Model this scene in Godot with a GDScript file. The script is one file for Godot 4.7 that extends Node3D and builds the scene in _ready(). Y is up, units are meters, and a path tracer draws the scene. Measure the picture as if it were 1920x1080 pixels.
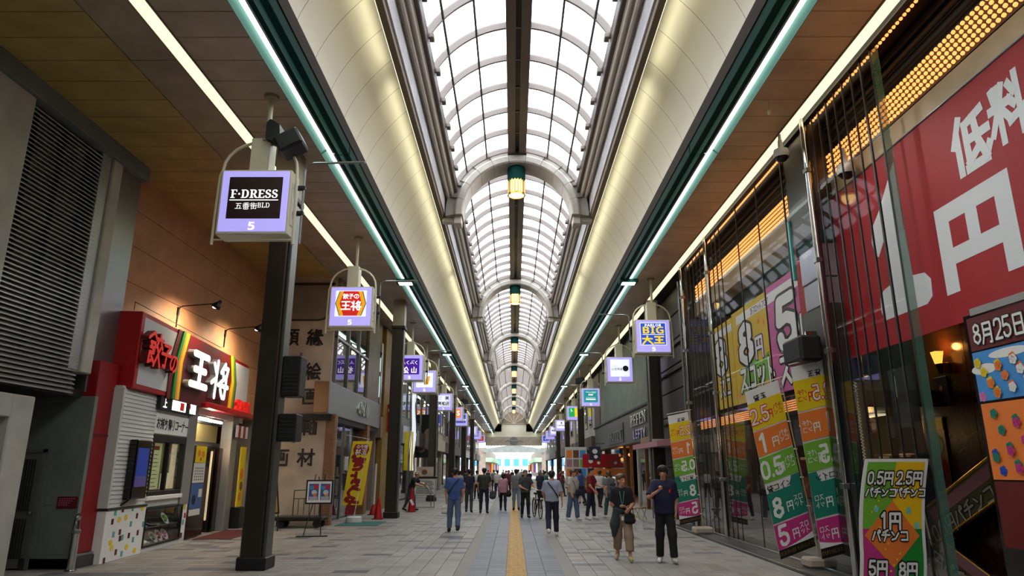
extends Node3D

const XC := 0.13          # the arcade's centre line
const CE := 8.0           # height of the flat side ceilings
const FAR := 124.0        # where the vaulted arcade ends
const BAY := 14.8
const ARCH0 := 20.0

const ORD := ["hindmost", "nearest", "second", "third", "fourth", "fifth", "sixth", "seventh", "eighth", "ninth", "tenth", "eleventh", "twelfth"]

var mats := {}
var used := {}
var grain_tex := {}
var dice := RandomNumberGenerator.new()
var shared := {}


func _ready() -> void:
	dice.seed = 7
	# ---- camera
	var cam := Camera3D.new()
	cam.name = "camera"
	cam.fov = rad_to_deg(2.0 * atan(540.0 / 1280.0))
	cam.near = 0.05
	cam.far = 600.0
	cam.position = Vector3(0, 1.72, 0)
	cam.rotation = Vector3(atan(338.0 / 1280.0), atan(2.0 / 1280.0), 0)
	add_child(cam)
	# ---- sky: an even bright overcast
	var sky_mat := ProceduralSkyMaterial.new()
	sky_mat.sky_top_color = Color(0.93, 0.95, 1.0)
	sky_mat.sky_horizon_color = Color(0.95, 0.97, 1.0)
	sky_mat.ground_bottom_color = Color(0.35, 0.35, 0.36)
	sky_mat.ground_horizon_color = Color(0.6, 0.61, 0.62)
	sky_mat.sky_energy_multiplier = 2.3
	sky_mat.ground_energy_multiplier = 0.6
	var sky := Sky.new()
	sky.sky_material = sky_mat
	var env := Environment.new()
	env.background_mode = Environment.BG_SKY
	env.sky = sky
	env.tonemap_mode = Environment.TONE_MAPPER_LINEAR
	env.tonemap_exposure = 1.0
	env.sdfgi_enabled = true
	env.ssao_enabled = true
	env.ssil_enabled = true
	var we := WorldEnvironment.new()
	we.name = "world"
	we.environment = env
	add_child(we)
	make_materials()
	# ---- the long rows of lamps: cool tubes, warm ceiling strips and the cove lamps
	for k in 9:
		var d0 := ARCH0 - BAY * 1.5 + BAY * k
		var d1 := d0 + BAY - 0.6
		for s in [-1.0, 1.0]:
			lamp_line("tube_light", Vector3(XC + s * 3.8, 7.78, -(d0 + d1) / 2), d1 - d0, 0.1, Vector3.DOWN, Color(0.92, 1.0, 0.97), 4.6)
			lamp_line("cove_light", Vector3(XC + s * 2.46, 9.33, -(d0 + d1) / 2), d1 - d0, 0.05, Vector3(s, -0.2, 0).normalized(), Color(1.0, 0.98, 0.87), 2.3)
	for k in 9:
		var d0 := ARCH0 - BAY * 1.5 + BAY * k
		lamp_line("strip_light", Vector3(-5.2, 7.9, -(d0 + BAY / 2)), BAY - 0.4, 0.2, Vector3.DOWN, Color(1.0, 0.94, 0.74), 1.0)
		lamp_line("strip_light", Vector3(5.27, 7.9, -(d0 + BAY / 2)), BAY - 0.4, 0.2, Vector3.DOWN, Color(1.0, 0.94, 0.74), 1.0)
	build_floor()
	build_ceiling()
	build_vault()
	build_lines()
	build_left()
	build_right()
	build_street()
	build_people()


func lamp_line(called: String, at: Vector3, length: float, wide: float, towards: Vector3, tint: Color, energy: float) -> void:
	var l := AreaLight3D.new()
	l.name = called
	l.area_size = Vector2(wide, length)
	l.light_color = tint
	l.light_energy = energy
	l.area_range = 200.0
	l.shadow_enabled = true
	var y := Vector3(0, 0, -1)
	var z := -towards
	l.transform = Transform3D(Basis(y.cross(z), y, z), at)
	add_child(l, true)


func small_lamp(at: Vector3, tint: Color, energy: float, size := 0.05) -> void:
	var l := OmniLight3D.new()
	l.name = "lamp_light"
	l.position = at
	l.light_color = tint
	l.light_energy = energy
	l.light_size = size
	l.omni_range = 60.0
	l.omni_attenuation = 2.0
	l.shadow_enabled = true
	add_child(l, true)


func spot_lamp(at: Vector3, to: Vector3, tint: Color, energy: float, angle: float) -> void:
	var l := SpotLight3D.new()
	l.name = "spot_light"
	l.light_color = tint
	l.light_energy = energy
	l.light_size = 0.05
	l.spot_angle = angle
	l.spot_range = 60.0
	l.spot_attenuation = 2.0
	l.shadow_enabled = true
	add_child(l, true)
	l.look_at_from_position(at, to, Vector3(0.01, 1, 0.02))


# ------------------------------------------------------------------ shapes
class MB:
	var v := PackedVector3Array()
	var n := PackedVector3Array()
	var t := Transform3D.IDENTITY

	func tri(a: Vector3, b: Vector3, c: Vector3) -> void:
		a = t * a
		b = t * b
		c = t * c
		var m := (b - a).cross(c - a).normalized()
		v.append_array([a, c, b])
		n.append_array([m, m, m])

	func quad(a: Vector3, b: Vector3, c: Vector3, d: Vector3) -> void:
		tri(a, b, c)
		tri(a, c, d)

	# a quad seen from both sides
	func quad2(a: Vector3, b: Vector3, c: Vector3, d: Vector3) -> MB:
		quad(a, b, c, d)
		return self

	func ntri(a: Vector3, b: Vector3, c: Vector3, na: Vector3, nb: Vector3, nc: Vector3) -> void:
		v.append_array([t * a, t * c, t * b])
		n.append_array([(t.basis * na).normalized(), (t.basis * nc).normalized(), (t.basis * nb).normalized()])

	func box(lo: Vector3, hi: Vector3) -> MB:
		var x0 := minf(lo.x, hi.x)
		var x1 := maxf(lo.x, hi.x)
		var y0 := minf(lo.y, hi.y)
		var y1 := maxf(lo.y, hi.y)
		var z0 := minf(lo.z, hi.z)
		var z1 := maxf(lo.z, hi.z)
		var p := [Vector3(x0, y0, z0), Vector3(x1, y0, z0), Vector3(x1, y1, z0), Vector3(x0, y1, z0), Vector3(x0, y0, z1), Vector3(x1, y0, z1), Vector3(x1, y1, z1), Vector3(x0, y1, z1)]
		quad(p[4], p[5], p[6], p[7])
		quad(p[1], p[0], p[3], p[2])
		quad(p[0], p[4], p[7], p[3])
		quad(p[5], p[1], p[2], p[6])
		quad(p[7], p[6], p[2], p[3])
		quad(p[0], p[1], p[5], p[4])
		return self

	# a box with chamfered edges
	func cbox(lo: Vector3, hi: Vector3, c := 0.01) -> MB:
		var mid := (lo + hi) / 2
		var h := ((hi - lo) / 2).abs()
		c = minf(c, minf(h.x, minf(h.y, h.z)) * 0.8)
		for ax in 3:
			var u := (ax + 1) % 3
			var w := (ax + 2) % 3
			for s in [-1.0, 1.0]:
				var q := []
				for k in [[-1, -1], [1, -1], [1, 1], [-1, 1]]:
					var e := Vector3.ZERO
					e[ax] = h[ax] * s
					e[u] = (h[u] - c) * k[0]
					e[w] = (h[w] - c) * k[1]
					q.append(mid + e)
				if s > 0:
					quad(q[0], q[1], q[2], q[3])
				else:
					quad(q[3], q[2], q[1], q[0])
			for s in [-1.0, 1.0]:
				for r in [-1.0, 1.0]:
					var q := []
					for k in [[-1, 0], [1, 0], [1, 1], [-1, 1]]:
						var e := Vector3.ZERO
						e[ax] = (h[ax] - c) * k[0]
						e[u] = (h[u] if k[1] == 0 else h[u] - c) * s
						e[w] = (h[w] - c if k[1] == 0 else h[w]) * r
						q.append(mid + e)
					if s * r > 0:
						quad(q[0], q[1], q[2], q[3])
					else:
						quad(q[3], q[2], q[1], q[0])
		for sx in [-1.0, 1.0]:
			for sy in [-1.0, 1.0]:
				for sz in [-1.0, 1.0]:
					var a := mid + Vector3(h.x * sx, (h.y - c) * sy, (h.z - c) * sz)
					var b := mid + Vector3((h.x - c) * sx, h.y * sy, (h.z - c) * sz)
					var d := mid + Vector3((h.x - c) * sx, (h.y - c) * sy, h.z * sz)
					if sx * sy * sz > 0:
						tri(a, b, d)
					else:
						tri(a, d, b)
		return self

	# rows of points, smooth; wrap joins last column to first
	func sheet(rows: Array, wrap := false, both := false) -> MB:
		var nr := rows.size()
		var nc: int = rows[0].size()
		var nn := []
		for i in nr:
			var line := PackedVector3Array()
			for j in nc:
				var a: Vector3 = rows[maxi(i - 1, 0)][j]
				var b: Vector3 = rows[mini(i + 1, nr - 1)][j]
				var c: Vector3 = rows[i][(j - 1 + nc) % nc if wrap else maxi(j - 1, 0)]
				var e: Vector3 = rows[i][(j + 1) % nc if wrap else mini(j + 1, nc - 1)]
				line.append((e - c).cross(b - a).normalized())
			nn.append(line)
		for i in nr - 1:
			for j in (nc if wrap else nc - 1):
				var k := (j + 1) % nc
				ntri(rows[i][j], rows[i][k], rows[i + 1][k], nn[i][j], nn[i][k], nn[i + 1][k])
				ntri(rows[i][j], rows[i + 1][k], rows[i + 1][j], nn[i][j], nn[i + 1][k], nn[i + 1][j])
		return self

	func tube(path: Array, r: float, sides := 8, r_end := -1.0) -> MB:
		var rows := []
		var side := Vector3.ZERO
		for i in path.size():
			var dir: Vector3 = (path[mini(i + 1, path.size() - 1)] - path[maxi(i - 1, 0)]).normalized()
			if i == 0:
				side = dir.cross(Vector3.UP if absf(dir.y) < 0.9 else Vector3.RIGHT).normalized()
			side = (side - dir * side.dot(dir)).normalized()
			var up := dir.cross(side)
			var rr := r if r_end < 0 else lerpf(r, r_end, float(i) / (path.size() - 1))
			var row := PackedVector3Array()
			for k in sides:
				var a := TAU * k / sides
				row.append(path[i] + (side * cos(a) + up * sin(a)) * rr)
			rows.append(row)
		sheet(rows, true)
		for e in [0, path.size() - 1]:
			for k in range(1, sides - 1):
				if e == 0:
					tri(rows[e][0], rows[e][k + 1], rows[e][k])
				else:
					tri(rows[e][0], rows[e][k], rows[e][k + 1])
		return self

	# profile of Vector2(radius, height), turned round the axis at o
	func lathe(profile: Array, o: Vector3, segs := 24, axis := Basis.IDENTITY, part := 1.0) -> MB:
		for i in profile.size() - 1:
			var p: Vector2 = profile[i]
			var q: Vector2 = profile[i + 1]
			var m := Vector2(q.y - p.y, p.x - q.x).normalized()
			for k in segs:
				var a0 := TAU * part * k / segs
				var a1 := TAU * part * (k + 1) / segs
				var d0 := axis * Vector3(cos(a0), 0, -sin(a0))
				var d1 := axis * Vector3(cos(a1), 0, -sin(a1))
				var up := axis * Vector3.UP
				var n0 := d0 * m.x + up * m.y
				var n1 := d1 * m.x + up * m.y
				var a := o + d0 * p.x + up * p.y
				var b := o + d1 * p.x + up * p.y
				var c := o + d1 * q.x + up * q.y
				var e := o + d0 * q.x + up * q.y
				if p.x > 1e-5:
					ntri(a, b, c, n0, n1, n1)
				if q.x > 1e-5:
					ntri(a, c, e, n0, n1, n0)
		return self

	func ball(o: Vector3, r: Vector3, segs := 12, rings := 8) -> MB:
		var rows := []
		for i in rings + 1:
			var a := PI * i / rings - PI / 2
			var row := PackedVector3Array()
			for k in segs:
				var b := TAU * k / segs
				row.append(o + Vector3(cos(a) * cos(b) * r.x, sin(a) * r.y, -cos(a) * sin(b) * r.z))
			rows.append(row)
		for i in rings:
			for k in segs:
				var j := (k + 1) % segs
				var q := [rows[i][k], rows[i][j], rows[i + 1][j], rows[i + 1][k]]
				var m := []
				for e in q:
					m.append(((e - o) / (r * r)).normalized())
				if i > 0:
					ntri(q[0], q[1], q[2], m[0], m[1], m[2])
				if i < rings - 1:
					ntri(q[0], q[2], q[3], m[0], m[2], m[3])
		return self

	# a polygon in the xy plane, from z0 to z1
	func slab(poly: PackedVector2Array, z0: float, z1: float, back := true) -> MB:
		if Geometry2D.is_polygon_clockwise(poly):
			poly = poly.duplicate()
			poly.reverse()
		var ix := Geometry2D.triangulate_polygon(poly)
		for i in range(0, ix.size(), 3):
			var a := poly[ix[i]]
			var b := poly[ix[i + 1]]
			var c := poly[ix[i + 2]]
			if (b - a).cross(c - a) < 0:
				var s := b
				b = c
				c = s
			tri(Vector3(a.x, a.y, z1), Vector3(b.x, b.y, z1), Vector3(c.x, c.y, z1))
			if back:
				tri(Vector3(a.x, a.y, z0), Vector3(c.x, c.y, z0), Vector3(b.x, b.y, z0))
		if z1 - z0 > 1e-6:
			for i in poly.size():
				var a := poly[i]
				var b := poly[(i + 1) % poly.size()]
				quad(Vector3(a.x, a.y, z0), Vector3(b.x, b.y, z0), Vector3(b.x, b.y, z1), Vector3(a.x, a.y, z1))
		return self

	func mesh() -> ArrayMesh:
		var a := []
		a.resize(Mesh.ARRAY_MAX)
		a[Mesh.ARRAY_VERTEX] = v
		a[Mesh.ARRAY_NORMAL] = n
		var m := ArrayMesh.new()
		m.add_surface_from_arrays(Mesh.PRIMITIVE_TRIANGLES, a)
		return m


func pieces(parent: Node, called: String, m: Mesh, material: Material) -> MeshInstance3D:
	var o := MeshInstance3D.new()
	o.name = numbered(called) if parent == self else called
	o.mesh = m
	o.material_override = material
	parent.add_child(o, true)
	return o


func put(parent: Node, called: String, b: MB, material: String) -> MeshInstance3D:
	if b.v.is_empty():
		b.tri(Vector3.ZERO, Vector3(0.001, 0, 0), Vector3(0, 0.001, 0))
	return pieces(parent, called, b.mesh(), mats[material])


func numbered(called: String) -> String:
	used[called] = used.get(called, -1) + 1
	return called if used[called] == 0 else "%s_%03d" % [called, used[called]]


func thing(called: String, label: String, category: String, at := Vector3.ZERO, turn := 0.0, group := "") -> Node3D:
	var o := Node3D.new()
	o.name = numbered(called)
	add_child(o)
	o.position = at
	o.rotation_degrees.y = turn
	return tag(o, label, category, group)


func tag(o: Node3D, label: String, category: String, group := "") -> Node3D:
	o.set_meta("label", label)
	o.set_meta("category", category)
	if group:
		o.set_meta("group", group)
	return o


func struct(called: String, label: String, at := Vector3.ZERO, turn := 0.0, category := "") -> Node3D:
	var o := Node3D.new()
	o.name = numbered(called)
	add_child(o)
	o.position = at
	o.rotation_degrees.y = turn
	o.set_meta("kind", "structure")
	o.set_meta("label", label)
	o.set_meta("category", category if category else called.split("_")[0])
	return o


func stuff(o: Node) -> Node:
	o.set_meta("kind", "stuff")
	return o


func V(x: float, y: float, d: float) -> Vector3:
	return Vector3(x, y, -d)


# ------------------------------------------------------------------ materials
func grain(scale: float, low: float, high: float, key: String, octaves := 4) -> NoiseTexture2D:
	if not grain_tex.has(key):
		var f := FastNoiseLite.new()
		f.seed = key.hash() % 1000
		f.frequency = scale
		f.fractal_octaves = octaves
		var g := Gradient.new()
		g.set_color(0, Color(low, low, low))
		g.set_color(1, Color(high, high, high))
		var t := NoiseTexture2D.new()
		t.width = 256
		t.height = 256
		t.seamless = true
		t.noise = f
		t.color_ramp = g
		grain_tex[key] = t
	return grain_tex[key]


func paint(key: String, hex: String, rough := 0.6, metal := 0.0, grained := "") -> StandardMaterial3D:
	var m := StandardMaterial3D.new()
	m.resource_name = key
	m.albedo_color = Color(hex)
	m.roughness = rough
	m.metallic = metal
	if grained == "stone":
		m.albedo_texture = grain(0.03, 0.72, 1.0, "stone", 5)
		m.uv1_triplanar = true
		m.uv1_world_triplanar = true
		m.uv1_scale = Vector3.ONE * 0.7
	elif grained == "wall":
		m.albedo_texture = grain(0.012, 0.84, 1.0, "wall", 5)
		m.uv1_triplanar = true
		m.uv1_world_triplanar = true
		m.uv1_scale = Vector3.ONE * 0.3
	elif grained == "cloth":
		m.albedo_texture = grain(0.09, 0.8, 1.0, "cloth", 3)
		m.uv1_triplanar = true
		m.uv1_scale = Vector3.ONE * 4.0
	mats[key] = m
	return m


func glow(key: String, hex: String, energy: float, base := "") -> StandardMaterial3D:
	var m := paint(key, base if base else hex, 0.5)
	m.emission_enabled = true
	m.emission = Color(hex)
	m.emission_energy_multiplier = energy
	return m


func pane(key: String, hex: String, alpha: float, rough := 0.02) -> StandardMaterial3D:
	var m := paint(key, hex, rough)
	m.albedo_color.a = alpha
	m.transparency = BaseMaterial3D.TRANSPARENCY_ALPHA
	return m


func make_materials() -> void:
	paint("grout", "8d8982", 0.9)
	paint("tile_pale", "9c968d", 0.5, 0.0, "wall")
	paint("tile_mid", "938d85", 0.5, 0.0, "wall")
	paint("tile_dark", "5f6164", 0.5, 0.0, "wall")
	paint("tile_warm", "8e8175", 0.5, 0.0, "wall")
	paint("band", "72767c", 0.5, 0.0, "wall")
	paint("band_dark", "686c72", 0.5, 0.0, "wall")
	paint("tactile", "c99a3a", 0.6, 0.0, "stone")
	paint("ceil_brown", "bcab94", 0.42, 0.0, "wall")
	paint("ceil_strip", "a6967f", 0.5, 0.0, "wall")
	paint("ceil_yellow", "b39b58", 0.5, 0.0, "wall")
	paint("ceil_right", "d2b68e", 0.42, 0.0, "wall")
	paint("seam", "2a241e", 0.9)
	paint("cove", "e2dcc4", 0.46)
	paint("lip", "7d6d54", 0.55)
	paint("soffit_grey", "d8d6d4", 0.5, 0.0, "wall")
	paint("rail_pale", "cbc2b4", 0.45)
	paint("mullion_grey", "5a554f", 0.6)
	paint("rail_dark", "53463c", 0.45, 0.2)
	paint("rib", "8a8177", 0.5)
	paint("beam", "69594c", 0.5)
	paint("black", "0d0d0e", 0.5)
	paint("black_gloss", "08080a", 0.12)
	paint("arch", "b7b0a2", 0.42, 0.0, "wall")
	paint("arch_under", "8c8372", 0.45, 0.0, "wall")
	pane("skylight", "f2f6ff", 0.16)
	pane("glass", "2b3330", 0.1)
	pane("glass_green", "4f7a6a", 0.35)
	pane("glass_dark", "20201e", 0.45)
	paint("teal_dark", "0f3a33", 0.6).metallic_specular = 0.15
	paint("teal", "4fa79b", 0.35)
	paint("teal_pale", "79ab9f", 0.45)
	glow("tube", "f4fffb", 2.6)
	glow("warm_strip", "fff4cf", 1.15)
	glow("cove_lamp", "fffbdc", 1.9)
	glow("lamp_warm", "fff0c4", 1.3)
	glow("lamp_white", "ffffff", 3.0)
	glow("lamp_bulb", "ffa658", 1.7)
	glow("lamp_amber", "ffa540", 1.9)
	glow("lavender", "a79ee9", 0.85)
	glow("sign_white", "e8ecff", 0.85)
	glow("sign_text", "ffffff", 0.95)
	paint("brass", "b8923c", 0.25, 0.9)
	paint("cream", "cfc8ae", 0.45)
	paint("chrome", "c9c9c6", 0.12, 1.0)
	paint("steel", "8d908f", 0.3, 0.85)
	paint("steel_satin", "a5a7a6", 0.42, 0.7)
	paint("pillar_dark", "3a3128", 0.4, 0.35, "wall")
	paint("pillar_side", "4d5049", 0.35, 0.5)
	paint("grey_wall", "6a6a62", 0.6, 0.0, "wall")
	paint("grey_green", "747a72", 0.6, 0.0, "wall")
	paint("pale_grey", "b9b5aa", 0.55, 0.0, "wall")
	paint("beige_wall", "8b7b6b", 0.6, 0.0, "wall")
	paint("orange_wall", "c68c62", 0.6, 0.0, "wall")
	paint("red", "a5040f", 0.4)
	paint("red_deep", "86040e", 0.45)
	paint("red_dark", "5e0a12", 0.45)
	paint("red_bright", "d81a14", 0.45)
	glow("red_letter", "e3241a", 0.22)
	paint("white", "e6e4de", 0.5)
	paint("white_matt", "c9c7c2", 0.7)
	paint("siding", "c3c4bd", 0.5)
	paint("sign_grey", "c2c1bf", 0.5)
	paint("green", "1d8a2f", 0.45)
	paint("yellow", "f0bd12", 0.45)
	paint("flag_yellow", "e8c80a", 0.6)
	paint("flag_red", "8e1015", 0.6)
	paint("orange", "e87a2a", 0.6)
	paint("lime", "6fae2f", 0.6)
	paint("emerald", "0f7a63", 0.6)
	paint("magenta", "c22d79", 0.6)
	paint("pink", "d977ad", 0.6)
	paint("purple", "4a1c8c", 0.5)
	paint("blue", "1c46b4", 0.5)
	paint("navy", "141b3c", 0.6)
	paint("brown_dark", "2b1f18", 0.5)
	paint("wood", "7b4a24", 0.5, 0.0, "wall")
	paint("marble", "4a2a1c", 0.18, 0.0, "stone")
	paint("skin", "c08a6c", 0.6)
	paint("rubber", "1c1c1d", 0.8)
	paint("mat_teal", "2f6863", 0.9, 0.0, "cloth")
	paint("mat_red", "5a1d16", 0.9, 0.0, "cloth")
	paint("brick", "9a6a42", 0.8, 0.0, "stone")
	paint("stone_white", "c2b3a0", 0.8, 0.0, "wall")
	paint("granite", "55564f", 0.35, 0.0, "stone")
	pane("glass_front", "1c1f1c", 0.06).metallic_specular = 0.13
	pane("glass_low", "1c1f1c", 0.3).metallic_specular = 0.6
	paint("slat", "a2a29b", 0.25, 0.55)
	pane("fin_green", "5d8a78", 0.5)
	paint("pale_panel", "a9a9b4", 0.25, 0.3)
	paint("brown_warm", "2a130a", 0.5)
	paint("banner_red", "a20410", 0.6)
	paint("banner_white", "d9dcdb", 0.5)
	paint("poster_yellow", "d8b423", 0.5)
	paint("pink_hot", "c45a94", 0.5)
	paint("green_wall", "37473c", 0.5)
	paint("olive_panel", "5b5a30", 0.35)
	paint("pink_dull", "a9747c", 0.6)
	paint("letter_dim", "b8b8a8", 0.5)
	glow("lamp_lime", "e4f03a", 1.2)
	paint("pole_tan", "a89878", 0.5)
	paint("mint_print", "6fc0c0", 0.5)
	paint("sky_print", "3f8fd0", 0.5)
	paint("green_grey", "6f7a68", 0.6, 0.0, "wall")
	paint("pier_brown", "5d4a40", 0.5, 0.0, "wall")
	paint("sign_black", "2a1418", 0.4)
	glow("sign_red", "d8241c", 0.55)
	glow("sign_amber", "f0a818", 0.6)
	glow("sign_purple", "4a12a0", 0.5)
	glow("sign_orange", "f08a3a", 0.75)
	glow("sign_blue", "1f4fd0", 0.6)
	glow("sign_yellow", "f5d323", 0.75)
	glow("sign_teal", "1f9a9a", 0.55)
	glow("sign_green", "1fb060", 0.6)
	paint("wood_yellow", "a8873a", 0.6)
	paint("green_pale", "8fb98a", 0.6)
	pane("roof_white", "ffffff", 0.3)
	glow("lit_paper", "c9d39a", 0.3)
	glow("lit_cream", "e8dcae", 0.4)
	glow("screen_blue", "1b3488", 0.32)
	glow("screen_violet", "4a4078", 0.3)
	paint("glass_black", "14100f", 0.12)
	glow("transom", "8d7f4f", 0.12)
	paint("blue_dull", "3c5a8c", 0.6)
	paint("purple_dull", "6a5a70", 0.6)
	paint("bronze", "9a7a58", 0.3, 0.8)
	glow("sign_mint", "d8fff2", 0.8)
	glow("sign_pale", "dfe8f2", 0.7)
	paint("ochre", "8a6a24", 0.5, 0.0, "wall")
	paint("granite_dark", "33342f", 0.3, 0.0, "stone")


# ------------------------------------------------------------------ the floor
func build_floor() -> void:
	var f := struct("floor", "grey paved floor of the arcade with a central dark band")
	put(f, "bedding", MB.new().box(V(-9.6, -0.3, -16), V(14, -0.012, 124)), "grout")
	put(f, "far_road", MB.new().box(V(-30, -0.35, 124), V(30, -0.02, 420)), "tile_mid")
	var kinds := ["tile_pale", "tile_mid", "tile_dark", "tile_warm"]
	var far := {}
	for k in kinds:
		far[k] = MB.new()
	var one := {}
	for w in [0.3]:
		var b := MB.new()
		b.cbox(Vector3(-0.147, -0.02, -0.147), Vector3(0.147, 0, 0.147), 0.004)
		one[w] = b.mesh()
	for r in range(-20, 190):
		var d := 10.2 + r * 0.3
		var dark := 0
		for c in 44:
			var x := -8.35 + c * 0.3
			if x > -0.95 and x < 1.0:
				continue
			if x > 4.78:
				continue
			if dark <= 0 and dice.randf() < 0.06:
				dark = 2
			var kind := "tile_pale" if dice.randf() < 0.72 else "tile_mid"
			if dice.randf() < 0.06 or (absf(x) > 3.6 and dice.randf() < 0.12):
				kind = "tile_warm"
			if dark > 0:
				kind = "tile_dark"
				dark -= 1
			if d > 12.0 and d < 14.0:
				var o := pieces(f, "tile", one[0.3], mats[kind])
				o.position = V(x, 0, d)
			else:
				far[kind].cbox(V(x - 0.147, -0.02, d + 0.147), V(x + 0.147, 0, d - 0.147), 0.004) if d < 20 and d > 8 else far[kind].box(V(x - 0.147, -0.02, d + 0.147), V(x + 0.147, 0, d - 0.147))
	for k in kinds:
		stuff(put(f, "far_tiles", far[k], k))
	# the dark band with the yellow guiding strip
	var band := {"band": MB.new(), "band_dark": MB.new()}
	var strip := MB.new()
	for r in range(-20, 300):
		var d := 10.2 + r * 0.3
		for e in [[-0.76, -0.45], [-0.44, -0.125], [0.235, 0.54], [0.55, 0.86]]:
			var kind := "band_dark" if dice.randf() < 0.3 else "band"
			if d > 12.0 and d < 20.0:
				put(f, "band_paver", MB.new().cbox(V(e[0], -0.02, d + 0.147), V(e[1], 0, d - 0.147), 0.004), kind)
			else:
				band[kind].box(V(e[0], -0.02, d + 0.147), V(e[1], 0, d - 0.147))
		var tile := strip
		if d > 12.0 and d < 26.0:
			tile = MB.new()
		tile.box(V(-0.115, -0.02, d + 0.148), V(0.225, 0.001, d - 0.148))
		for k in 4:
			var x := -0.115 + 0.0425 + k * 0.085
			tile.cbox(V(x - 0.017, 0, d + 0.14), V(x + 0.017, 0.006, d - 0.14), 0.005)
		if d > 12.0 and d < 26.0:
			put(f, "guiding_tile", tile, "tactile")
	stuff(put(f, "far_band", band["band"], "band"))
	stuff(put(f, "far_band_dark", band["band_dark"], "band_dark"))
	stuff(put(f, "far_guiding_strip", strip, "tactile"))
	# the granite kerb before the glass front
	var k := struct("trim_1", "grey granite kerb along the foot of the glass front")
	for i in 14:
		put(k, "kerb_stone", MB.new().cbox(V(4.93, -0.05, 3.0 + i * 1.4 + 1.39), V(5.62, 0.03, 3.0 + i * 1.4), 0.01), "granite")
	put(k, "kerb_edge", MB.new().box(V(4.88, -0.05, 22.6), V(4.93, 0.012, 3)), "granite_dark")


# ------------------------------------------------------------------ the flat side ceilings
func build_ceiling() -> void:
	var c := struct("ceiling", "flat panelled ceilings over both sides of the arcade")
	put(c, "backing", MB.new().box(V(-14, CE + 0.02, -16), V(XC - 3.4, CE + 0.3, FAR)).box(V(XC + 3.4, CE + 0.02, -16), V(14, CE + 0.3, FAR)), "seam")
	var strips := [[-8.4, -6.09, "ceil_yellow", 0.6], [-6.07, -5.33, "ceil_strip", 2.4], [-5.07, -3.87, "ceil_brown", 0.6], [4.13, 5.13, "ceil_right", 0.6]]
	for s in strips:
		var rest := MB.new()
		var count := int(136.0 / s[3])
		for i in count:
			var d: float = -12.03 + i * s[3]
			var lo := V(s[0], CE - 0.012, d + s[3] - 0.016)
			var hi := V(s[1], CE + 0.03, d)
			if d > 6.5 and d < 32:
				put(c, "ceiling_panel", MB.new().cbox(lo, hi, 0.004), s[2])
			else:
				rest.box(lo, hi)
		stuff(put(c, "far_panels", rest, s[2]))
	# warm strip lamps let into the ceiling
	for e in [[-5.33, -5.07, "left"], [5.14, 5.4, "right"]]:
		for k in 9:
			var d0: float = ARCH0 - BAY * 1.5 + BAY * k
			var o := thing("strip_lamp", ("%s warm strip lamp in the ceiling over the restaurant pavement" if e[2] == "left" else "%s warm strip lamp along the ceiling edge by the glass front") % ORD[k], "ceiling lamp", V((e[0] + e[1]) / 2, CE - 0.02, d0 + BAY / 2), 0, "warm ceiling strip lamps")
			put(o, "frame", MB.new().box(Vector3(-0.14, -0.01, -BAY / 2), Vector3(-0.115, 0.06, BAY / 2)).box(Vector3(0.115, -0.01, -BAY / 2), Vector3(0.14, 0.06, BAY / 2)), "lip")
			put(o, "diffuser", MB.new().box(Vector3(-0.115, 0.0, -BAY / 2), Vector3(0.115, 0.04, BAY / 2)), "warm_strip")
	# solid walls behind the shop fronts, and the end behind the camera
	for w in [["wall_left", -14.0, -10.4, -16.0, FAR], ["wall_right", 12.5, 14.0, -16.0, FAR], ["wall_back", -14.0, 14.0, -16.4, -16.0]]:
		var o := struct(w[0], "dark solid wall closing the arcade")
		put(o, "face", MB.new().box(V(w[1], -0.3, w[3]), V(w[2], CE + (0.3 if w[0] != "wall_back" else 4.5), w[4])), "grey_green")


# ------------------------------------------------------------------ coves, rails and the glazed vault
func cove_at(t: float) -> Vector2:
	var a := t * PI / 2
	var e := Vector2(2.4 + 1.07 * cos(a), 8.0 + 1.72 * sin(a))
	var l := Vector2(2.4 + 1.07 * cos(a), 8.0 + 1.72 * (1.0 - cos(a)))
	return e.lerp(l, 0.5)


func arc_point(phi: float, r: float) -> Vector2:
	return Vector2(cos(phi) * r, 9.4 + sin(phi) * r)


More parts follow.
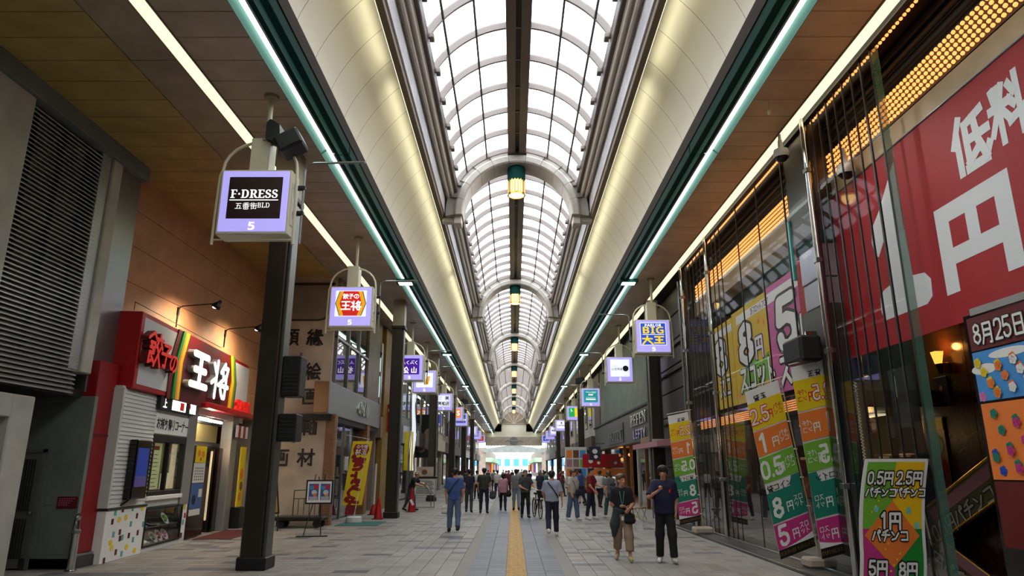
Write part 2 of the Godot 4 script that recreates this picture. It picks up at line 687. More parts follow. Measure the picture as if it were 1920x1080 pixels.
func build_vault() -> void:
	for s in [-1.0, 1.0]:
		var o := struct("trim", "cream curved cove panels rising to the skylight, %s" % ("above the restaurant side" if s < 0 else "above the glass front side"))
		var rest := MB.new()
		for i in 136:
			var d := -12.0 + i
			var b := rest
			if d >= 6 and d < 44:
				b = MB.new()
			var n := 14
			var rows := []
			for e in [d + 0.004, d + 0.994]:
				var row := PackedVector3Array()
				for k in n + 1:
					var p := cove_at(float(k) / n)
					row.append(V(XC + s * p.x, p.y, e))
				rows.append(row)
			if s > 0:
				rows.reverse()
			b.sheet(rows)
			if b != rest:
				put(o, "cove_panel", b, "cove")
		stuff(put(o, "far_cove_panels", rest, "cove"))
		var back := MB.new()
		for k in 8:
			var p := cove_at(k / 8.0) + Vector2(0.03, 0.02)
			var q := cove_at((k + 1) / 8.0) + Vector2(0.03, 0.02)
			back.quad(V(XC + s * p.x, p.y, -14), V(XC + s * p.x, p.y, FAR), V(XC + s * q.x, q.y, FAR), V(XC + s * q.x, q.y, -14))
		put(o, "cove_backing", back, "seam")
		put(o, "lip", MB.new().cbox(V(XC + s * 2.31, 9.28, -16), V(XC + s * 2.44, 9.42, FAR), 0.01), "lip")
		put(o, "grey_board", MB.new().box(V(XC + s * 2.27, 9.42, -16), V(XC + s * 2.31, 10.06, FAR)).box(V(XC + s * 2.31, 9.78, -16), V(XC + s * 2.75, 9.84, FAR)), "soffit_grey")
		put(o, "shelf", MB.new().box(V(XC + s * 1.98, 10.06, -16), V(XC + s * 2.31, 10.1, FAR)), "rail_pale")
		put(o, "pale_rail", MB.new().cbox(V(XC + s * 2.12, 9.94, -16), V(XC + s * 2.2, 10.07, FAR), 0.02), "rail_pale")
		put(o, "inner_pale_rail", MB.new().cbox(V(XC + s * 2.0, 10.0, -16), V(XC + s * 2.07, 10.16, FAR), 0.02), "rail_pale")
		put(o, "dark_rail", MB.new().cbox(V(XC + s * 1.88, 10.1, -16), V(XC + s * 2.02, 10.46, FAR), 0.02), "rail_dark")
		put(o, "lamp_slot", MB.new().box(V(XC + s * 2.44, 9.31, -16), V(XC + s * 2.455, 9.38, FAR)), "cove_lamp")
	# glazing, bay by bay
	var cols := [26.0, 41.5, 63.0, 82.0]
	for k in range(-2, 8):
		var d0 := ARCH0 + 0.8 + BAY * (k - 1)
		var d1 := d0 + BAY - 0.8
		if k == -2:
			d0 = -16
		var bay := struct("window_%d" % (k + 3), "glazed barrel vault bay of frosted panes and pale ribs")
		var n := 11
		var rest := MB.new()
		for i in n:
			var a := lerpf(d0, d1, float(i) / n)
			var b := lerpf(d0, d1, float(i + 1) / n)
			for c in 3:
				for s in [-1.0, 1.0]:
					var g := rest
					if k >= 0 and k < 3:
						g = MB.new()
					var rows := []
					for e in [a + 0.01, b - 0.01]:
						var row := PackedVector3Array()
						for j in 4:
							var p := arc_point(deg_to_rad(lerpf(cols[c], cols[c + 1], j / 3.0)), 2.23)
							row.append(V(XC + s * p.x, p.y, e))
						rows.append(row)
					if s > 0:
						rows.reverse()
					g.sheet(rows)
					if g != rest:
						put(bay, "pane", g, "skylight")
		if not rest.v.is_empty():
			stuff(put(bay, "far_panes", rest, "skylight"))
		var ribs := MB.new()
		for i in n + 1:
			var d := lerpf(d0, d1, float(i) / n)
			var rib := ribs
			if k >= 0 and k < 3:
				rib = MB.new()
			rib_arc(rib, d, 24.0, 156.0, 2.1, 2.26, 0.06, 26)
			for s in [-1.0, 1.0]:
				var p := arc_point(deg_to_rad(28), 2.05)
				rib.cbox(V(XC + s * p.x - 0.05, p.y - 0.06, d + 0.1), V(XC + s * p.x + 0.05, p.y + 0.05, d - 0.1), 0.01)
			if rib != ribs:
				put(bay, "rib", rib, "rib")
		if not ribs.v.is_empty():
			stuff(put(bay, "far_ribs", ribs, "rib"))
		for c in [1, 2]:
			for s in [-1.0, 1.0]:
				var p := arc_point(deg_to_rad(cols[c]), 2.12)
				put(bay, "mullion", MB.new().box(V(XC + s * p.x - 0.022, p.y - 0.03, d0), V(XC + s * p.x + 0.022, p.y + 0.05, d1)), "mullion_grey")
		put(bay, "ridge_beam", MB.new().cbox(V(XC - 0.29, 11.4, d0), V(XC - 0.06, 11.75, d1), 0.01).cbox(V(XC + 0.06, 11.4, d0), V(XC + 0.29, 11.75, d1), 0.01), "beam")
		put(bay, "ridge_slot", MB.new().box(V(XC - 0.06, 11.52, d0), V(XC + 0.06, 11.75, d1)), "black")
	# the big arches between the bays, each with its drum lamp
	for k in range(-1, 7):
		var d := ARCH0 + BAY * k
		var o := struct("trim", "pale panelled arch across the vault, %s from the camera" % ["behind", "first", "second", "third", "fourth", "fifth", "sixth", "seventh", "eighth"][k + 1])
		for i in 11:
			var a0 := lerpf(-2.0, 182.0, i / 11.0) + 0.15
			var a1 := lerpf(-2.0, 182.0, (i + 1) / 11.0) - 0.15
			var b := MB.new()
			arch_piece(b, d, a0, a1, [Vector2(2.24, 0.0), Vector2(1.98, 0.0), Vector2(1.95, -0.1), Vector2(1.9, -0.14), Vector2(1.74, -0.14), Vector2(1.7, -0.1), Vector2(1.7, 0.8), Vector2(2.24, 0.8)])
			put(o, "arch_panel", b, "arch")
		for s in [-1.0, 1.0]:
			put(o, "arch_foot", MB.new().cbox(V(XC + s * 1.74, 9.1, d + 0.55), V(XC + s * 1.98, 9.36, d + 0.05), 0.02).cbox(V(XC + s * 1.98, 9.2, d + 0.45), V(XC + s * 2.35, 9.34, d + 0.15), 0.02), "rail_pale")
		var lamp := thing("drum_lamp", "green and brass drum lamp hanging under the %s arch of the vault" % ["rearmost", "first", "second", "third", "fourth", "fifth", "sixth", "seventh", "eighth"][k + 1], "ceiling lamp", V(XC - 0.02, 10.14, d + 0.35), 0, "drum lamps under the arches")
		put(lamp, "drum", MB.new().lathe([Vector2(0, 0.48), Vector2(0.28, 0.48), Vector2(0.29, 0.5), Vector2(0.29, 0.9), Vector2(0.26, 0.97), Vector2(0, 0.97)], Vector3.ZERO, 28), "teal_dark")
		var cage := MB.new()
		for j in 18:
			var a := TAU * j / 18
			cage.t = Transform3D(Basis(Vector3.UP, a), Vector3.ZERO)
			cage.cbox(Vector3(0.262, 0.04, -0.02), Vector3(0.288, 0.5, 0.02), 0.004)
		cage.t = Transform3D.IDENTITY
		cage.lathe([Vector2(0.25, 0.0), Vector2(0.295, 0.0), Vector2(0.295, 0.05), Vector2(0.25, 0.05), Vector2(0.25, 0.0)], Vector3.ZERO, 28)
		put(lamp, "cage", cage, "brass")
		put(lamp, "diffuser", MB.new().lathe([Vector2(0, 0.01), Vector2(0.245, 0.01), Vector2(0.245, 0.48)], Vector3.ZERO, 28), "lamp_warm")
		small_lamp(V(XC - 0.02, 10.05, d + 0.35), Color(1, 0.85, 0.5), 0.9, 0.2)
	# the end wall of the vault
	var e := struct("wall_far", "cream end wall of the vault with a fan-shaped panel")
	var fan := PackedVector2Array()
	for i in 25:
		var p := arc_point(PI * i / 24, 2.24)
		fan.append(Vector2(XC + p.x, p.y))
	var b := MB.new()
	b.t = Transform3D(Basis.IDENTITY, V(0, 0, FAR))
	b.slab(fan, 0, 0.2)
	put(e, "fan_panel", b, "lip")
	b = MB.new()
	for i in 7:
		var a := PI * i / 6
		b.tube([V(XC, 9.4, FAR - 0.22), V(XC + cos(a) * 2.1, 9.4 + sin(a) * 2.1, FAR - 0.22)], 0.03, 6)
	put(e, "fan_spokes", b, "rail_pale")
	put(e, "header", MB.new().box(V(-14, 6.2, FAR + 0.6), V(14, 9.4, FAR)).box(V(-14, 8.0, FAR + 0.5), V(XC - 2.2, 13, FAR)).box(V(XC + 2.2, 8.0, FAR + 0.5), V(14, 13, FAR)), "cove")


func rib_arc(b: MB, d: float, from: float, to: float, r0: float, r1: float, w: float, n: int) -> void:
	arch_piece(b, d, from, to, [Vector2(r1, -w / 2), Vector2(r0, -w / 2), Vector2(r0, w / 2), Vector2(r1, w / 2)], n)


# a closed profile of (radius, depth) swept round the vault's axis; flat across the profile, smooth along the arc
func arch_piece(b: MB, d: float, from: float, to: float, profile: Array, n := 5) -> void:
	for i in n:
		var a0 := deg_to_rad(lerpf(from, to, float(i) / n))
		var a1 := deg_to_rad(lerpf(from, to, float(i + 1) / n))
		for j in profile.size():
			var p: Vector2 = profile[j]
			var q: Vector2 = profile[(j + 1) % profile.size()]
			var nr := p.y - q.y
			var nd := q.x - p.x
			var l := sqrt(nr * nr + nd * nd)
			nr /= l
			nd /= l
			var n0 := Vector3(cos(a0) * nr, sin(a0) * nr, -nd)
			var n1 := Vector3(cos(a1) * nr, sin(a1) * nr, -nd)
			var w := func(a: float, e: Vector2) -> Vector3:
				return V(XC + cos(a) * e.x, 9.4 + sin(a) * e.x, d + e.y)
			var pa: Vector3 = w.call(a0, p)
			var pb: Vector3 = w.call(a1, p)
			var qb: Vector3 = w.call(a1, q)
			var qa: Vector3 = w.call(a0, q)
			if (pb - pa).cross(qb - pa).dot(n0) > 0:
				b.ntri(pa, pb, qb, n0, n1, n1)
				b.ntri(pa, qb, qa, n0, n1, n0)
			else:
				b.ntri(pa, qb, pb, n0, n1, n1)
				b.ntri(pa, qa, qb, n0, n0, n1)
	for e in [0, 1]:
		var a := deg_to_rad(from if e == 0 else to)
		var pts := []
		for p in profile:
			pts.append(V(XC + cos(a) * p.x, 9.4 + sin(a) * p.x, d + p.y))
		for i in range(1, pts.size() - 1):
			if e == 0:
				b.tri(pts[0], pts[i], pts[i + 1])
			else:
				b.tri(pts[0], pts[i + 1], pts[i])


# ------------------------------------------------------------------ the green lamp beams
func build_lines() -> void:
	for s in [-1.0, 1.0]:
		for k in 9:
			var d0 := ARCH0 - BAY * 1.5 + BAY * k
			var d1 := d0 + BAY - 0.05
			var o := thing("tube_lamp_beam", "%s length of green lamp beam with white tubes, %s" % [ORD[k], "restaurant side" if s < 0 else "glass front side"], "lamp beam", V(XC + s * 3.72, 7.8, (d0 + d1) / 2), 0 if s < 0 else 180, "green lamp beams")
			# local +x points to the middle of the arcade
			var h := (d1 - d0) / 2
			put(o, "inner_bar", MB.new().cbox(Vector3(0.18, 0.0, -h), Vector3(0.3, 0.28, h), 0.01), "teal_dark")
			put(o, "teal_bar", MB.new().cbox(Vector3(0.09, 0.0, -h), Vector3(0.18, 0.2, h), 0.02), "teal")
			put(o, "outer_bar", MB.new().box(Vector3(-0.0, 0.04, -h), Vector3(0.1, 0.2, h)), "teal_dark")
			put(o, "trim_strip", MB.new().box(Vector3(-0.03, 0.03, -h), Vector3(0.0, 0.2, h)), "steel_satin")
			var m := 6
			for i in m:
				var z0 := lerpf(-h, h, float(i) / m) + 0.012
				var z1 := lerpf(-h, h, float(i + 1) / m) - 0.012
				put(o, "tube", MB.new().tube([Vector3(-0.08, 0.07, z0), Vector3(-0.08, 0.07, z1)], 0.05, 8), "tube")
			put(o, "reflector", MB.new().quad2(Vector3(-0.15, 0.13, -h), Vector3(-0.15, 0.13, h), Vector3(-0.26, 0.04, h), Vector3(-0.26, 0.04, -h)).box(Vector3(-0.275, 0.03, -h), Vector3(-0.26, 0.2, h)).box(Vector3(-0.275, 0.18, -h), Vector3(0.1, 0.22, h)), "teal_pale")
			if k >= 1:
				var p := thing("guide_lamp", "%s small white lit plate under the green beam, %s" % [ORD[k], "restaurant side" if s < 0 else "glass front side"], "lamp", V(XC + s * 3.72, 7.66, ARCH0 + 2.0 + BAY * (k - 1)), 0, "small lit plates under the lamp beams")
				put(p, "frame", MB.new().cbox(Vector3(-0.3, 0.03, -0.2), Vector3(0.3, 0.14, 0.2), 0.01), "teal_dark")
				put(p, "plate", MB.new().cbox(Vector3(-0.22, 0.0, -0.15), Vector3(0.22, 0.04, 0.15), 0.01), "lamp_white")


# ------------------------------------------------------------------ lettering: strokes on a grid of 20 by 20, drawn as polygons
const GLYPHS := {
	"五": "33h3 936i 59f9ei 1iji", "番": "g142 a2a9 15j5 a51b a5jb 4bgbgk4k4b abak 4fgf", "街": "5115 651a 484k 74d4 a1a9 79d9 7cdc a9ai 7idi f4j4 e9k9 h9hjfj",
	"餃": "6105 61b5 3797 379d 97979d3d 3a9a 3d3j8h 6fai f1f4 b4k4 d6b9 h6k9 h9bk d9kk", "子": "42g2a7 a7aj6i 19j9", "の": "b5ad7h3g1c2854a3f4i8idfhbj",
	"王": "22i2 a2ai 4aga 1iji", "将": "515k 1347 0d5a e1a6 d3i3 i3h7ac c5d8 8dkd h9hjej bfdi", "狸": "7226 357a7h4k 7b1h b1j1 b1ba j1ja baja b6j6 f1fj cfjf ajkj",
	"小": "a1aj8i 552e f5jd", "路": "22929727 2722 676i 6cac 3c3j 1k9h e1a8 d3i3 i3e8ac d5kc ccicikckcc", "店": "a1a3 33k3 33391k b5bd b8h8 6cgcgk6k6c",
	"お": "25c5 717h4i2f5bb9gbhfdj f3j6", "持": "1595 515j2i 1c9a a3k3 f1f8 9ckc hahjej bedg 98k8", "ち": "25i5 915ba8gagfcj7k", "帰": "323b 717c4k a2j2j8b8 b5j5 9bkb 9b9e kbke aeje aeai jeji ebek",
	"り": "524a6d f2fcdh9k", "コ": "34h4hh 3hhh", "ー": "1aja", "ナ": "17j7 a1a94k", "縁": "612586 852c9b 6b6k 3e1j 9eaj c1b5i5 i2c2 a8k8 fccg e8bd fbgkdk gdkj fcah",
	"絵": "612586 852c9b 6b6k 3e1j 9eaj f1a8 f1k8 c9i9 adkd edbjii hgkk", "画": "12j2 a2ad 66e6ed6d66 6aea 272jiji7", "軸": "14b4 616k 27a7ad2d27 2aaa 1gbg d6k6kjdjd6 h1hj dckc",
	"材": "16a6 616k 671f 69ad b6k6 h1hjei h6af", "額": "515 24a4 2427 a4a7 561c 499e 3e 5c9c9j3j3c b1k1 f1e4 c5j5jgcgc5 c9j9 ccjc egak hgkk", "低": "6129 464k i294 949i 9iefh 9aka e3fcijkg 8kik",
	"料": "3247 9277 18c8 626k 681g 68be d3f6 c8ea bfkd h1hk", "円": "222k 22i2ik a2ab 2bib", "ス": "43g3d92j bcii", "ロ": "33h3hh3h33", "ッ": "475b 969a h6fdai", "ト": "717k 78ge",
	"パ": "741h d5ii h1j2j4h5f4f2h1", "チ": "f145 19j9 a3ab6j", "ン": "3489 3hbfi6", "フ": "33h3g95j", "ア": "22j2e8 a7ac5k", "貸": "4118 353b 74k3 d1f8kb 5bgbgi5i5b 5dgd 5fgf 7i4k dihk",
	"玉": "22i2 a2ai 4aga 1iji edgg", "イ": "g14b a8ak", "大": "17j7 a1991k a9kk", "松": "16a6 616k 661e 79ad d28b f2kb ec9jji hfkk", "山": "a2ai 373ihih7", "月": "42g2gkdk 424d1k 48g8 4dgd",
	"日": "42g2gj4j42 4aga", "ぎ": "25h4 39i7 93fd fe7c4f8jgj h1i3 j0k2", "ょ": "b4bg8i5h5f9eeffi b8h8", "う": "62d4 38a6f7icfi8k", "ざ": "26i4 91fb gf7d4g8kgk h1i3 j0k2", "三": "33h3 5aea 1hjh",
	"美": "5174 f1d4 24i4 a4ac 38h8 1cjc ac2k acjk", "ふ": "a1c4 96bb9g6f 3c1h fbji", "く": "e24aek", "ワ": "3933h3h9c9k 33", "ラ": "42g2 27i7f9fc8k", "0": "a163575d6hajehfdf7e3a1", "1": "65a1aj", "2": "5662a1e2f6eb5jfj",
	"3": "5462a1e3e6a9ecegaj6i5g", "5": "e16159a8eafeehaj6i5f", "8": "a96763a1e3e7a9 a95c5gajfgfca9", ".": "aiaj", "F": "616j 61f1 6ada", "B": "616jej fhfbda6a dae8e3d16 1", "E": "f1616jfj 6ada", "S": "f4d173 375a ea ffdi6j5g",
	"上": "a1ai a8h8 1iji", "き": "25h4 39i7 93fd fe7c4f8jgj", "U": "313d6ibiddd1", "ぶ": "a1c4 96bb9g6f 3c1h fbji h1i3 j0k2", "食": "a118 a1j8 5989 6b 6agagg6g6a 6dgd 6g6kck",
}
const MISC_WIDTH := {"1": 0.62, "0": 0.62, "2": 0.62, "3": 0.62, "5": 0.62, "8": 0.62, ".": 0.3, "F": 0.7, "E": 0.7, "S": 0.7, "B": 0.7}


func strokes(c: String) -> Array:
	var out := []
	for s in GLYPHS.get(c, "").split(" ", false):
		var line := PackedVector2Array()
		for i in range(0, s.length() - 1, 2):
			line.append(Vector2("0123456789abcdefghijk".find(s[i]), 20 - "0123456789abcdefghijk".find(s[i + 1])))
		# cut where the stroke has turned through a right angle, so that no piece closes on itself
		var piece := PackedVector2Array()
		var turn := 0.0
		for i in line.size():
			piece.append(line[i])
			if i > 0 and i < line.size() - 1:
				turn += absf((line[i] - line[i - 1]).angle_to(line[i + 1] - line[i]))
				if turn > 1.75:
					out.append(piece)
					piece = PackedVector2Array([line[i]])
					turn = 0.0
		if piece.size() > 1:
			out.append(piece)
	return out


# writes a line of characters: at is the middle of the first character, h the height of a character, w the stroke in grid units
func write(b: MB, line: String, at: Vector2, h: float, w: float, z: float, deep := 0.0, opt := {}) -> void:
	var squeeze: float = opt.get("squeeze", 1.0)
	var flip: float = -1.0 if opt.get("flip", false) else 1.0
	var gap: float = opt.get("gap", 1.08)
	var end: int = Geometry2D.END_ROUND if opt.get("soft", false) else Geometry2D.END_SQUARE
	var join: int = Geometry2D.JOIN_ROUND if opt.get("soft", false) else Geometry2D.JOIN_MITER
	var lean: float = opt.get("lean", 0.0)
	var x := 0.0
	var first := true
	var lift := 0.0
	for c in line:
		var cw: float = MISC_WIDTH.get(c, 1.0)
		if not opt.get("down", false) and not first:
			x += h * squeeze * gap * cw / 2
		for s in strokes(c):
			var big := PackedVector2Array()
			for p in s:
				big.append(p * 4.0)
			for poly in Geometry2D.offset_polyline(big, w * 2.0, join, end):
				var q := PackedVector2Array()
				for p in poly:
					var e: Vector2 = (p / 4.0 - Vector2(10, 10)) / 20.0 * h
					e.x = (e.x + lean * e.y) * squeeze
					if opt.get("down", false):
						q.append(Vector2(at.x + flip * e.x, at.y - x + e.y))
					else:
						q.append(Vector2(at.x + flip * (x + e.x), at.y + e.y + opt.get("rise", 0.0) * x))
				b.slab(q, z - 0.0005 + lift, z + deep + lift, deep > 0.002)
				lift = fmod(lift + 0.0004, 0.0028)
		x += h * gap * (1.0 if opt.get("down", false) else squeeze * cw / 2)
		first = false


# Latin letters from the renderer's own fonts
func letters(parent: Node, called: String, line: String, at: Vector3, h: float, material: String, font := "Droid Sans", bold := true, deep := 0.004, stretch := 1.0) -> MeshInstance3D:
	var f := SystemFont.new()
	f.font_names = PackedStringArray([font])
	f.font_weight = 700 if bold else 400
	var t := TextMesh.new()
	t.text = line
	t.font = f
	t.font_size = 48
	t.pixel_size = h / 36.0
	t.depth = deep
	t.curve_step = 1.5
	t.horizontal_alignment = HORIZONTAL_ALIGNMENT_CENTER
	t.vertical_alignment = VERTICAL_ALIGNMENT_CENTER
	var o := pieces(parent, called, t, mats[material])
	o.position = at
	o.scale.x = stretch
	return o


func rect(b: MB, x0: float, y0: float, x1: float, y1: float, z: float, deep := 0.004) -> MB:
	return b.box(Vector3(x0, y0, z), Vector3(x1, y1, z + deep))


func oval(cx: float, cy: float, rx: float, ry: float, n := 20) -> PackedVector2Array:
	var p := PackedVector2Array()
	for i in n:
		p.append(Vector2(cx + cos(TAU * i / n) * rx, cy + sin(TAU * i / n) * ry))
	return p


func build_left() -> void:
	near_building()
	restaurant()
	art_shop()
	glass_shop()
	far_fronts()


# ------------------------------------------------------------------ the grey building with the louvred screen
func near_building() -> void:
	var o := thing("louvred_building", "grey building with a big horizontal louvre screen over a pale portal", "building", V(-7.95, 0, 10.2))
	# local x grows to the street, z to the camera; depth along the street is -z
	put(o, "wall", MB.new().box(Vector3(-2.4, 3.05, 7.2), Vector3(0, 7.68, 0.0)).box(Vector3(-2.4, 0, 7.2), Vector3(-0.9, 3.05, -0.7)), "pale_grey")
	put(o, "louvre_back", MB.new().box(Vector3(-2.4, 3.05, 0.0), Vector3(-0.26, 7.7, -2.0)), "pale_grey")
	put(o, "head_beam", MB.new().cbox(Vector3(-0.3, 7.68, 7.2), Vector3(0.1, 8.0, -3.45), 0.01), "grey_green")
	put(o, "frame_post", MB.new().cbox(Vector3(-0.4, 3.45, -1.98), Vector3(-0.02, 7.68, -2.28), 0.01), "steel_satin")
	put(o, "frame_edge", MB.new().cbox(Vector3(-0.4, 3.42, -2.28), Vector3(0.03, 7.68, -2.6), 0.02), "pale_grey")
	put(o, "steel_panel", MB.new().cbox(Vector3(-2.4, 3.1, -2.6), Vector3(-0.04, 7.68, -3.42), 0.01), "steel")
	put(o, "soffit", MB.new().box(Vector3(-2.4, 3.0, -0.1), Vector3(-0.1, 3.12, -3.3)), "granite_dark")
	var slat := MB.new()
	slat.t = Transform3D(Basis(Vector3.BACK, deg_to_rad(-38)), Vector3.ZERO)
	slat.cbox(Vector3(-0.085, -0.012, -1.1), Vector3(0.085, 0.012, 1.1), 0.006)
	var sm := slat.mesh()
	for i in 58:
		var s := pieces(o, "slat", sm, mats["slat"])
		s.position = Vector3(-0.09, 3.08 + i * 0.0795, -1.02 if i > 7 else -1.14)
	for i in 3:
		put(o, "mounting_bar", MB.new().box(Vector3(-0.24, 3.1, -0.3 - i * 0.75), Vector3(-0.17, 7.6, -0.36 - i * 0.75)), "black")
	# the pale portal under it
	var p := thing("portal_frame", "pale plastered portal frame under the louvre screen", "portal", V(-7.95, 0, 11.46))
	put(p, "post", MB.new().cbox(Vector3(-0.8, 0, 0), Vector3(0, 2.87, 0.52), 0.02), "pale_grey")
	put(p, "lintel", MB.new().cbox(Vector3(-0.8, 2.5, 0.52), Vector3(0, 2.87, 8.4), 0.02), "pale_grey")
	# the grey wall across with the louvred steel door
	var w := struct("wall_alcove", "grey painted wall beside the louvred steel door", V(-8.2, 0, 12.8), 0, "wall")
	put(w, "face", MB.new().box(Vector3(-0.29, 0, -0.1), Vector3(0.42, 3.02, 0)).box(Vector3(-2.0, 2.06, -0.1), Vector3(-0.29, 3.02, 0)), "grey_green")
	put(w, "raised_panel", MB.new().cbox(Vector3(-0.2, 0.25, 0), Vector3(0.3, 0.98, 0.008), 0.004).cbox(Vector3(-0.2, 1.08, 0), Vector3(0.3, 2.0, 0.008), 0.004), "grey_green")
	var dr := struct("door_1", "grey steel door with tall louvre panels beside the grey wall", V(-8.9, 0, 12.8), 0, "door")
	put(dr, "door_frame", MB.new().box(Vector3(0.33, 0, -0.06), Vector3(0.4, 2.06, 0.02)).box(Vector3(-0.6, 2.0, -0.06), Vector3(0.4, 2.06, 0.02)), "grey_wall")
	put(dr, "leaf", MB.new().box(Vector3(-0.6, 0.02, -0.06), Vector3(0.33, 2.0, -0.01)), "grey_wall")
	for i in 13:
		for e in [[0.18, 0.85], [0.98, 1.88]]:
			put(dr, "louvre", MB.new().cbox(Vector3(-0.4 + i * 0.05, e[0], -0.01), Vector3(-0.372 + i * 0.05, e[1], 0.008), 0.003), "granite_dark")
	put(dr, "door_handle", MB.new().lathe([Vector2(0, 0), Vector2(0.025, 0), Vector2(0.03, 0.03), Vector2(0, 0.05)], Vector3(0.28, 0.95, 0.0), 12, Basis(Vector3.RIGHT, PI / 2)), "steel")
	var s := thing("notice_plate", "small dark red notice plate on the grey wall by the bollard", "sign", V(-7.98, 1.03, 12.79))
	put(s, "plate", MB.new().cbox(Vector3(-0.185, 0, 0), Vector3(0.185, 0.2, 0.012), 0.004), "red_dark")
	var b := MB.new()
	for i in 4:
		for k in 7 - i:
			rect(b, -0.15 + k * 0.042, 0.155 - i * 0.036, -0.125 + k * 0.042, 0.168 - i * 0.036, 0.012, 0.001)
	put(s, "print", b, "pink")
	# steel bollard
	var o2 := thing("bollard", "polished steel bollard with a sloped ring top beside the grey wall", "bollard", V(-7.63, 0, 12.6))
	put(o2, "post", MB.new().lathe([Vector2(0.1, 0), Vector2(0.1, 0.02), Vector2(0.062, 0.03), Vector2(0.062, 0.7), Vector2(0, 0.7)], Vector3.ZERO, 24), "chrome")
	put(o2, "collar", MB.new().lathe([Vector2(0.062, 0.62), Vector2(0.075, 0.63), Vector2(0.075, 0.67), Vector2(0.062, 0.68)], Vector3.ZERO, 24), "steel")
	var ring := []
	for i in 25:
		var a := TAU * i / 24
		ring.append(Vector3(0, 0.83 + cos(a) * 0.1, sin(a) * 0.045))
	put(o2, "ring_top", MB.new().tube([Vector3(-0.01, 0.7, 0), Vector3(-0.01, 0.84, 0), Vector3(0.0, 0.9, 0), Vector3(0.03, 0.93, 0)], 0.055, 14, 0.04).tube(ring, 0.02, 8), "chrome")


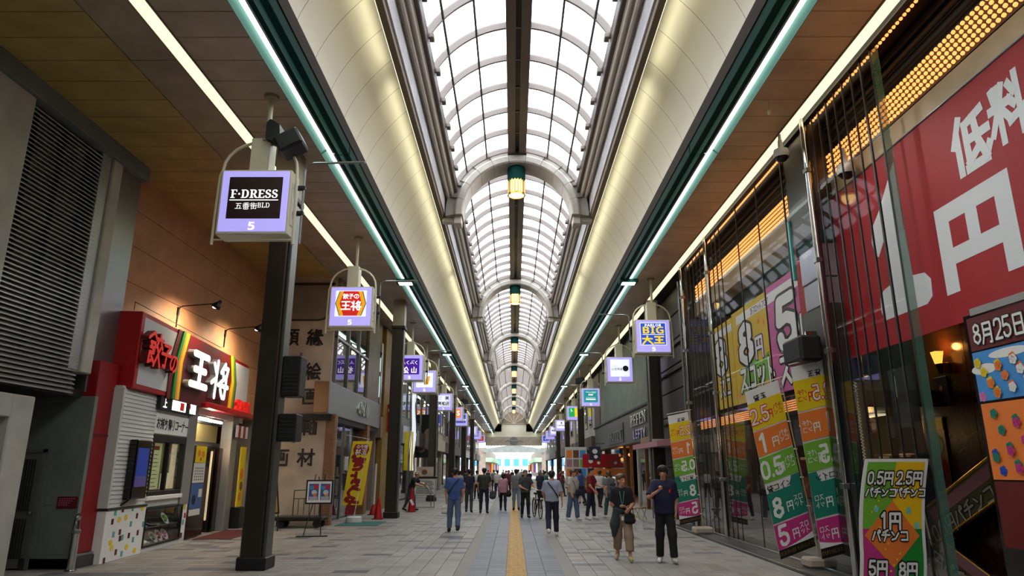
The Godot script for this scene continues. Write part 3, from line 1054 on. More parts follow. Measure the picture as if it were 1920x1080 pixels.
# ------------------------------------------------------------------ the restaurant
func restaurant() -> void:
	var at := V(-7.63, 0, 13.45)
	var turn := 95.3
	var o := thing("restaurant_building", "restaurant shop front in white ribbed siding with a takeaway window and black door", "shop front", at, turn)
	# local x along the front away from the camera, z out to the street
	var tiles := thing("tile_panel", "white low wall with scattered red, green and yellow tiles under the siding", "tile wall", at, turn)
	put(tiles, "base_wall", MB.new().cbox(Vector3(0, 0, -0.22), Vector3(1.76, 0.94, 0), 0.008), "white")
	put(tiles, "ledge", MB.new().cbox(Vector3(-0.01, 0.94, -0.22), Vector3(1.76, 0.985, 0.02), 0.006), "granite_dark")
	for e in [[0.32, 0.86, "g"], [0.62, 0.9, "r"], [1.06, 0.9, "g"], [1.5, 0.88, "y"], [0.24, 0.7, "r"], [0.5, 0.72, "y"], [0.78, 0.74, "y"], [1.3, 0.74, "r"], [1.06, 0.6, "g"], [0.36, 0.46, "g"], [0.62, 0.48, "r"], [0.66, 0.36, "r"], [0.76, 0.37, "g"], [1.04, 0.38, "r"], [1.44, 0.4, "r"], [1.26, 0.28, "g"], [0.26, 0.32, "y"], [0.34, 0.22, "y"], [0.56, 0.12, "r"], [0.98, 0.17, "y"], [0.82, 0.06, "g"], [1.38, 0.06, "y"], [0.12, 0.02, "r"], [1.66, 0.55, "g"]]:
		put(tiles, "tile", MB.new().cbox(Vector3(e[0], e[1] - 0.02, 0), Vector3(e[0] + 0.09, e[1] + 0.085, 0.006), 0.003) if e[2] != "y" else MB.new().slab(oval(e[0] + 0.06, e[1] + 0.03, 0.07, 0.055, 10), 0, 0.006), {"r": "red_dark", "g": "teal", "y": "flag_yellow"}[e[2]])
	# siding
	for i in 28:
		put(o, "siding_board", MB.new().quad2(Vector3(0.06, 1.0 + i * 0.08, 0.012), Vector3(1.64, 1.0 + i * 0.08, 0.012), Vector3(1.64, 1.078 + i * 0.08, -0.006), Vector3(0.06, 1.078 + i * 0.08, -0.006)).box(Vector3(0.06, 0.99 + i * 0.08, -0.02), Vector3(1.64, 1.0 + i * 0.08, 0.012)).box(Vector3(-0.01, 0.99 + i * 0.08, -0.2), Vector3(0.06, 1.072 + i * 0.08, 0.012)), "siding")
	put(o, "corner_post", MB.new().cbox(Vector3(-0.03, 0.985, -0.24), Vector3(0.05, 3.26, 0.02), 0.01), "siding")
	put(o, "backing_wall", MB.new().box(Vector3(0.0, 0.98, -0.3), Vector3(1.66, 3.3, -0.03)).box(Vector3(1.66, 0.87, -0.3), Vector3(3.6, 1.14, -0.02)).box(Vector3(1.66, 2.9, -0.3), Vector3(3.6, 3.3, -0.02)).box(Vector3(1.76, 0, -0.3), Vector3(4.16, 0.09, 0.0)), "siding")
	put(o, "sill", MB.new().cbox(Vector3(1.62, 1.05, -0.05), Vector3(3.6, 1.14, 0.05), 0.01), "white")
	put(o, "frame_column", MB.new().cbox(Vector3(3.56, 0.88, -0.3), Vector3(4.12, 3.3, 0.03), 0.015), "steel_satin")
	put(o, "frame_column", MB.new().cbox(Vector3(7.06, 0, -0.3), Vector3(7.6, 3.3, 0.03), 0.015), "steel_satin")
	put(o, "tile_strip", MB.new().cbox(Vector3(3.84, 0, -0.2), Vector3(4.16, 0.92, 0.0), 0.008), "white")
	for e in [[3.92, 0.75, "flag_yellow"], [4.0, 0.55, "red"], [3.93, 0.4, "teal"], [3.9, 0.1, "red_dark"]]:
		put(o, "tile", MB.new().cbox(Vector3(e[0], e[1], 0), Vector3(e[0] + 0.11, e[1] + 0.12, 0.006), 0.003), e[2])
	# takeaway window
	var w := struct("window_takeaway", "dark framed takeaway window under the white lettered board", at, turn, "window")
	put(w, "window_frame", MB.new().cbox(Vector3(1.66, 1.14, -0.12), Vector3(3.56, 1.24, 0.02), 0.01).cbox(Vector3(1.66, 2.28, -0.12), Vector3(3.56, 2.44, 0.02), 0.01).cbox(Vector3(1.66, 1.24, -0.12), Vector3(1.74, 2.28, 0.02), 0.01).cbox(Vector3(3.44, 1.24, -0.12), Vector3(3.56, 2.28, 0.02), 0.01).cbox(Vector3(2.58, 1.24, -0.1), Vector3(2.66, 2.28, 0.0), 0.01), "black")
	put(w, "pane", MB.new().box(Vector3(1.74, 1.24, -0.06), Vector3(2.58, 2.28, -0.055)), "glass")
	put(w, "pane", MB.new().box(Vector3(2.66, 1.24, -0.04), Vector3(3.44, 2.28, -0.035)), "glass")
	var menu := thing("menu_sheet", "pale green menu sheet with a red heading inside the takeaway window", "menu", at, turn)
	put(menu, "sheet", MB.new().box(Vector3(1.78, 1.27, -0.1), Vector3(2.42, 2.26, -0.09)), "lit_paper")
	var ink := MB.new()
	for i in 9:
		rect(ink, 1.86, 1.32 + i * 0.085, 1.96, 1.345 + i * 0.085, -0.09, 0.002)
		rect(ink, 2.02, 1.325 + i * 0.085, 2.3 - (i * 37 % 10) * 0.012, 1.34 + i * 0.085, -0.09, 0.002)
	put(menu, "print", ink, "granite")
	put(menu, "heading", rect(MB.new(), 1.92, 2.11, 2.28, 2.2, -0.09, 0.003), "red")
	put(menu, "green_edge", rect(MB.new(), 2.42, 1.27, 2.52, 2.26, -0.1, 0.008), "lime")
	var dishes := thing("dish_poster", "narrow dark poster with round dishes inside the takeaway window", "poster", at, turn)
	put(dishes, "sheet", MB.new().box(Vector3(2.72, 1.62, -0.1), Vector3(2.98, 2.27, -0.092)), "brown_dark")
	b_discs(dishes, [[2.85, 2.12, 0.09, "red_bright"], [2.85, 2.0, 0.09, "white"], [2.85, 1.88, 0.085, "orange"]], -0.09)
	put(dishes, "green_corner", rect(MB.new(), 2.84, 1.64, 2.97, 1.8, -0.091, 0.003), "green")
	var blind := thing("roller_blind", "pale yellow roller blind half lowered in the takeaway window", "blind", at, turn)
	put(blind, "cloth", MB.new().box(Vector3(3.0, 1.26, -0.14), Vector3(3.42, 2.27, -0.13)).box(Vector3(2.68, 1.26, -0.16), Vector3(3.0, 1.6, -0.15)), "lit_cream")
	put(o, "window_light", MB.new().box(Vector3(1.7, 1.2, -0.34), Vector3(3.5, 2.4, -0.33)), "wood")
	var board := thing("takeaway_board", "white board with black lettering above the takeaway window", "sign", at, turn)
	put(board, "board", MB.new().cbox(Vector3(1.62, 2.45, -0.06), Vector3(3.56, 2.9, 0.01), 0.01), "white")
	var b := MB.new()
	write(b, "お持ち帰りコーナー", Vector2(1.8, 2.68), 0.235, 2.6, 0.012, 0.002, {"squeeze": 0.82})
	put(board, "lettering", b, "black")
	# black light box above
	var lb := thing("light_box", "black menu light box with lit white fields above the takeaway board", "sign", at, turn)
	put(lb, "case", MB.new().cbox(Vector3(1.56, 2.97, -0.1), Vector3(3.72, 3.25, 0.1), 0.01), "black")
	put(lb, "lit_field", rect(rect(MB.new(), 2.2, 3.0, 3.02, 3.22, 0.1), 3.3, 3.0, 3.68, 3.22, 0.1), "lamp_white")
	put(lb, "red_picture", rect(rect(MB.new(), 2.66, 3.02, 2.9, 3.2, 0.105), 3.24, 3.1, 3.32, 3.2, 0.105), "red_letter")
	b = MB.new()
	write(b, "上", Vector2(1.8, 3.11), 0.2, 3, 0.101, 0.002)
	put(lb, "lettering", b, "sign_text")
	# screen
	var tv := thing("wall_screen", "tall black advertising screen with a blue picture on the white siding", "screen", at, turn)
	put(tv, "case", MB.new().cbox(Vector3(0.53, 1.12, 0.01), Vector3(1.24, 2.28, 0.17), 0.02), "black_gloss")
	put(tv, "screen", rect(MB.new(), 0.6, 1.36, 1.12, 2.12, 0.17, 0.004), "screen_blue")
	put(tv, "screen_low", rect(MB.new(), 0.6, 1.36, 1.12, 1.56, 0.173, 0.004), "screen_violet")
	put(tv, "bracket", MB.new().tube([Vector3(0.5, 1.02, 0.02), Vector3(0.62, 1.08, 0.06), Vector3(0.8, 1.14, 0.06)], 0.02, 6), "black")
	# display case
	var dc := thing("display_case", "black framed food display case let into the low white wall", "display case", at, turn)
	put(dc, "frame", MB.new().box(Vector3(1.76, 0.09, -0.02), Vector3(3.84, 0.13, 0.02)).box(Vector3(1.76, 0.84, -0.02), Vector3(3.84, 0.88, 0.02)).box(Vector3(1.76, 0.13, -0.02), Vector3(1.8, 0.84, 0.02)).box(Vector3(3.8, 0.13, -0.02), Vector3(3.84, 0.84, 0.02)), "black")
	put(dc, "interior", MB.new().box(Vector3(1.76, 0.09, -0.55), Vector3(3.84, 0.13, -0.02)).box(Vector3(1.76, 0.1, -0.56), Vector3(3.84, 0.88, -0.5)).box(Vector3(1.7, 0.1, -0.5), Vector3(1.76, 0.9, -0.02)).box(Vector3(3.84, 0.1, -0.5), Vector3(3.9, 0.9, -0.02)).box(Vector3(1.76, 0.87, -0.5), Vector3(3.84, 0.92, -0.02)), "granite")
	put(dc, "shelf", MB.new().cbox(Vector3(1.8, 0.46, -0.45), Vector3(3.8, 0.48, -0.06), 0.004), "steel")
	put(dc, "pane", MB.new().box(Vector3(1.8, 0.13, -0.004), Vector3(3.8, 0.84, 0.0)), "glass")
	put(dc, "lamp_tube", MB.new().tube([Vector3(1.9, 0.84, -0.08), Vector3(3.7, 0.84, -0.08)], 0.015, 6), "lamp_white")
	var dish_at := [[2.0, 0.13, 0.0], [2.3, 0.13, 0.2], [2.75, 0.13, 0.9], [3.05, 0.13, 1.0], [3.38, 0.13, 1.0], [2.05, 0.48, 0.1], [2.7, 0.48, 0.1], [3.3, 0.48, 1.0]]
	var dish_say := ["brown dish at the screen end of the case floor", "pale heaped dish on the case floor", "green dish standing upright in the case", "upright plate with red food in the case", "upright pale plate by the door end of the case", "shallow white dish on the case shelf under the screen", "flat dish in the middle of the case shelf", "large upright plate on the case shelf"]
	var dish_food := ["wood", "lit_cream", "green", "red", "pink", "white", "wood", "lime"]
	var frame := Transform3D(Basis(Vector3.UP, deg_to_rad(turn)), at)
	for i in 8:
		var e: Array = dish_at[i]
		var d := thing("food_plate", dish_say[i], "plate", Vector3.ZERO, 0, "food models in the display case")
		d.transform = frame * Transform3D(Basis(Vector3.RIGHT, e[2] * 1.0), Vector3(e[0], e[1] + e[2] * 0.1, -0.2))
		put(d, "plate", MB.new().lathe([Vector2(0, 0.004), Vector2(0.07, 0.0), Vector2(0.15, 0.03), Vector2(0.145, 0.036), Vector2(0.07, 0.012), Vector2(0, 0.012)], Vector3.ZERO, 18), "white")
		var food := MB.new()
		for k in 6:
			food.ball(Vector3(cos(k * 2.1) * 0.055, 0.03, sin(k * 2.1) * 0.055), Vector3(0.045, 0.03 + (k % 3) * 0.01, 0.04), 8, 5)
		put(d, "food", food, dish_food[i])
	# the doorway: recessed lit ceiling, black leaf, inside
	put(o, "door_canopy", MB.new().box(Vector3(4.1, 3.05, -0.9), Vector3(8.0, 3.3, 0.02)), "white")
	put(o, "canopy_edge", MB.new().cbox(Vector3(4.0, 3.2, 0.02), Vector3(8.3, 3.34, 0.3), 0.015), "red")
	var ft := thing("tube_lamp", "white fluorescent lamp under the canopy above the restaurant door", "lamp", at, turn)
	put(ft, "holder", MB.new().cbox(Vector3(4.3, 3.0, -0.14), Vector3(6.3, 3.06, -0.02), 0.01), "steel")
	put(ft, "tube", MB.new().tube([Vector3(4.3, 2.96, -0.07), Vector3(6.3, 2.96, -0.07)], 0.035, 8), "lamp_white")
	small_lamp(frame * Vector3(5.3, 2.86, -0.05), Color(1, 0.95, 0.85), 0.7, 0.08)
	var dr := struct("door_2", "black framed restaurant door standing open to a red room", at, turn, "door")
	put(dr, "door_frame", MB.new().cbox(Vector3(4.12, 2.28, -0.5), Vector3(7.06, 2.42, -0.3), 0.01).cbox(Vector3(6.75, 0, -0.5), Vector3(7.06, 2.28, -0.3), 0.01).cbox(Vector3(4.12, 2.9, -0.5), Vector3(7.06, 3.05, -0.3), 0.01), "black")
	put(dr, "leaf", MB.new().cbox(Vector3(4.14, 0.03, -0.12), Vector3(5.6, 2.3, -0.06), 0.01), "glass_black")
	put(dr, "leaf", MB.new().cbox(Vector3(6.72, 0.03, -0.24), Vector3(7.05, 2.28, -0.18), 0.01), "glass_black")
	put(dr, "transom", MB.new().box(Vector3(4.12, 2.42, -0.42), Vector3(7.06, 2.9, -0.4)), "transom")
	put(o, "room", MB.new().box(Vector3(4.1, 0, -3.2), Vector3(8.5, 3.2, -3.1)).box(Vector3(4.0, 0, -3.2), Vector3(4.1, 3.2, -0.5)).box(Vector3(8.4, 0, -3.2), Vector3(8.5, 3.2, -0.5)).box(Vector3(4.0, 3.1, -3.2), Vector3(8.5, 3.2, -0.5)), "wood")
	put(o, "red_panel", MB.new().cbox(Vector3(5.8, 0.08, -0.5), Vector3(6.85, 2.26, -0.44), 0.02).cbox(Vector3(5.95, 1.2, -0.44), Vector3(6.6, 2.1, -0.42), 0.01).cbox(Vector3(5.95, 0.3, -0.44), Vector3(6.6, 1.05, -0.42), 0.01), "red")
	put(o, "pale_post", MB.new().cbox(Vector3(6.72, 0.3, -0.42), Vector3(6.86, 2.2, -0.36), 0.02), "lit_cream")
	small_lamp(frame * Vector3(6.0, 2.2, -0.16), Color(1, 0.8, 0.6), 0.25, 0.06)
	small_lamp(frame * Vector3(2.6, 2.5, -0.2), Color(1, 0.95, 0.8), 0.12, 0.05)
	var steps := thing("door_mat", "dark red door mat on the pavement before the restaurant door", "mat", at, turn)
	put(steps, "mat", MB.new().cbox(Vector3(4.6, 0.0, 0.05), Vector3(7.3, 0.012, 1.0), 0.005), "mat_red")
	# posters on the door leaf
	var ps := thing("door_poster", "yellow and orange poster at the top of the black door leaf", "poster", at, turn, "posters on the black door leaf")
	put(ps, "sheet", rect(MB.new(), 4.5, 1.86, 5.3, 2.28, -0.058, 0.004), "flag_yellow")
	b_discs(ps, [[4.75, 2.1, 0.1, "orange"], [5.05, 2.08, 0.1, "orange"], [4.9, 1.95, 0.05, "red"]], -0.054)
	ps = thing("door_poster", "white calendar-like sheet below the yellow poster on the black door", "poster", at, turn, "posters on the black door leaf")
	put(ps, "sheet", rect(MB.new(), 4.46, 1.36, 5.3, 1.85, -0.058, 0.004), "white_matt")
	ink = MB.new()
	for i in 5:
		for k in 5:
			rect(ink, 4.56 + k * 0.14, 1.42 + i * 0.07, 4.64 + k * 0.14, 1.46 + i * 0.07, -0.054, 0.001)
	put(ps, "print", ink, "granite")
	ps = thing("door_poster", "blue night-scene poster lowest on the black door", "poster", at, turn, "posters on the black door leaf")
	put(ps, "sheet", rect(MB.new(), 4.44, 0.72, 5.3, 1.34, -0.058, 0.004), "blue_dull")
	put(ps, "white_patch", rect(rect(MB.new(), 4.46, 0.56, 5.25, 0.71, -0.058), 5.0, 1.0, 5.25, 1.2, -0.054), "white_matt")
	b_discs(ps, [[4.7, 0.95, 0.14, "navy"]], -0.054)
	# the tall yellow menu stand by the far column
	var ys := thing("menu_banner", "tall yellow menu banner beside the restaurant door column", "banner", frame * Vector3(7.75, 0.05, 0.1), turn)
	put(ys, "panel", MB.new().cbox(Vector3(0, 0.55, 0), Vector3(0.55, 2.3, 0.04), 0.01), "flag_yellow")
	b_discs(ys, [[0.25, 1.5, 0.18, "orange"], [0.3, 1.15, 0.15, "wood"], [0.25, 0.85, 0.14, "orange"]], 0.042)
	put(ys, "foot", MB.new().cbox(Vector3(0.05, -0.05, -0.15), Vector3(0.5, 0.55, 0.15), 0.02), "black")
	var hood := thing("side_awning", "short red and white striped flap above the yellow menu banner", "awning", at, turn)
	for i in 5:
		put(hood, "flap", MB.new().cbox(Vector3(7.05 + i * 0.24, 2.6, 0.12), Vector3(7.28 + i * 0.24, 2.95, 0.14), 0.005), "red" if i % 2 else "white")
	# red pilaster with its plinth
	var rp := thing("red_pilaster", "dark red painted pilaster at the corner of the restaurant", "pilaster", V(-7.8, 0, 13.46))
	put(rp, "shaft", MB.new().cbox(Vector3(-0.9, 0.24, 0), Vector3(0, 3.7, 0.62), 0.01), "red_deep")
	put(rp, "seam_cover", MB.new().box(Vector3(-0.9, 2.3, -0.01), Vector3(0.012, 2.34, 0.625)), "red_dark")
	put(rp, "plinth", MB.new().cbox(Vector3(-0.9, 0, -0.02), Vector3(0.06, 0.19, 0.66), 0.01), "granite_dark")
	put(rp, "plinth_cap", MB.new().cbox(Vector3(-0.9, 0.19, -0.02), Vector3(0.04, 0.24, 0.64), 0.008), "steel")
	# big sign
	var sg := thing("restaurant_sign", "long red framed sign board with a red and green shield over the restaurant", "sign", at, turn)
	put(sg, "case", MB.new().cbox(Vector3(0.12, 3.26, -0.5), Vector3(8.5, 4.82, 0.1), 0.015), "red")
	put(sg, "board", MB.new().box(Vector3(0.24, 3.36, 0.1), Vector3(2.1, 4.72, 0.108)), "sign_grey")
	put(sg, "board", MB.new().box(Vector3(6.35, 3.36, 0.1), Vector3(8.4, 4.72, 0.108)), "sign_grey")
	var shield := PackedVector2Array([Vector2(2.0, 4.82), Vector2(1.72, 4.1), Vector2(1.75, 3.22), Vector2(6.6, 3.22), Vector2(6.66, 4.1), Vector2(6.3, 4.82)])
	put(sg, "shield", MB.new().slab(shield, 0.1, 0.13), "red_dark")
	for e in [[0.0, "green"], [0.145, "orange"], [0.24, "yellow"]]:
		var bar := MB.new()
		var wd := 0.15 if e[1] == "green" else (0.1 if e[1] == "orange" else 0.15)
		var x: float = e[0]
		bar.slab(PackedVector2Array([Vector2(2.22 + x, 4.82), Vector2(1.96 + x, 4.1), Vector2(1.98 + x, 3.24), Vector2(1.98 + x + wd, 3.24), Vector2(1.96 + x + wd, 4.1), Vector2(2.22 + x + wd, 4.82)]), 0.13, 0.16)
		put(sg, "%s_band" % e[1], bar, e[1])
		bar = MB.new()
		bar.slab(PackedVector2Array([Vector2(6.16 - x, 4.82), Vector2(6.48 - x, 4.1), Vector2(6.4 - x, 3.24), Vector2(6.4 - x - wd, 3.24), Vector2(6.48 - x - wd, 4.1), Vector2(6.16 - x - wd, 4.82)]), 0.13, 0.16)
		put(sg, "%s_band" % e[1], bar, e[1])
	for pass_ in 2:
		b = MB.new()
		var z := 0.12 if pass_ == 0 else 0.27
		var dp := 0.15 if pass_ == 0 else 0.006
		write(b, "餃", Vector2(0.5, 4.12), 0.7, 2.1, z, dp, {"soft": true, "lean": 0.12})
		write(b, "子", Vector2(1.1, 4.05), 0.55, 2.6, z, dp, {"soft": true, "lean": 0.12})
		write(b, "の", Vector2(1.55, 3.96), 0.42, 2.6, z, dp, {"soft": true, "lean": 0.1})
		put(sg, "letter_body" if pass_ == 0 else "red_lettering", b, "red_dark" if pass_ == 0 else "red_letter")
		b = MB.new()
		write(b, "王", Vector2(3.2, 4.03), 0.92, 3.6, z, dp, {"soft": true, "squeeze": 1.3, "lean": 0.06})
		write(b, "将", Vector2(4.75, 4.0), 0.98, 2.5, z, dp, {"soft": true, "squeeze": 1.35, "lean": 0.06})
		put(sg, "letter_body" if pass_ == 0 else "white_lettering", b, "steel_satin" if pass_ == 0 else "sign_text")
	b = MB.new()
	write(b, "狸小路店", Vector2(6.78, 3.5), 0.36, 2.0, 0.13, 0.06, {"squeeze": 1.0})
	put(sg, "branch_lettering", b, "red_letter")
	put(sg, "cable", MB.new().tube([Vector3(0.15, 4.84, -0.1), Vector3(0.15, 5.02, -0.1), Vector3(8.4, 5.02, -0.1)], 0.008, 5), "black")
	# wall above
	var wa := struct("wall_orange", "brown orange boarded wall above the restaurant sign", V(-8.25, 0, 13.6), 0, "wall")
	for i in 6:
		put(wa, "board", MB.new().cbox(Vector3(-1.9, 3.2 + i * 0.8, -8.7), Vector3(0, 3.992 + i * 0.8, 0), 0.006), "orange_wall")
	for e in [[16.35, "first"], [19.2, "second"]]:
		var g := thing("gooseneck_lamp", "%s black gooseneck lamp on the orange wall over the sign" % e[1], "lamp", V(-8.25, 5.35, e[0]), 0, "gooseneck lamps over the restaurant sign")
		put(g, "arm", MB.new().tube([Vector3(0.02, -0.3, 0), Vector3(0.03, 0.12, 0), Vector3(0.06, 0.2, 0), Vector3(0.12, 0.23, 0), Vector3(0.9, 0.29, 0)], 0.016, 8), "black")
		put(g, "bracket", MB.new().cbox(Vector3(0.0, 0.0, -0.03), Vector3(0.05, 0.2, 0.03), 0.01), "black")
		var tilt := Basis(Vector3.BACK, deg_to_rad(-35))
		put(g, "shade", MB.new().lathe([Vector2(0.11, -0.1), Vector2(0.1, -0.02), Vector2(0.05, 0.05), Vector2(0.03, 0.12), Vector2(0, 0.13)], Vector3(0.98, 0.27, 0), 18, tilt), "black")
		put(g, "bulb", MB.new().ball(Vector3(0.93, 0.2, 0), Vector3(0.075, 0.03, 0.075)), "lamp_white")
		spot_lamp(V(-8.25 + 0.94, 5.5, e[0]), V(-8.1, 4.5, e[0]), Color(1, 0.93, 0.8), 8.0, 74)


func b_discs(o: Node3D, list: Array, z: float) -> void:
	for e in list:
		put(o, "picture_spot", MB.new().slab(oval(e[0], e[1], e[2], e[2] * 0.9, 16), z, z + 0.003), e[3])


# ------------------------------------------------------------------ the pale wall with black lettering
func art_shop() -> void:
	var o := struct("wall_lettered", "pale stained wall with big black characters facing the camera", V(-7.0, 0, 22.3), 0, "wall")
	put(o, "face", MB.new().box(Vector3(-2.2, 0, -0.3), Vector3(1.05, 8.0, 0)), "stone_white")
	put(o, "brown_window", MB.new().slab(PackedVector2Array([Vector2(-1.2, 6.5), Vector2(0.55, 6.5), Vector2(0.72, 6.55), Vector2(0.8, 6.72), Vector2(0.8, 7.72), Vector2(-1.2, 7.72)]), 0, 0.02), "beige_wall")
	put(o, "window_rim", MB.new().tube([Vector3(-1.2, 6.5, 0.02), Vector3(0.5, 6.5, 0.02), Vector3(0.7, 6.54, 0.02), Vector3(0.8, 6.72, 0.02), Vector3(0.8, 7.72, 0.02)], 0.03, 6).box(Vector3(-1.2, 7.7, 0), Vector3(1.0, 7.78, 0.06)), "pillar_dark")
	var b := MB.new()
	var rows := ["縁", "絵", "画", "軸", "材"]
	var ys := [5.93, 4.8, 3.98, 3.02, 2.06]
	for i in 5:
		write(b, rows[i], Vector2(0.42, ys[i]), 0.52, 2.3, 0.0, 0.03)
	write(b, "額", Vector2(-0.38, 5.93), 0.52, 2.0, 0.0, 0.03)
	write(b, "画", Vector2(-0.38, 2.06), 0.52, 2.3, 0.0, 0.03)
	put(o, "lettering", b, "black")
	b = MB.new()
	for p in [Vector2(0.02, 5.35), Vector2(0.0, 2.55)]:
		b.box(Vector3(p.x - 0.05, p.y - 0.05, 0), Vector3(p.x + 0.05, p.y + 0.05, 0.015))
	put(o, "small_plate", b, "purple_dull")
	var c := thing("brick_pier", "narrow tan brick pier beside the lettered wall", "pier", V(-5.87, 0, 22.28))
	put(c, "core", MB.new().box(Vector3(-0.12, 0, -0.4), Vector3(0.14, 3.42, 0)), "grout")
	for i in 44:
		for k in 2:
			put(c, "brick", MB.new().box(Vector3(-0.13 + (0.0 if k == 0 else (0.12 + 0.05 * (i % 2))), 0.008 + i * 0.0775, -0.3), Vector3((-0.02 + 0.05 * (i % 2)) if k == 0 else 0.15, 0.072 + i * 0.0775, 0.012)), "brick")


# ------------------------------------------------------------------ the shop with the silver fascia
func glass_shop() -> void:
	var o := thing("silver_shop_front", "glass shop front under a silver fascia with chrome letters", "shop front", V(-5.85, 0, 22.4))
	# local -z goes down the street
	put(o, "upper_wall", MB.new().box(Vector3(-3, 4.4, -7.6), Vector3(-0.35, 8.0, 0)).box(Vector3(-0.35, 4.4, -5.0), Vector3(0.02, 8.0, -7.6)).box(Vector3(-0.35, 7.5, 0), Vector3(0.0, 8.0, -5.0)), "beige_wall")
	for i in 3:
		for k in 2:
			put(o, "pane", MB.new().box(Vector3(-0.06, 4.45 + k * 1.55, -0.06 - i * 1.66), Vector3(-0.05, 5.94 + k * 1.55, -1.62 - i * 1.66)), "glass_dark")
		put(o, "mullion", MB.new().box(Vector3(-0.1, 4.4, -i * 1.66), Vector3(0.02, 7.5, -0.06 - i * 1.66)), "steel")
	put(o, "rail", MB.new().box(Vector3(-0.1, 5.93, 0), Vector3(0.01, 6.0, -5.0)), "steel")
	put(o, "fascia", MB.new().cbox(Vector3(-0.4, 3.38, 0.75), Vector3(0.07, 4.4, -7.6), 0.02), "steel_satin")
	put(o, "fascia_end", MB.new().cbox(Vector3(-0.42, 3.4, 0.74), Vector3(0.05, 4.38, 0.79), 0.02), "bronze")
	var b := MB.new()
	b.t = Transform3D(Basis(Vector3.UP, PI / 2), Vector3(0.075, 0, 0))
	write(b, "のUU", Vector2(3.5, 3.92), 0.6, 2.6, 0.0, 0.06, {"soft": true})
	write(b, "くり", Vector2(4.25, 3.9), 0.5, 2.6, 0.0, 0.06, {"soft": true})
	put(o, "chrome_lettering", b, "chrome")
	put(o, "canopy", MB.new().box(Vector3(-1.2, 3.2, 0.3), Vector3(0.0, 3.4, -7.6)), "black")
	for i in 4:
		put(o, "glass_leaf", MB.new().box(Vector3(-0.3, 0.05, -0.3 - i * 1.25), Vector3(-0.28, 3.2, -1.5 - i * 1.25)), "glass_dark")
		put(o, "post", MB.new().cbox(Vector3(-0.34, 0, -0.22 - i * 1.25), Vector3(-0.24, 3.2, -0.3 - i * 1.25), 0.01), "teal" if i == 0 else "steel")
	put(o, "shop_room", MB.new().box(Vector3(-3.0, 0, 0), Vector3(-2.9, 3.3, -7.6)).box(Vector3(-3, 0, 0.02), Vector3(-0.35, 3.3, -0.02)), "granite")
	put(o, "shop_light", MB.new().box(Vector3(-2.0, 3.1, -0.6), Vector3(-0.8, 3.15, -0.8)).box(Vector3(-2.0, 3.1, -2.6), Vector3(-0.8, 3.15, -2.8)), "lamp_white")
	put(o, "goods_shelf", MB.new().box(Vector3(-2.0, 0, -1.0), Vector3(-1.2, 1.2, -4.0)).box(Vector3(-2.6, 1.4, -0.5), Vector3(-2.2, 2.4, -4.0)), "steel")
	put(o, "side_pier", MB.new().box(Vector3(-0.4, 0, -5.3), Vector3(0.05, 3.4, -5.8)), "brick")
	small_lamp(V(-6.7, 2.9, 24.4), Color(0.9, 0.97, 1), 0.5, 0.2)
	var m := thing("floor_mat", "teal door mat on the paving before the silver shop", "mat", V(-4.75, 0, 22.9))
	put(m, "mat", MB.new().cbox(Vector3(-0.75, 0, -1.0), Vector3(0.55, 0.012, 0.75), 0.005), "mat_teal")
	var f := thing("nobori_flag", "yellow banner flag with red characters by the silver shop", "flag", V(-4.95, 0, 23.5), 0, "")
	flag_frame(f, Vector2(0.06, 2.66), Vector2(-0.26, 0.5), 0.72, 1.0)
	var cloth := MB.new()
	var lean := -0.26
	cloth.t = Transform3D(Basis(Vector3(1, 0.0, 0), Vector3(0.12, 1, 0), Vector3(0, 0, 1)), Vector3(-0.68, 0.55, 0))
	cloth.cbox(Vector3(0, 0, -0.004), Vector3(0.66, 2.05, 0.004), 0.003)
	put(f, "cloth", cloth, "flag_yellow")
	b = MB.new()
	b.t = cloth.t
	write(b, "ぎょうざ", Vector2(0.32, 1.34), 0.46, 4.4, 0.006, 0.003, {"soft": true, "down": true, "flip": true, "gap": 0.98})
	put(f, "lettering", b, "flag_red")
	b = MB.new()
	b.t = cloth.t
	b.slab(PackedVector2Array([Vector2(0.06, 1.78), Vector2(0.12, 1.95), Vector2(0.54, 1.95), Vector2(0.6, 1.78), Vector2(0.54, 1.6), Vector2(0.12, 1.6)]), 0.004, 0.007)
	put(f, "emblem", b, "flag_red")
	b = MB.new()
	b.t = cloth.t
	write(b, "餃子の", Vector2(0.48, 1.87), 0.12, 2.4, 0.008, 0.002, {"flip": true})
	write(b, "王将", Vector2(0.44, 1.7), 0.17, 2.6, 0.008, 0.002, {"flip": true, "gap": 1.2})
	put(f, "emblem_lettering", b, "white")


func flag_frame(f: Node3D, top: Vector2, foot: Vector2, wide: float, side: float) -> void:
	var base := MB.new()
	base.t = Transform3D(Basis.IDENTITY, Vector3(foot.x, 0, 0))
	base.lathe([Vector2(0.0, 0.0), Vector2(0.26, 0.0), Vector2(0.27, 0.03), Vector2(0.26, 0.17), Vector2(0.22, 0.2), Vector2(0.0, 0.21)], Vector3.ZERO, 12)
	put(f, "water_base", base, "white_matt")
	put(f, "pole", MB.new().tube([Vector3(foot.x, 0.18, 0), Vector3(top.x + 0.02, top.y, 0)], 0.014, 8), "white_matt")
	put(f, "cross_rod", MB.new().tube([Vector3(top.x + 0.08 * side, top.y, 0), Vector3(top.x - wide * side, top.y + 0.14, 0)], 0.01, 6), "white_matt")


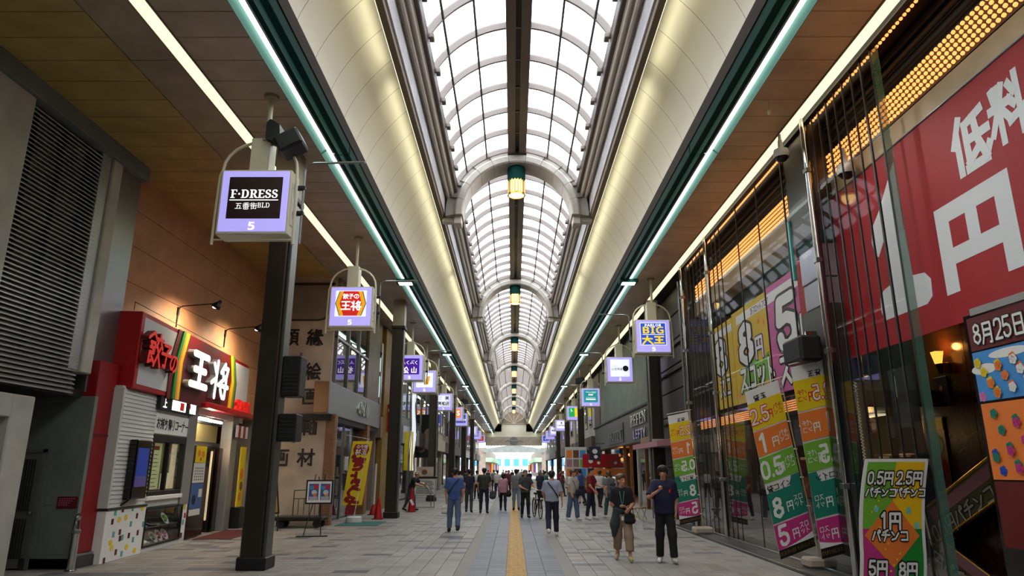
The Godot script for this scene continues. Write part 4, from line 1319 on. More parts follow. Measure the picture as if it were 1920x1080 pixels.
# ------------------------------------------------------------------ the shop fronts further down on that side
func far_fronts() -> void:
	# vertical lit sign tubes and the yellow panel with bulbs
	var v := thing("vertical_sign", "tall teal white lit sign on the beige wall past the silver shop", "sign", V(-5.84, 0, 30.1))
	put(v, "case", MB.new().cbox(Vector3(-0.2, 3.5, -0.1), Vector3(0.06, 7.1, 0.3), 0.02), "steel")
	put(v, "lit_face", MB.new().box(Vector3(-0.16, 3.55, 0.3), Vector3(0.04, 4.4, 0.31)).box(Vector3(-0.16, 4.7, 0.3), Vector3(0.04, 5.6, 0.31)).box(Vector3(-0.16, 5.8, 0.3), Vector3(0.04, 6.4, 0.31)), "sign_mint")
	put(v, "black_ring", MB.new().lathe([Vector2(0.0, 0), Vector2(0.14, 0), Vector2(0.14, 0.03), Vector2(0, 0.03)], Vector3(-0.06, 6.58, 0.3), 16, Basis(Vector3.RIGHT, PI / 2)), "black")
	var y := thing("ochre_cladding", "tall ochre wall panel edged with small bulbs behind the dark column", "panel", V(-5.84, 0, 33.0))
	put(y, "panel", MB.new().cbox(Vector3(-0.14, 0, -0.2), Vector3(0.1, 7.9, 2.4), 0.01), "ochre")
	var bulbs := MB.new()
	for i in 60:
		bulbs.ball(Vector3(0.16, 1.4 + i * 0.075, -0.1 + 0.12 * (i % 2)), Vector3(0.035, 0.035, 0.035), 6, 4)
	stuff(put(y, "bulb_row", bulbs, "lamp_warm"))
	var r := thing("red_banner", "red vertical banner with white characters beside the dark column", "banner", V(-5.6, 3.3, 31.6))
	put(r, "cloth", MB.new().cbox(Vector3(-0.3, 0, 0), Vector3(0.4, 1.25, 0.03), 0.01), "red")
	var b := MB.new()
	write(b, "のスき", Vector2(0.08, 1.0), 0.34, 3.0, 0.032, 0.002, {"down": true, "soft": true})
	put(r, "lettering", b, "white")
	# plain building blocks: [d0, d1, x, wall material, upper material, what]
	var blocks := [[30.2, 36.0, -6.0, "beige_wall", "beige_wall", "beige tiled"], [36.0, 42.5, -5.95, "steel_satin", "steel", "grey metal clad"], [42.5, 51.0, -6.1, "brown_dark", "grey_wall", "dark"], [51.0, 58.5, -5.9, "stone_white", "stone_white", "cream"], [58.5, 67.0, -6.0, "brown_dark", "beige_wall", "brown"], [67.0, 79.0, -6.1, "grey_wall", "grey_wall", "grey"], [79.0, 95.0, -6.0, "granite_dark", "grey_green", "black"], [95.0, 110.0, -6.1, "beige_wall", "grey_wall", "tan"], [110.0, 123.8, -6.0, "grey_wall", "beige_wall", "pale"]]
	for e in blocks:
		var len: float = e[1] - e[0]
		var o := thing("street_building", "%s shop building along the restaurant side of the far arcade" % e[5], "building", V(e[2], 0, e[0]))
		put(o, "wall", MB.new().box(Vector3(-4, 3.2, -len), Vector3(0, 8, 0)).box(Vector3(-4, 0, -0.5), Vector3(0, 3.2, 0)).box(Vector3(-4, 0, -len), Vector3(0, 3.2, -len + 0.4)).box(Vector3(-4, 0, -len), Vector3(-2.5, 3.2, 0)), e[4])
		put(o, "fascia", MB.new().cbox(Vector3(0, 3.0, -len + 0.1), Vector3(0.25, 3.9, -0.1), 0.02), e[3])
		put(o, "shop_glass", MB.new().box(Vector3(-0.2, 0.1, -len + 0.4), Vector3(-0.18, 3.0, -0.5)), "glass_dark")
		put(o, "shop_lamp", MB.new().box(Vector3(-1.6, 2.9, -len * 0.7), Vector3(-1.4, 2.95, -len * 0.3)), "lamp_warm")
		for i in 3:
			var d := len * (0.2 + 0.3 * i)
			var w := put(o, "window", MB.new().cbox(Vector3(-0.02, 4.4, -d - len * 0.1), Vector3(0.05, 7.2, -d + len * 0.1), 0.02), "steel")
			put(w, "pane", MB.new().box(Vector3(0.05, 4.5, -d - len * 0.1 + 0.1), Vector3(0.06, 7.1, -d + len * 0.1 - 0.1)), "glass_dark")
	var wv := thing("wave_sign", "pale wavy lit sign band climbing the grey metal building", "sign", V(-5.66, 0, 38.5))
	var row0 := PackedVector3Array()
	var row1 := PackedVector3Array()
	for i in 30:
		var h := 1.6 + i * 0.16
		var k := 0.35 * sin(i * 0.36)
		row0.append(Vector3(0.3, h, 0.4 + k))
		row1.append(Vector3(0.3, h, 2.2 + k * 0.4))
	put(wv, "face", MB.new().sheet([row0, row1]), "sign_pale")
	put(wv, "edge", MB.new().tube(Array(row0), 0.06, 6).tube(Array(row1), 0.06, 6), "chrome")
	put(wv, "bracket", MB.new().box(Vector3(0, 2.0, 0.8), Vector3(0.3, 2.1, 0.9)).box(Vector3(0, 5.6, 0.8), Vector3(0.3, 5.7, 0.9)), "steel")
	var ad := thing("dark_billboard", "dark picture billboard on the dark building", "billboard", V(-5.6, 0, 46.5))
	put(ad, "board", MB.new().cbox(Vector3(-1.0, 2.4, -0.1), Vector3(0.6, 5.2, 0.1), 0.02), "black")
	put(ad, "picture", MB.new().slab(oval(0.0, 3.6, 0.4, 0.7, 16), 0.1, 0.105).slab(oval(-0.5, 3.1, 0.3, 0.4, 16), 0.1, 0.104), "beige_wall")
	put(ad, "pole", MB.new().box(Vector3(-0.7, 0, -0.05), Vector3(-0.6, 2.4, 0.05)), "steel")
	var ysn := thing("yellow_post_sign", "narrow yellow post sign beside the dark column", "sign", V(-5.6, 0, 37.0))
	put(ysn, "panel", MB.new().cbox(Vector3(-0.15, 1.6, -0.1), Vector3(0.3, 3.6, 0.1), 0.02), "flag_yellow")
	put(ysn, "post", MB.new().box(Vector3(0.0, 0, -0.05), Vector3(0.1, 1.6, 0.05)), "steel")


func build_right() -> void:
	parlor()
	parlor_inside()
	flags_and_stands()
	right_fronts()


func rfront(d: float, y := 0.0, x := 5.4) -> Transform3D:
	return Transform3D(Basis(Vector3.UP, -PI / 2), V(x, y, d))


# text with a dark rim: a wide dark stroke under a narrow pale one
func rimmed(o: Node3D, line: String, at: Vector2, h: float, w: float, z: float, fill: String, rim: String, opt := {}, t := Transform3D.IDENTITY, grow := 2.6) -> void:
	var b := MB.new()
	b.t = t
	write(b, line, at, h, w + grow, z, 0.002, opt.merged({"soft": true}))
	put(o, "letter_rim", b, rim)
	b = MB.new()
	b.t = t
	write(b, line, at, h, w, z + 0.004, 0.002, opt.merged({"soft": true}))
	put(o, "lettering", b, fill)


# ------------------------------------------------------------------ the glass front with its banner and bulbs
func parlor() -> void:
	# local x = distance towards the camera from d = 22, z out to the street
	var o := thing("glass_front", "tall glass shop front with black joints and polished steel posts", "shop front", V(5.4, 0, 22), -90)
	var joints := [9.1, 9.42, 9.72, 10.02, 10.32, 10.62, 10.92, 11.2, 11.4, 12.75, 14.2, 15.6, 17.0, 17.36, 17.72, 18.1, 18.5, 18.9, 19.3, 19.7, 20.1, 20.5]
	for i in joints.size():
		var a: float = joints[i]
		var b: float = joints[i + 1] if i + 1 < joints.size() else 20.95
		if a < 11.4 and b > 12:
			b = 11.4
		put(o, "pane", MB.new().box(Vector3(22 - a - 0.008, 3.1, -0.012), Vector3(22 - b + 0.008, 7.9, 0)), "glass_front")
		put(o, "pane", MB.new().box(Vector3(22 - a - 0.008, 0.06, -0.012), Vector3(22 - b + 0.008, 3.08, 0)), "glass_low")
		var wd := 0.01 if i % 4 != 1 else 0.02
		put(o, "joint_bar", MB.new().box(Vector3(22 - a - wd, 0.03, -0.02), Vector3(22 - a + wd, 7.92, 0.006)), "black")
	for e in [20.98, 18.15, 11.46]:
		var post := put(o, "post", MB.new().tube([Vector3(22 - e, 0.02, 0.04), Vector3(22 - e, 7.98, 0.04)], 0.055, 14), "chrome")
		for h in [1.4, 3.6, 5.2, 6.9]:
			put(post, "clamp", MB.new().cbox(Vector3(22 - e - 0.07, h, -0.04), Vector3(22 - e + 0.07, h + 0.09, 0.11), 0.01), "steel")
	put(o, "head_rail", MB.new().cbox(Vector3(1.0, 7.86, -0.06), Vector3(19, 7.98, 0.05), 0.01), "black")
	put(o, "foot_rail", MB.new().cbox(Vector3(1.0, 0.0, -0.05), Vector3(12.95, 0.07, 0.03), 0.01), "steel")
	put(o, "glass_fin", MB.new().box(Vector3(12.9, 0, -0.12), Vector3(12.92, 7.9, 0.0)), "fin_green")
	# dark bronze pillar
	var p := thing("bronze_pillar", "dark bronze clad pillar between the two parts of the glass front", "pillar", V(5.42, 0, 12.62), -90)
	put(p, "clad_upper", MB.new().cbox(Vector3(0, 5.85, -0.5), Vector3(1.1, 7.98, 0.0), 0.01), "pillar_dark")
	put(p, "teal_edge", MB.new().cbox(Vector3(-0.04, 5.2, -0.03), Vector3(0.03, 6.4, 0.04), 0.01).cbox(Vector3(1.06, 4.4, -0.03), Vector3(1.13, 6.4, 0.05), 0.01), "teal")
	put(p, "shadow_gap", MB.new().box(Vector3(0, 5.6, -0.5), Vector3(1.1, 5.85, -0.06)), "teal_dark")
	put(p, "pale_panel", MB.new().cbox(Vector3(0.25, 5.0, -0.4), Vector3(1.08, 5.6, 0.0), 0.01), "pale_panel")
	put(p, "pale_panel", MB.new().cbox(Vector3(0.3, 4.5, -0.4), Vector3(1.08, 4.97, 0.0), 0.01), "pale_panel")
	put(p, "clad_lower", MB.new().cbox(Vector3(0, 0, -0.5), Vector3(1.1, 4.5, -0.02), 0.01), "pillar_side")
	var sp := thing("loudspeaker", "pair-sized black loudspeaker box on the bronze pillar above the flags", "loudspeaker", V(5.38, 3.52, 12.5), -90)
	put(sp, "box", MB.new().cbox(Vector3(0, 0, 0.02), Vector3(0.8, 0.45, 0.4), 0.04), "black")
	put(sp, "grille", MB.new().cbox(Vector3(0.04, 0.04, 0.38), Vector3(0.76, 0.41, 0.41), 0.02), "rubber")
	put(sp, "bracket", MB.new().box(Vector3(0.2, 0.44, 0.0), Vector3(0.25, 0.55, 0.2)).box(Vector3(0.55, 0.44, 0.0), Vector3(0.6, 0.55, 0.2)), "chrome")
	# fascia behind the glass: black track, bulb band, cream board
	var f := thing("bulb_fascia", "long inner fascia with a broad band of small amber bulbs behind the glass", "light fascia", V(5.78, 0, 22), -90)
	put(f, "track_board", MB.new().box(Vector3(0.8, 7.32, -0.4), Vector3(19, 8.0, -0.04)), "black")
	for k in 3:
		put(f, "track", MB.new().tube([Vector3(0.9, 7.42 + k * 0.18, 0.0), Vector3(19, 7.42 + k * 0.18, 0.0)], 0.025, 6), "rubber")
	put(f, "band_board", MB.new().box(Vector3(0.8, 6.8, -0.4), Vector3(19, 7.3, 0.0)), "brown_warm")
	put(f, "cream_board", MB.new().cbox(Vector3(0.8, 6.35, -0.4), Vector3(19, 6.79, 0.0), 0.01), "ceil_right")
	put(f, "upper_bulbs_board", MB.new().box(Vector3(0.8, 7.94, 0.02), Vector3(19, 8.0, 0.36)), "brown_warm")
	var bulb := MB.new().ball(Vector3.ZERO, Vector3(0.029, 0.029, 0.027), 8, 5).mesh()
	var spots := []
	for r in 5:
		for i in 180:
			spots.append(Vector3(18.2 - i * 0.095 - 0.047 * (r % 2), 6.86 + r * 0.094, 0.02))
	for r in 2:
		for i in 180:
			spots.append(Vector3(18.2 - i * 0.095 - 0.047 * r, 7.93, 0.24 + r * 0.08))
	spots.sort_custom(func(a, b): return a.x > b.x)
	var near := 0
	var mm := MultiMesh.new()
	mm.transform_format = MultiMesh.TRANSFORM_3D
	var rest := []
	for s in spots:
		if s.x < 15.6 and near < 300:
			near += 1
			var e := pieces(f, "bulb", bulb, mats["lamp_bulb"])
			e.position = s
		else:
			rest.append(s)
	mm.instance_count = rest.size()
	mm.mesh = bulb
	for i in rest.size():
		mm.set_instance_transform(i, Transform3D(Basis.IDENTITY, rest[i]))
	var mi := MultiMeshInstance3D.new()
	mi.name = "far_bulbs"
	mi.multimesh = mm
	mi.material_override = mats["lamp_bulb"]
	f.add_child(mi, true)
	stuff(mi)
	lamp_line("bulb_light", V(5.7, 7.05, 13.0), 14.0, 0.4, Vector3(-1, -0.15, 0).normalized(), Color(1, 0.66, 0.33), 0.8)
	lamp_line("bulb_light", V(5.58, 7.86, 13.0), 14.0, 0.1, Vector3(-0.3, -1, 0).normalized(), Color(1, 0.7, 0.38), 0.4)
	# the red banner
	var b := thing("price_banner", "huge red banner with white characters 低料 and 1円 behind the glass", "banner", V(5.74, 0, 12.1), -90)
	put(b, "cloth", MB.new().box(Vector3(-1.2, 3.52, -0.02), Vector3(8.2, 6.42, 0.0)), "banner_red")
	var t := MB.new()
	# the big 1: a flag, a stem and a foot with rounded ends
	var one := PackedVector2Array([Vector2(2.62, 6.2), Vector2(2.05, 5.62), Vector2(1.78, 5.42), Vector2(1.72, 5.2), Vector2(1.78, 4.98), Vector2(1.86, 4.92), Vector2(2.06, 5.12), Vector2(2.1, 4.42), Vector2(1.86, 4.38), Vector2(1.74, 4.28), Vector2(1.72, 4.06), Vector2(1.82, 3.92), Vector2(2.9, 3.92), Vector2(3.04, 4.0), Vector2(3.06, 4.24), Vector2(2.94, 4.36), Vector2(2.66, 4.4), Vector2(2.62, 5.2)])
	t.slab(one, 0.0, 0.004, false)
	# 円 in heavy strokes
	for q in [[3.35, 4.86, 4.78, 5.1], [3.35, 3.92, 3.62, 4.86], [4.5, 3.92, 4.78, 4.86], [3.62, 4.28, 4.5, 4.5], [3.95, 4.5, 4.17, 4.86]]:
		t.box(Vector3(q[0], q[1], 0), Vector3(q[2], q[3], 0.004))
	write(t, "低", Vector2(4.25, 5.72), 0.72, 3.4, 0.001, 0.003, {"squeeze": 0.95})
	write(t, "料", Vector2(4.95, 5.78), 0.72, 3.2, 0.001, 0.003, {"squeeze": 0.8})
	t.slab(oval(0.1, 4.05, 0.3, 0.34, 20), 0, 0.004, false)
	t.slab(oval(0.0, 5.35, 0.16, 0.3, 16), 0, 0.004, false)
	put(b, "lettering", t, "banner_white")
	put(b, "top_rod", MB.new().tube([Vector3(-1.3, 6.43, 0), Vector3(8.3, 6.43, 0)], 0.02, 6), "steel")
	spot_lamp(V(4.2, 7.2, 10.2), V(5.7, 5.2, 9.6), Color(1, 0.95, 0.9), 1.8, 50)
	# upper floor posters
	var yp := thing("slot_poster", "yellow poster with 8円 behind the upper glass", "poster", V(5.8, 0, 17.75), -90)
	put(yp, "sheet", MB.new().box(Vector3(0, 3.3, -0.03), Vector3(2.5, 5.66, 0)), "poster_yellow")
	put(yp, "white_bar", MB.new().box(Vector3(0.35, 5.3, 0), Vector3(2.5, 5.52, 0.004)), "white")
	var stars := MB.new()
	for i in 16:
		var c := Vector2(0.15 + 2.2 * fmod(i * 0.37, 1.0), 3.5 + 1.7 * fmod(i * 0.61, 1.0))
		var star := PackedVector2Array()
		for k in 10:
			var r := 0.1 if k % 2 == 0 else 0.04
			star.append(c + Vector2(cos(k * PI / 5), sin(k * PI / 5)) * r)
		stars.slab(star, 0, 0.003, false)
	put(yp, "star_print", stars, "orange")
	put(yp, "lime_flash", MB.new().slab(PackedVector2Array([Vector2(0.5, 3.5), Vector2(2.4, 3.7), Vector2(2.4, 4.3), Vector2(1.9, 4.15), Vector2(1.2, 4.35), Vector2(0.5, 4.1)]), 0, 0.003), "lime")
	rimmed(yp, "8", Vector2(0.95, 4.72), 0.98, 4.2, 0.005, "white", "black", {"squeeze": 1.5})
	rimmed(yp, "円", Vector2(1.85, 4.5), 0.52, 2.8, 0.005, "white", "purple")
	rimmed(yp, "スロット", Vector2(0.6, 3.86), 0.6, 3.4, 0.006, "white", "black", {"squeeze": 0.95})
	var tx := MB.new()
	write(tx, "3Fスロットフロア", Vector2(1.5, 5.41), 0.17, 2.2, 0.005, 0.001, {"squeeze": 0.8})
	put(yp, "small_lettering", tx, "black")
	var y2 := thing("slot_poster", "partly hidden yellow poster furthest along the upper glass", "poster", V(5.8, 0, 19.9), -90)
	put(y2, "sheet", MB.new().box(Vector3(0, 3.3, -0.03), Vector3(2.1, 5.6, 0)), "poster_yellow")
	put(y2, "white_bar", MB.new().box(Vector3(0.1, 5.25, 0), Vector3(2.1, 5.45, 0.004)), "white")
	rimmed(y2, "8", Vector2(1.0, 4.7), 0.95, 4.2, 0.005, "white", "black", {"squeeze": 1.5})
	rimmed(y2, "スロ", Vector2(0.95, 3.85), 0.5, 3.0, 0.005, "white", "black")
	var pp := thing("slot_poster", "pink poster with 5円 and yellow rims behind the upper glass", "poster", V(5.8, 0, 15.2), -90)
	put(pp, "sheet", MB.new().box(Vector3(0, 3.3, -0.03), Vector3(2.6, 5.7, 0)), "pink_hot")
	put(pp, "white_bar", MB.new().box(Vector3(0.0, 5.32, 0), Vector3(2.6, 5.56, 0.004)), "white")
	stars = MB.new()
	for i in 14:
		stars.slab(oval(0.1 + 2.3 * fmod(i * 0.43, 1.0), 3.5 + 1.7 * fmod(i * 0.57, 1.0), 0.05, 0.05, 6), 0, 0.003, false)
	put(pp, "dot_print", stars, "pink")
	rimmed(pp, "5", Vector2(1.05, 4.72), 1.1, 4.4, 0.006, "white", "black", {"squeeze": 1.5}, Transform3D.IDENTITY, 2.4)
	rimmed(pp, "円", Vector2(2.0, 4.45), 0.62, 2.8, 0.006, "white", "black")
	rimmed(pp, "スロット", Vector2(0.7, 3.74), 0.66, 3.4, 0.006, "white", "black", {"squeeze": 1.0})
	# lower lit band
	var lo := thing("bulb_strip", "orange lit bulb strip below the upper posters", "light strip", V(5.72, 0, 21.2), -90)
	put(lo, "board", MB.new().box(Vector3(0, 2.84, -0.4), Vector3(8.4, 3.1, 0.0)), "brown_warm")
	mm = MultiMesh.new()
	mm.transform_format = MultiMesh.TRANSFORM_3D
	mm.instance_count = 5 * 110
	mm.mesh = bulb
	for i in 550:
		mm.set_instance_transform(i, Transform3D(Basis.IDENTITY.scaled(Vector3.ONE * 0.6), Vector3(0.1 + (i % 110) * 0.075, 2.87 + int(i / 110.0) * 0.047, 0.01)))
	mi = MultiMeshInstance3D.new()
	mi.name = "bulbs"
	mi.multimesh = mm
	mi.material_override = mats["lamp_bulb"]
	lo.add_child(mi, true)
	stuff(mi)
	# dome cameras and the sensor
	var cams := [[5.12, 7.5, 11.95, "white dome camera on the ceiling edge by the bronze pillar"], [5.6, 6.55, 10.6, "small dome camera behind the glass above the red banner"]]
	for e in cams:
		var c := thing("dome_camera", e[3], "camera", V(e[0], e[1], e[2]))
		put(c, "housing", MB.new().lathe([Vector2(0.14, -0.06), Vector2(0.15, 0.0), Vector2(0.13, 0.1), Vector2(0.05, 0.14), Vector2(0.04, 0.3), Vector2(0, 0.3)], Vector3.ZERO, 20), "white_matt")
		put(c, "dome", MB.new().ball(Vector3(0, -0.05, 0), Vector3(0.115, 0.1, 0.115), 16, 8), "black_gloss")
		put(c, "arm", MB.new().tube([Vector3(0, 0.3, 0), Vector3(0, 0.42, 0)], 0.03, 8), "white_matt")
	var sn := thing("ceiling_sensor", "small pale sensor on an arm under the ceiling panels", "sensor", V(4.5, 7.72, 10.8))
	put(sn, "arm", MB.new().tube([Vector3(-0.15, 0.27, 0), Vector3(0.0, 0.25, 0), Vector3(0.0, 0.06, 0)], 0.015, 6), "cream")
	put(sn, "head", MB.new().lathe([Vector2(0, -0.02), Vector2(0.035, 0), Vector2(0.03, 0.08), Vector2(0, 0.08)], Vector3.ZERO, 12), "cream")


func parlor_inside() -> void:
	var o := thing("parlor_interior", "dim brown hall with machine rows behind the glass front", "interior", V(5.4, 0, 22), -90)
	put(o, "upper_floor", MB.new().box(Vector3(0.7, 2.82, -4.6), Vector3(9.2, 3.12, -0.75)), "granite_dark")
	put(o, "upper_wall", MB.new().box(Vector3(0.7, 3.1, -4.6), Vector3(20, 7.0, -4.4)), "green_wall")
	put(o, "upper_ceiling", MB.new().box(Vector3(0.7, 6.4, -4.6), Vector3(20, 6.5, -0.8)), "green_wall")
	put(o, "far_wall", MB.new().box(Vector3(0.5, 0, -5), Vector3(0.7, 8, -0.1)), "brown_dark")
	put(o, "ground_wall", MB.new().box(Vector3(0.7, 0, -4.6), Vector3(8.4, 2.9, -4.4)), "brown_dark")
	for i in 5:
		put(o, "ceiling_lamp", MB.new().cbox(Vector3(2.2 + i * 1.6, 6.33, -1.8), Vector3(2.9 + i * 1.6, 6.4, -1.5), 0.01), "lamp_white")
	small_lamp(V(7.2, 6.1, 15.3), Color(0.9, 1, 0.95), 1.0, 0.2)
	for i in 3:
		put(o, "ceiling_tube", MB.new().cbox(Vector3(1.4 + i * 2.6, 2.76, -2.2), Vector3(2.7 + i * 2.6, 2.8, -2.0), 0.01), "lamp_warm")
		small_lamp(V(7.5, 2.6, 22.0 - 2.0 - i * 2.6), Color(1, 0.8, 0.5), 0.5, 0.2)
	var tints := ["orange", "flag_yellow", "red", "white_matt", "emerald", "pink"]
	for i in 9:
		var m := thing("game_machine", "tall game machine with a coloured board, %s from the bronze pillar" % ["first", "second", "third", "fourth", "fifth", "sixth", "seventh", "eighth", "ninth"][i], "machine", V(7.6, 0, 13.6 + i * 0.8), -90, "game machines behind the glass")
		put(m, "cabinet", MB.new().cbox(Vector3(-0.3, 0.4, -0.3), Vector3(0.3, 2.0, 0.0), 0.03), "brown_dark")
		put(m, "board", MB.new().cbox(Vector3(-0.25, 1.0, 0.0), Vector3(0.25, 1.5, 0.02), 0.01), tints[i % 6])
		put(m, "top_card", MB.new().cbox(Vector3(-0.2, 1.6, 0.0), Vector3(0.2, 1.95, 0.02), 0.01), tints[(i + 2) % 6])
		put(m, "stand", MB.new().box(Vector3(-0.28, 0, -0.28), Vector3(0.28, 0.4, -0.02)), "black")
	# marble entrance wall
	var w := struct("wall_marble", "dark brown veined marble wall inside the open entrance", V(8.0, 0, 13.6), -90, "wall")
	for i in 4:
		for k in 3:
			put(w, "marble_slab", MB.new().cbox(Vector3(i * 1.6 + 0.004, k * 1.5, -0.2), Vector3(i * 1.6 + 1.596, k * 1.5 + 1.494, 0), 0.005), "marble")
	put(w, "backing", MB.new().box(Vector3(0, 0, -0.5), Vector3(9.6, 6.4, -0.2)), "brown_dark")
	put(w, "soffit", MB.new().box(Vector3(0, 4.5, -0.2), Vector3(11, 4.6, 2.2)), "brown_dark")
	var veins := MB.new()
	for i in 10:
		var x := 0.3 + fmod(i * 0.77, 1.0) * 4.5
		var y := 0.6 + fmod(i * 0.43, 1.0) * 3.2
		veins.tube([Vector3(x, y, 0.0), Vector3(x + 0.2, y + 0.08, 0.0), Vector3(x + 0.35, y + 0.25, 0.0), Vector3(x + 0.6, y + 0.33, 0.0)], 0.006, 4)
	stuff(put(w, "vein", veins, "wood"))
	var s := thing("wall_sconce", "amber glass wall lamp on the marble wall", "lamp", V(7.98, 3.5, 12.5), -90)
	put(s, "shade", MB.new().lathe([Vector2(0.06, 0.0), Vector2(0.11, 0.22), Vector2(0.1, 0.22), Vector2(0.05, 0.0)], Vector3(0, 0.08, 0.16), 4, Basis(Vector3.UP, PI / 4)), "lamp_amber")
	put(s, "stem", MB.new().tube([Vector3(0, -0.12, 0.14), Vector3(0, 0.08, 0.16)], 0.03, 8, 0.06), "black")
	put(s, "plate", MB.new().cbox(Vector3(-0.05, -0.1, 0), Vector3(0.05, 0.1, 0.12), 0.01), "brass")
	small_lamp(V(7.8, 3.9, 12.5), Color(1, 0.65, 0.3), 0.35, 0.06)
	var fr := thing("framed_notice", "small black framed notice with a gold mark on the marble wall", "notice", V(7.98, 2.95, 12.75), -90)
	put(fr, "board", MB.new().cbox(Vector3(-0.2, -0.05, 0), Vector3(0.2, 0.42, 0.03), 0.01), "black")
	put(fr, "mark", MB.new().slab(oval(0, 0.2, 0.05, 0.06, 8), 0.03, 0.034), "brass")
	var po := thing("entrance_poster", "yellow, green and red poster at the foot of the marble wall by the glass edge", "poster", V(7.97, 1.3, 13.2), -90)
	put(po, "sheet", MB.new().box(Vector3(-0.3, 0, 0), Vector3(0.32, 1.35, 0.01)), "wood")
	b_discs(po, [[0.0, 0.85, 0.24, "emerald"], [0.0, 0.4, 0.28, "red"], [0.05, 0.3, 0.12, "white_matt"]], 0.012)
	put(po, "heading", rect(MB.new(), -0.28, 1.12, 0.3, 1.32, 0.01), "flag_yellow")
	# escalators
	for e in [["rising escalator side with 0.5円 lettering in the entrance", 0.9, 2.35, 0.62], ["descending escalator side below the rising one", 0.62, -0.6, 0.6]]:
		var es := thing("escalator", e[0], "escalator", V(7.6, 0, 13.35), -90)
		var y0: float = e[1]
		var y1: float = e[2]
		var L := 3.2
		var h: float = e[3]
		put(es, "side_panel", MB.new().slab(PackedVector2Array([Vector2(0, y0 - h), Vector2(L, y1 - h), Vector2(L, y1), Vector2(0, y0)]), -0.08, 0.0), "olive_panel")
		put(es, "handrail", MB.new().tube([Vector3(-0.05, y0 + 0.04, -0.04), Vector3(L, y1 + 0.04, -0.04)], 0.04, 8), "brass")
		put(es, "lower_edge", MB.new().tube([Vector3(0, y0 - h, 0), Vector3(L, y1 - h, 0)], 0.02, 6), "brass")
		put(es, "newel", MB.new().lathe([Vector2(0, 0), Vector2(0.12, 0), Vector2(0.12, 0.08), Vector2(0, 0.08)], Vector3(0.0, y0 - 0.06, -0.08), 16, Basis(Vector3.RIGHT, PI / 2)), "black")
		var a := atan2(y1 - y0, L)
		var tt := Transform3D(Basis(Vector3.BACK, a), Vector3(0.1, y0 - h * 0.55, 0))
		put(es, "pink_patch", patch(tt, 0.3, 0.12, 2.4, 0.2), "pink_dull")
		rimmed(es, "0.5円パチンコ0.5円" if y1 > 0 else "円パチンコ", Vector2(0.25, -0.08), 0.3, 2.6, 0.004, "letter_dim", "black", {"squeeze": 0.95}, tt)
	var yl := thing("globe_lamp", "yellow green globe lamp glowing below the escalator side", "lamp", V(8.4, 0.62, 12.75), -90)
	put(yl, "globe", MB.new().ball(Vector3(0, 0.12, 0), Vector3(0.16, 0.14, 0.16), 14, 9), "lamp_lime")
	put(yl, "foot", MB.new().lathe([Vector2(0.08, -0.62), Vector2(0.05, -0.55), Vector2(0.03, 0.0), Vector2(0, 0.0)], Vector3.ZERO, 12), "black")
	small_lamp(V(8.2, 1.0, 12.6), Color(0.9, 0.9, 0.3), 0.2, 0.08)


func patch(t: Transform3D, x: float, y: float, w: float, h: float) -> MB:
	var b := MB.new()
	b.t = t
	b.box(Vector3(x, y, 0), Vector3(x + w, y + h, 0.003))
	return b


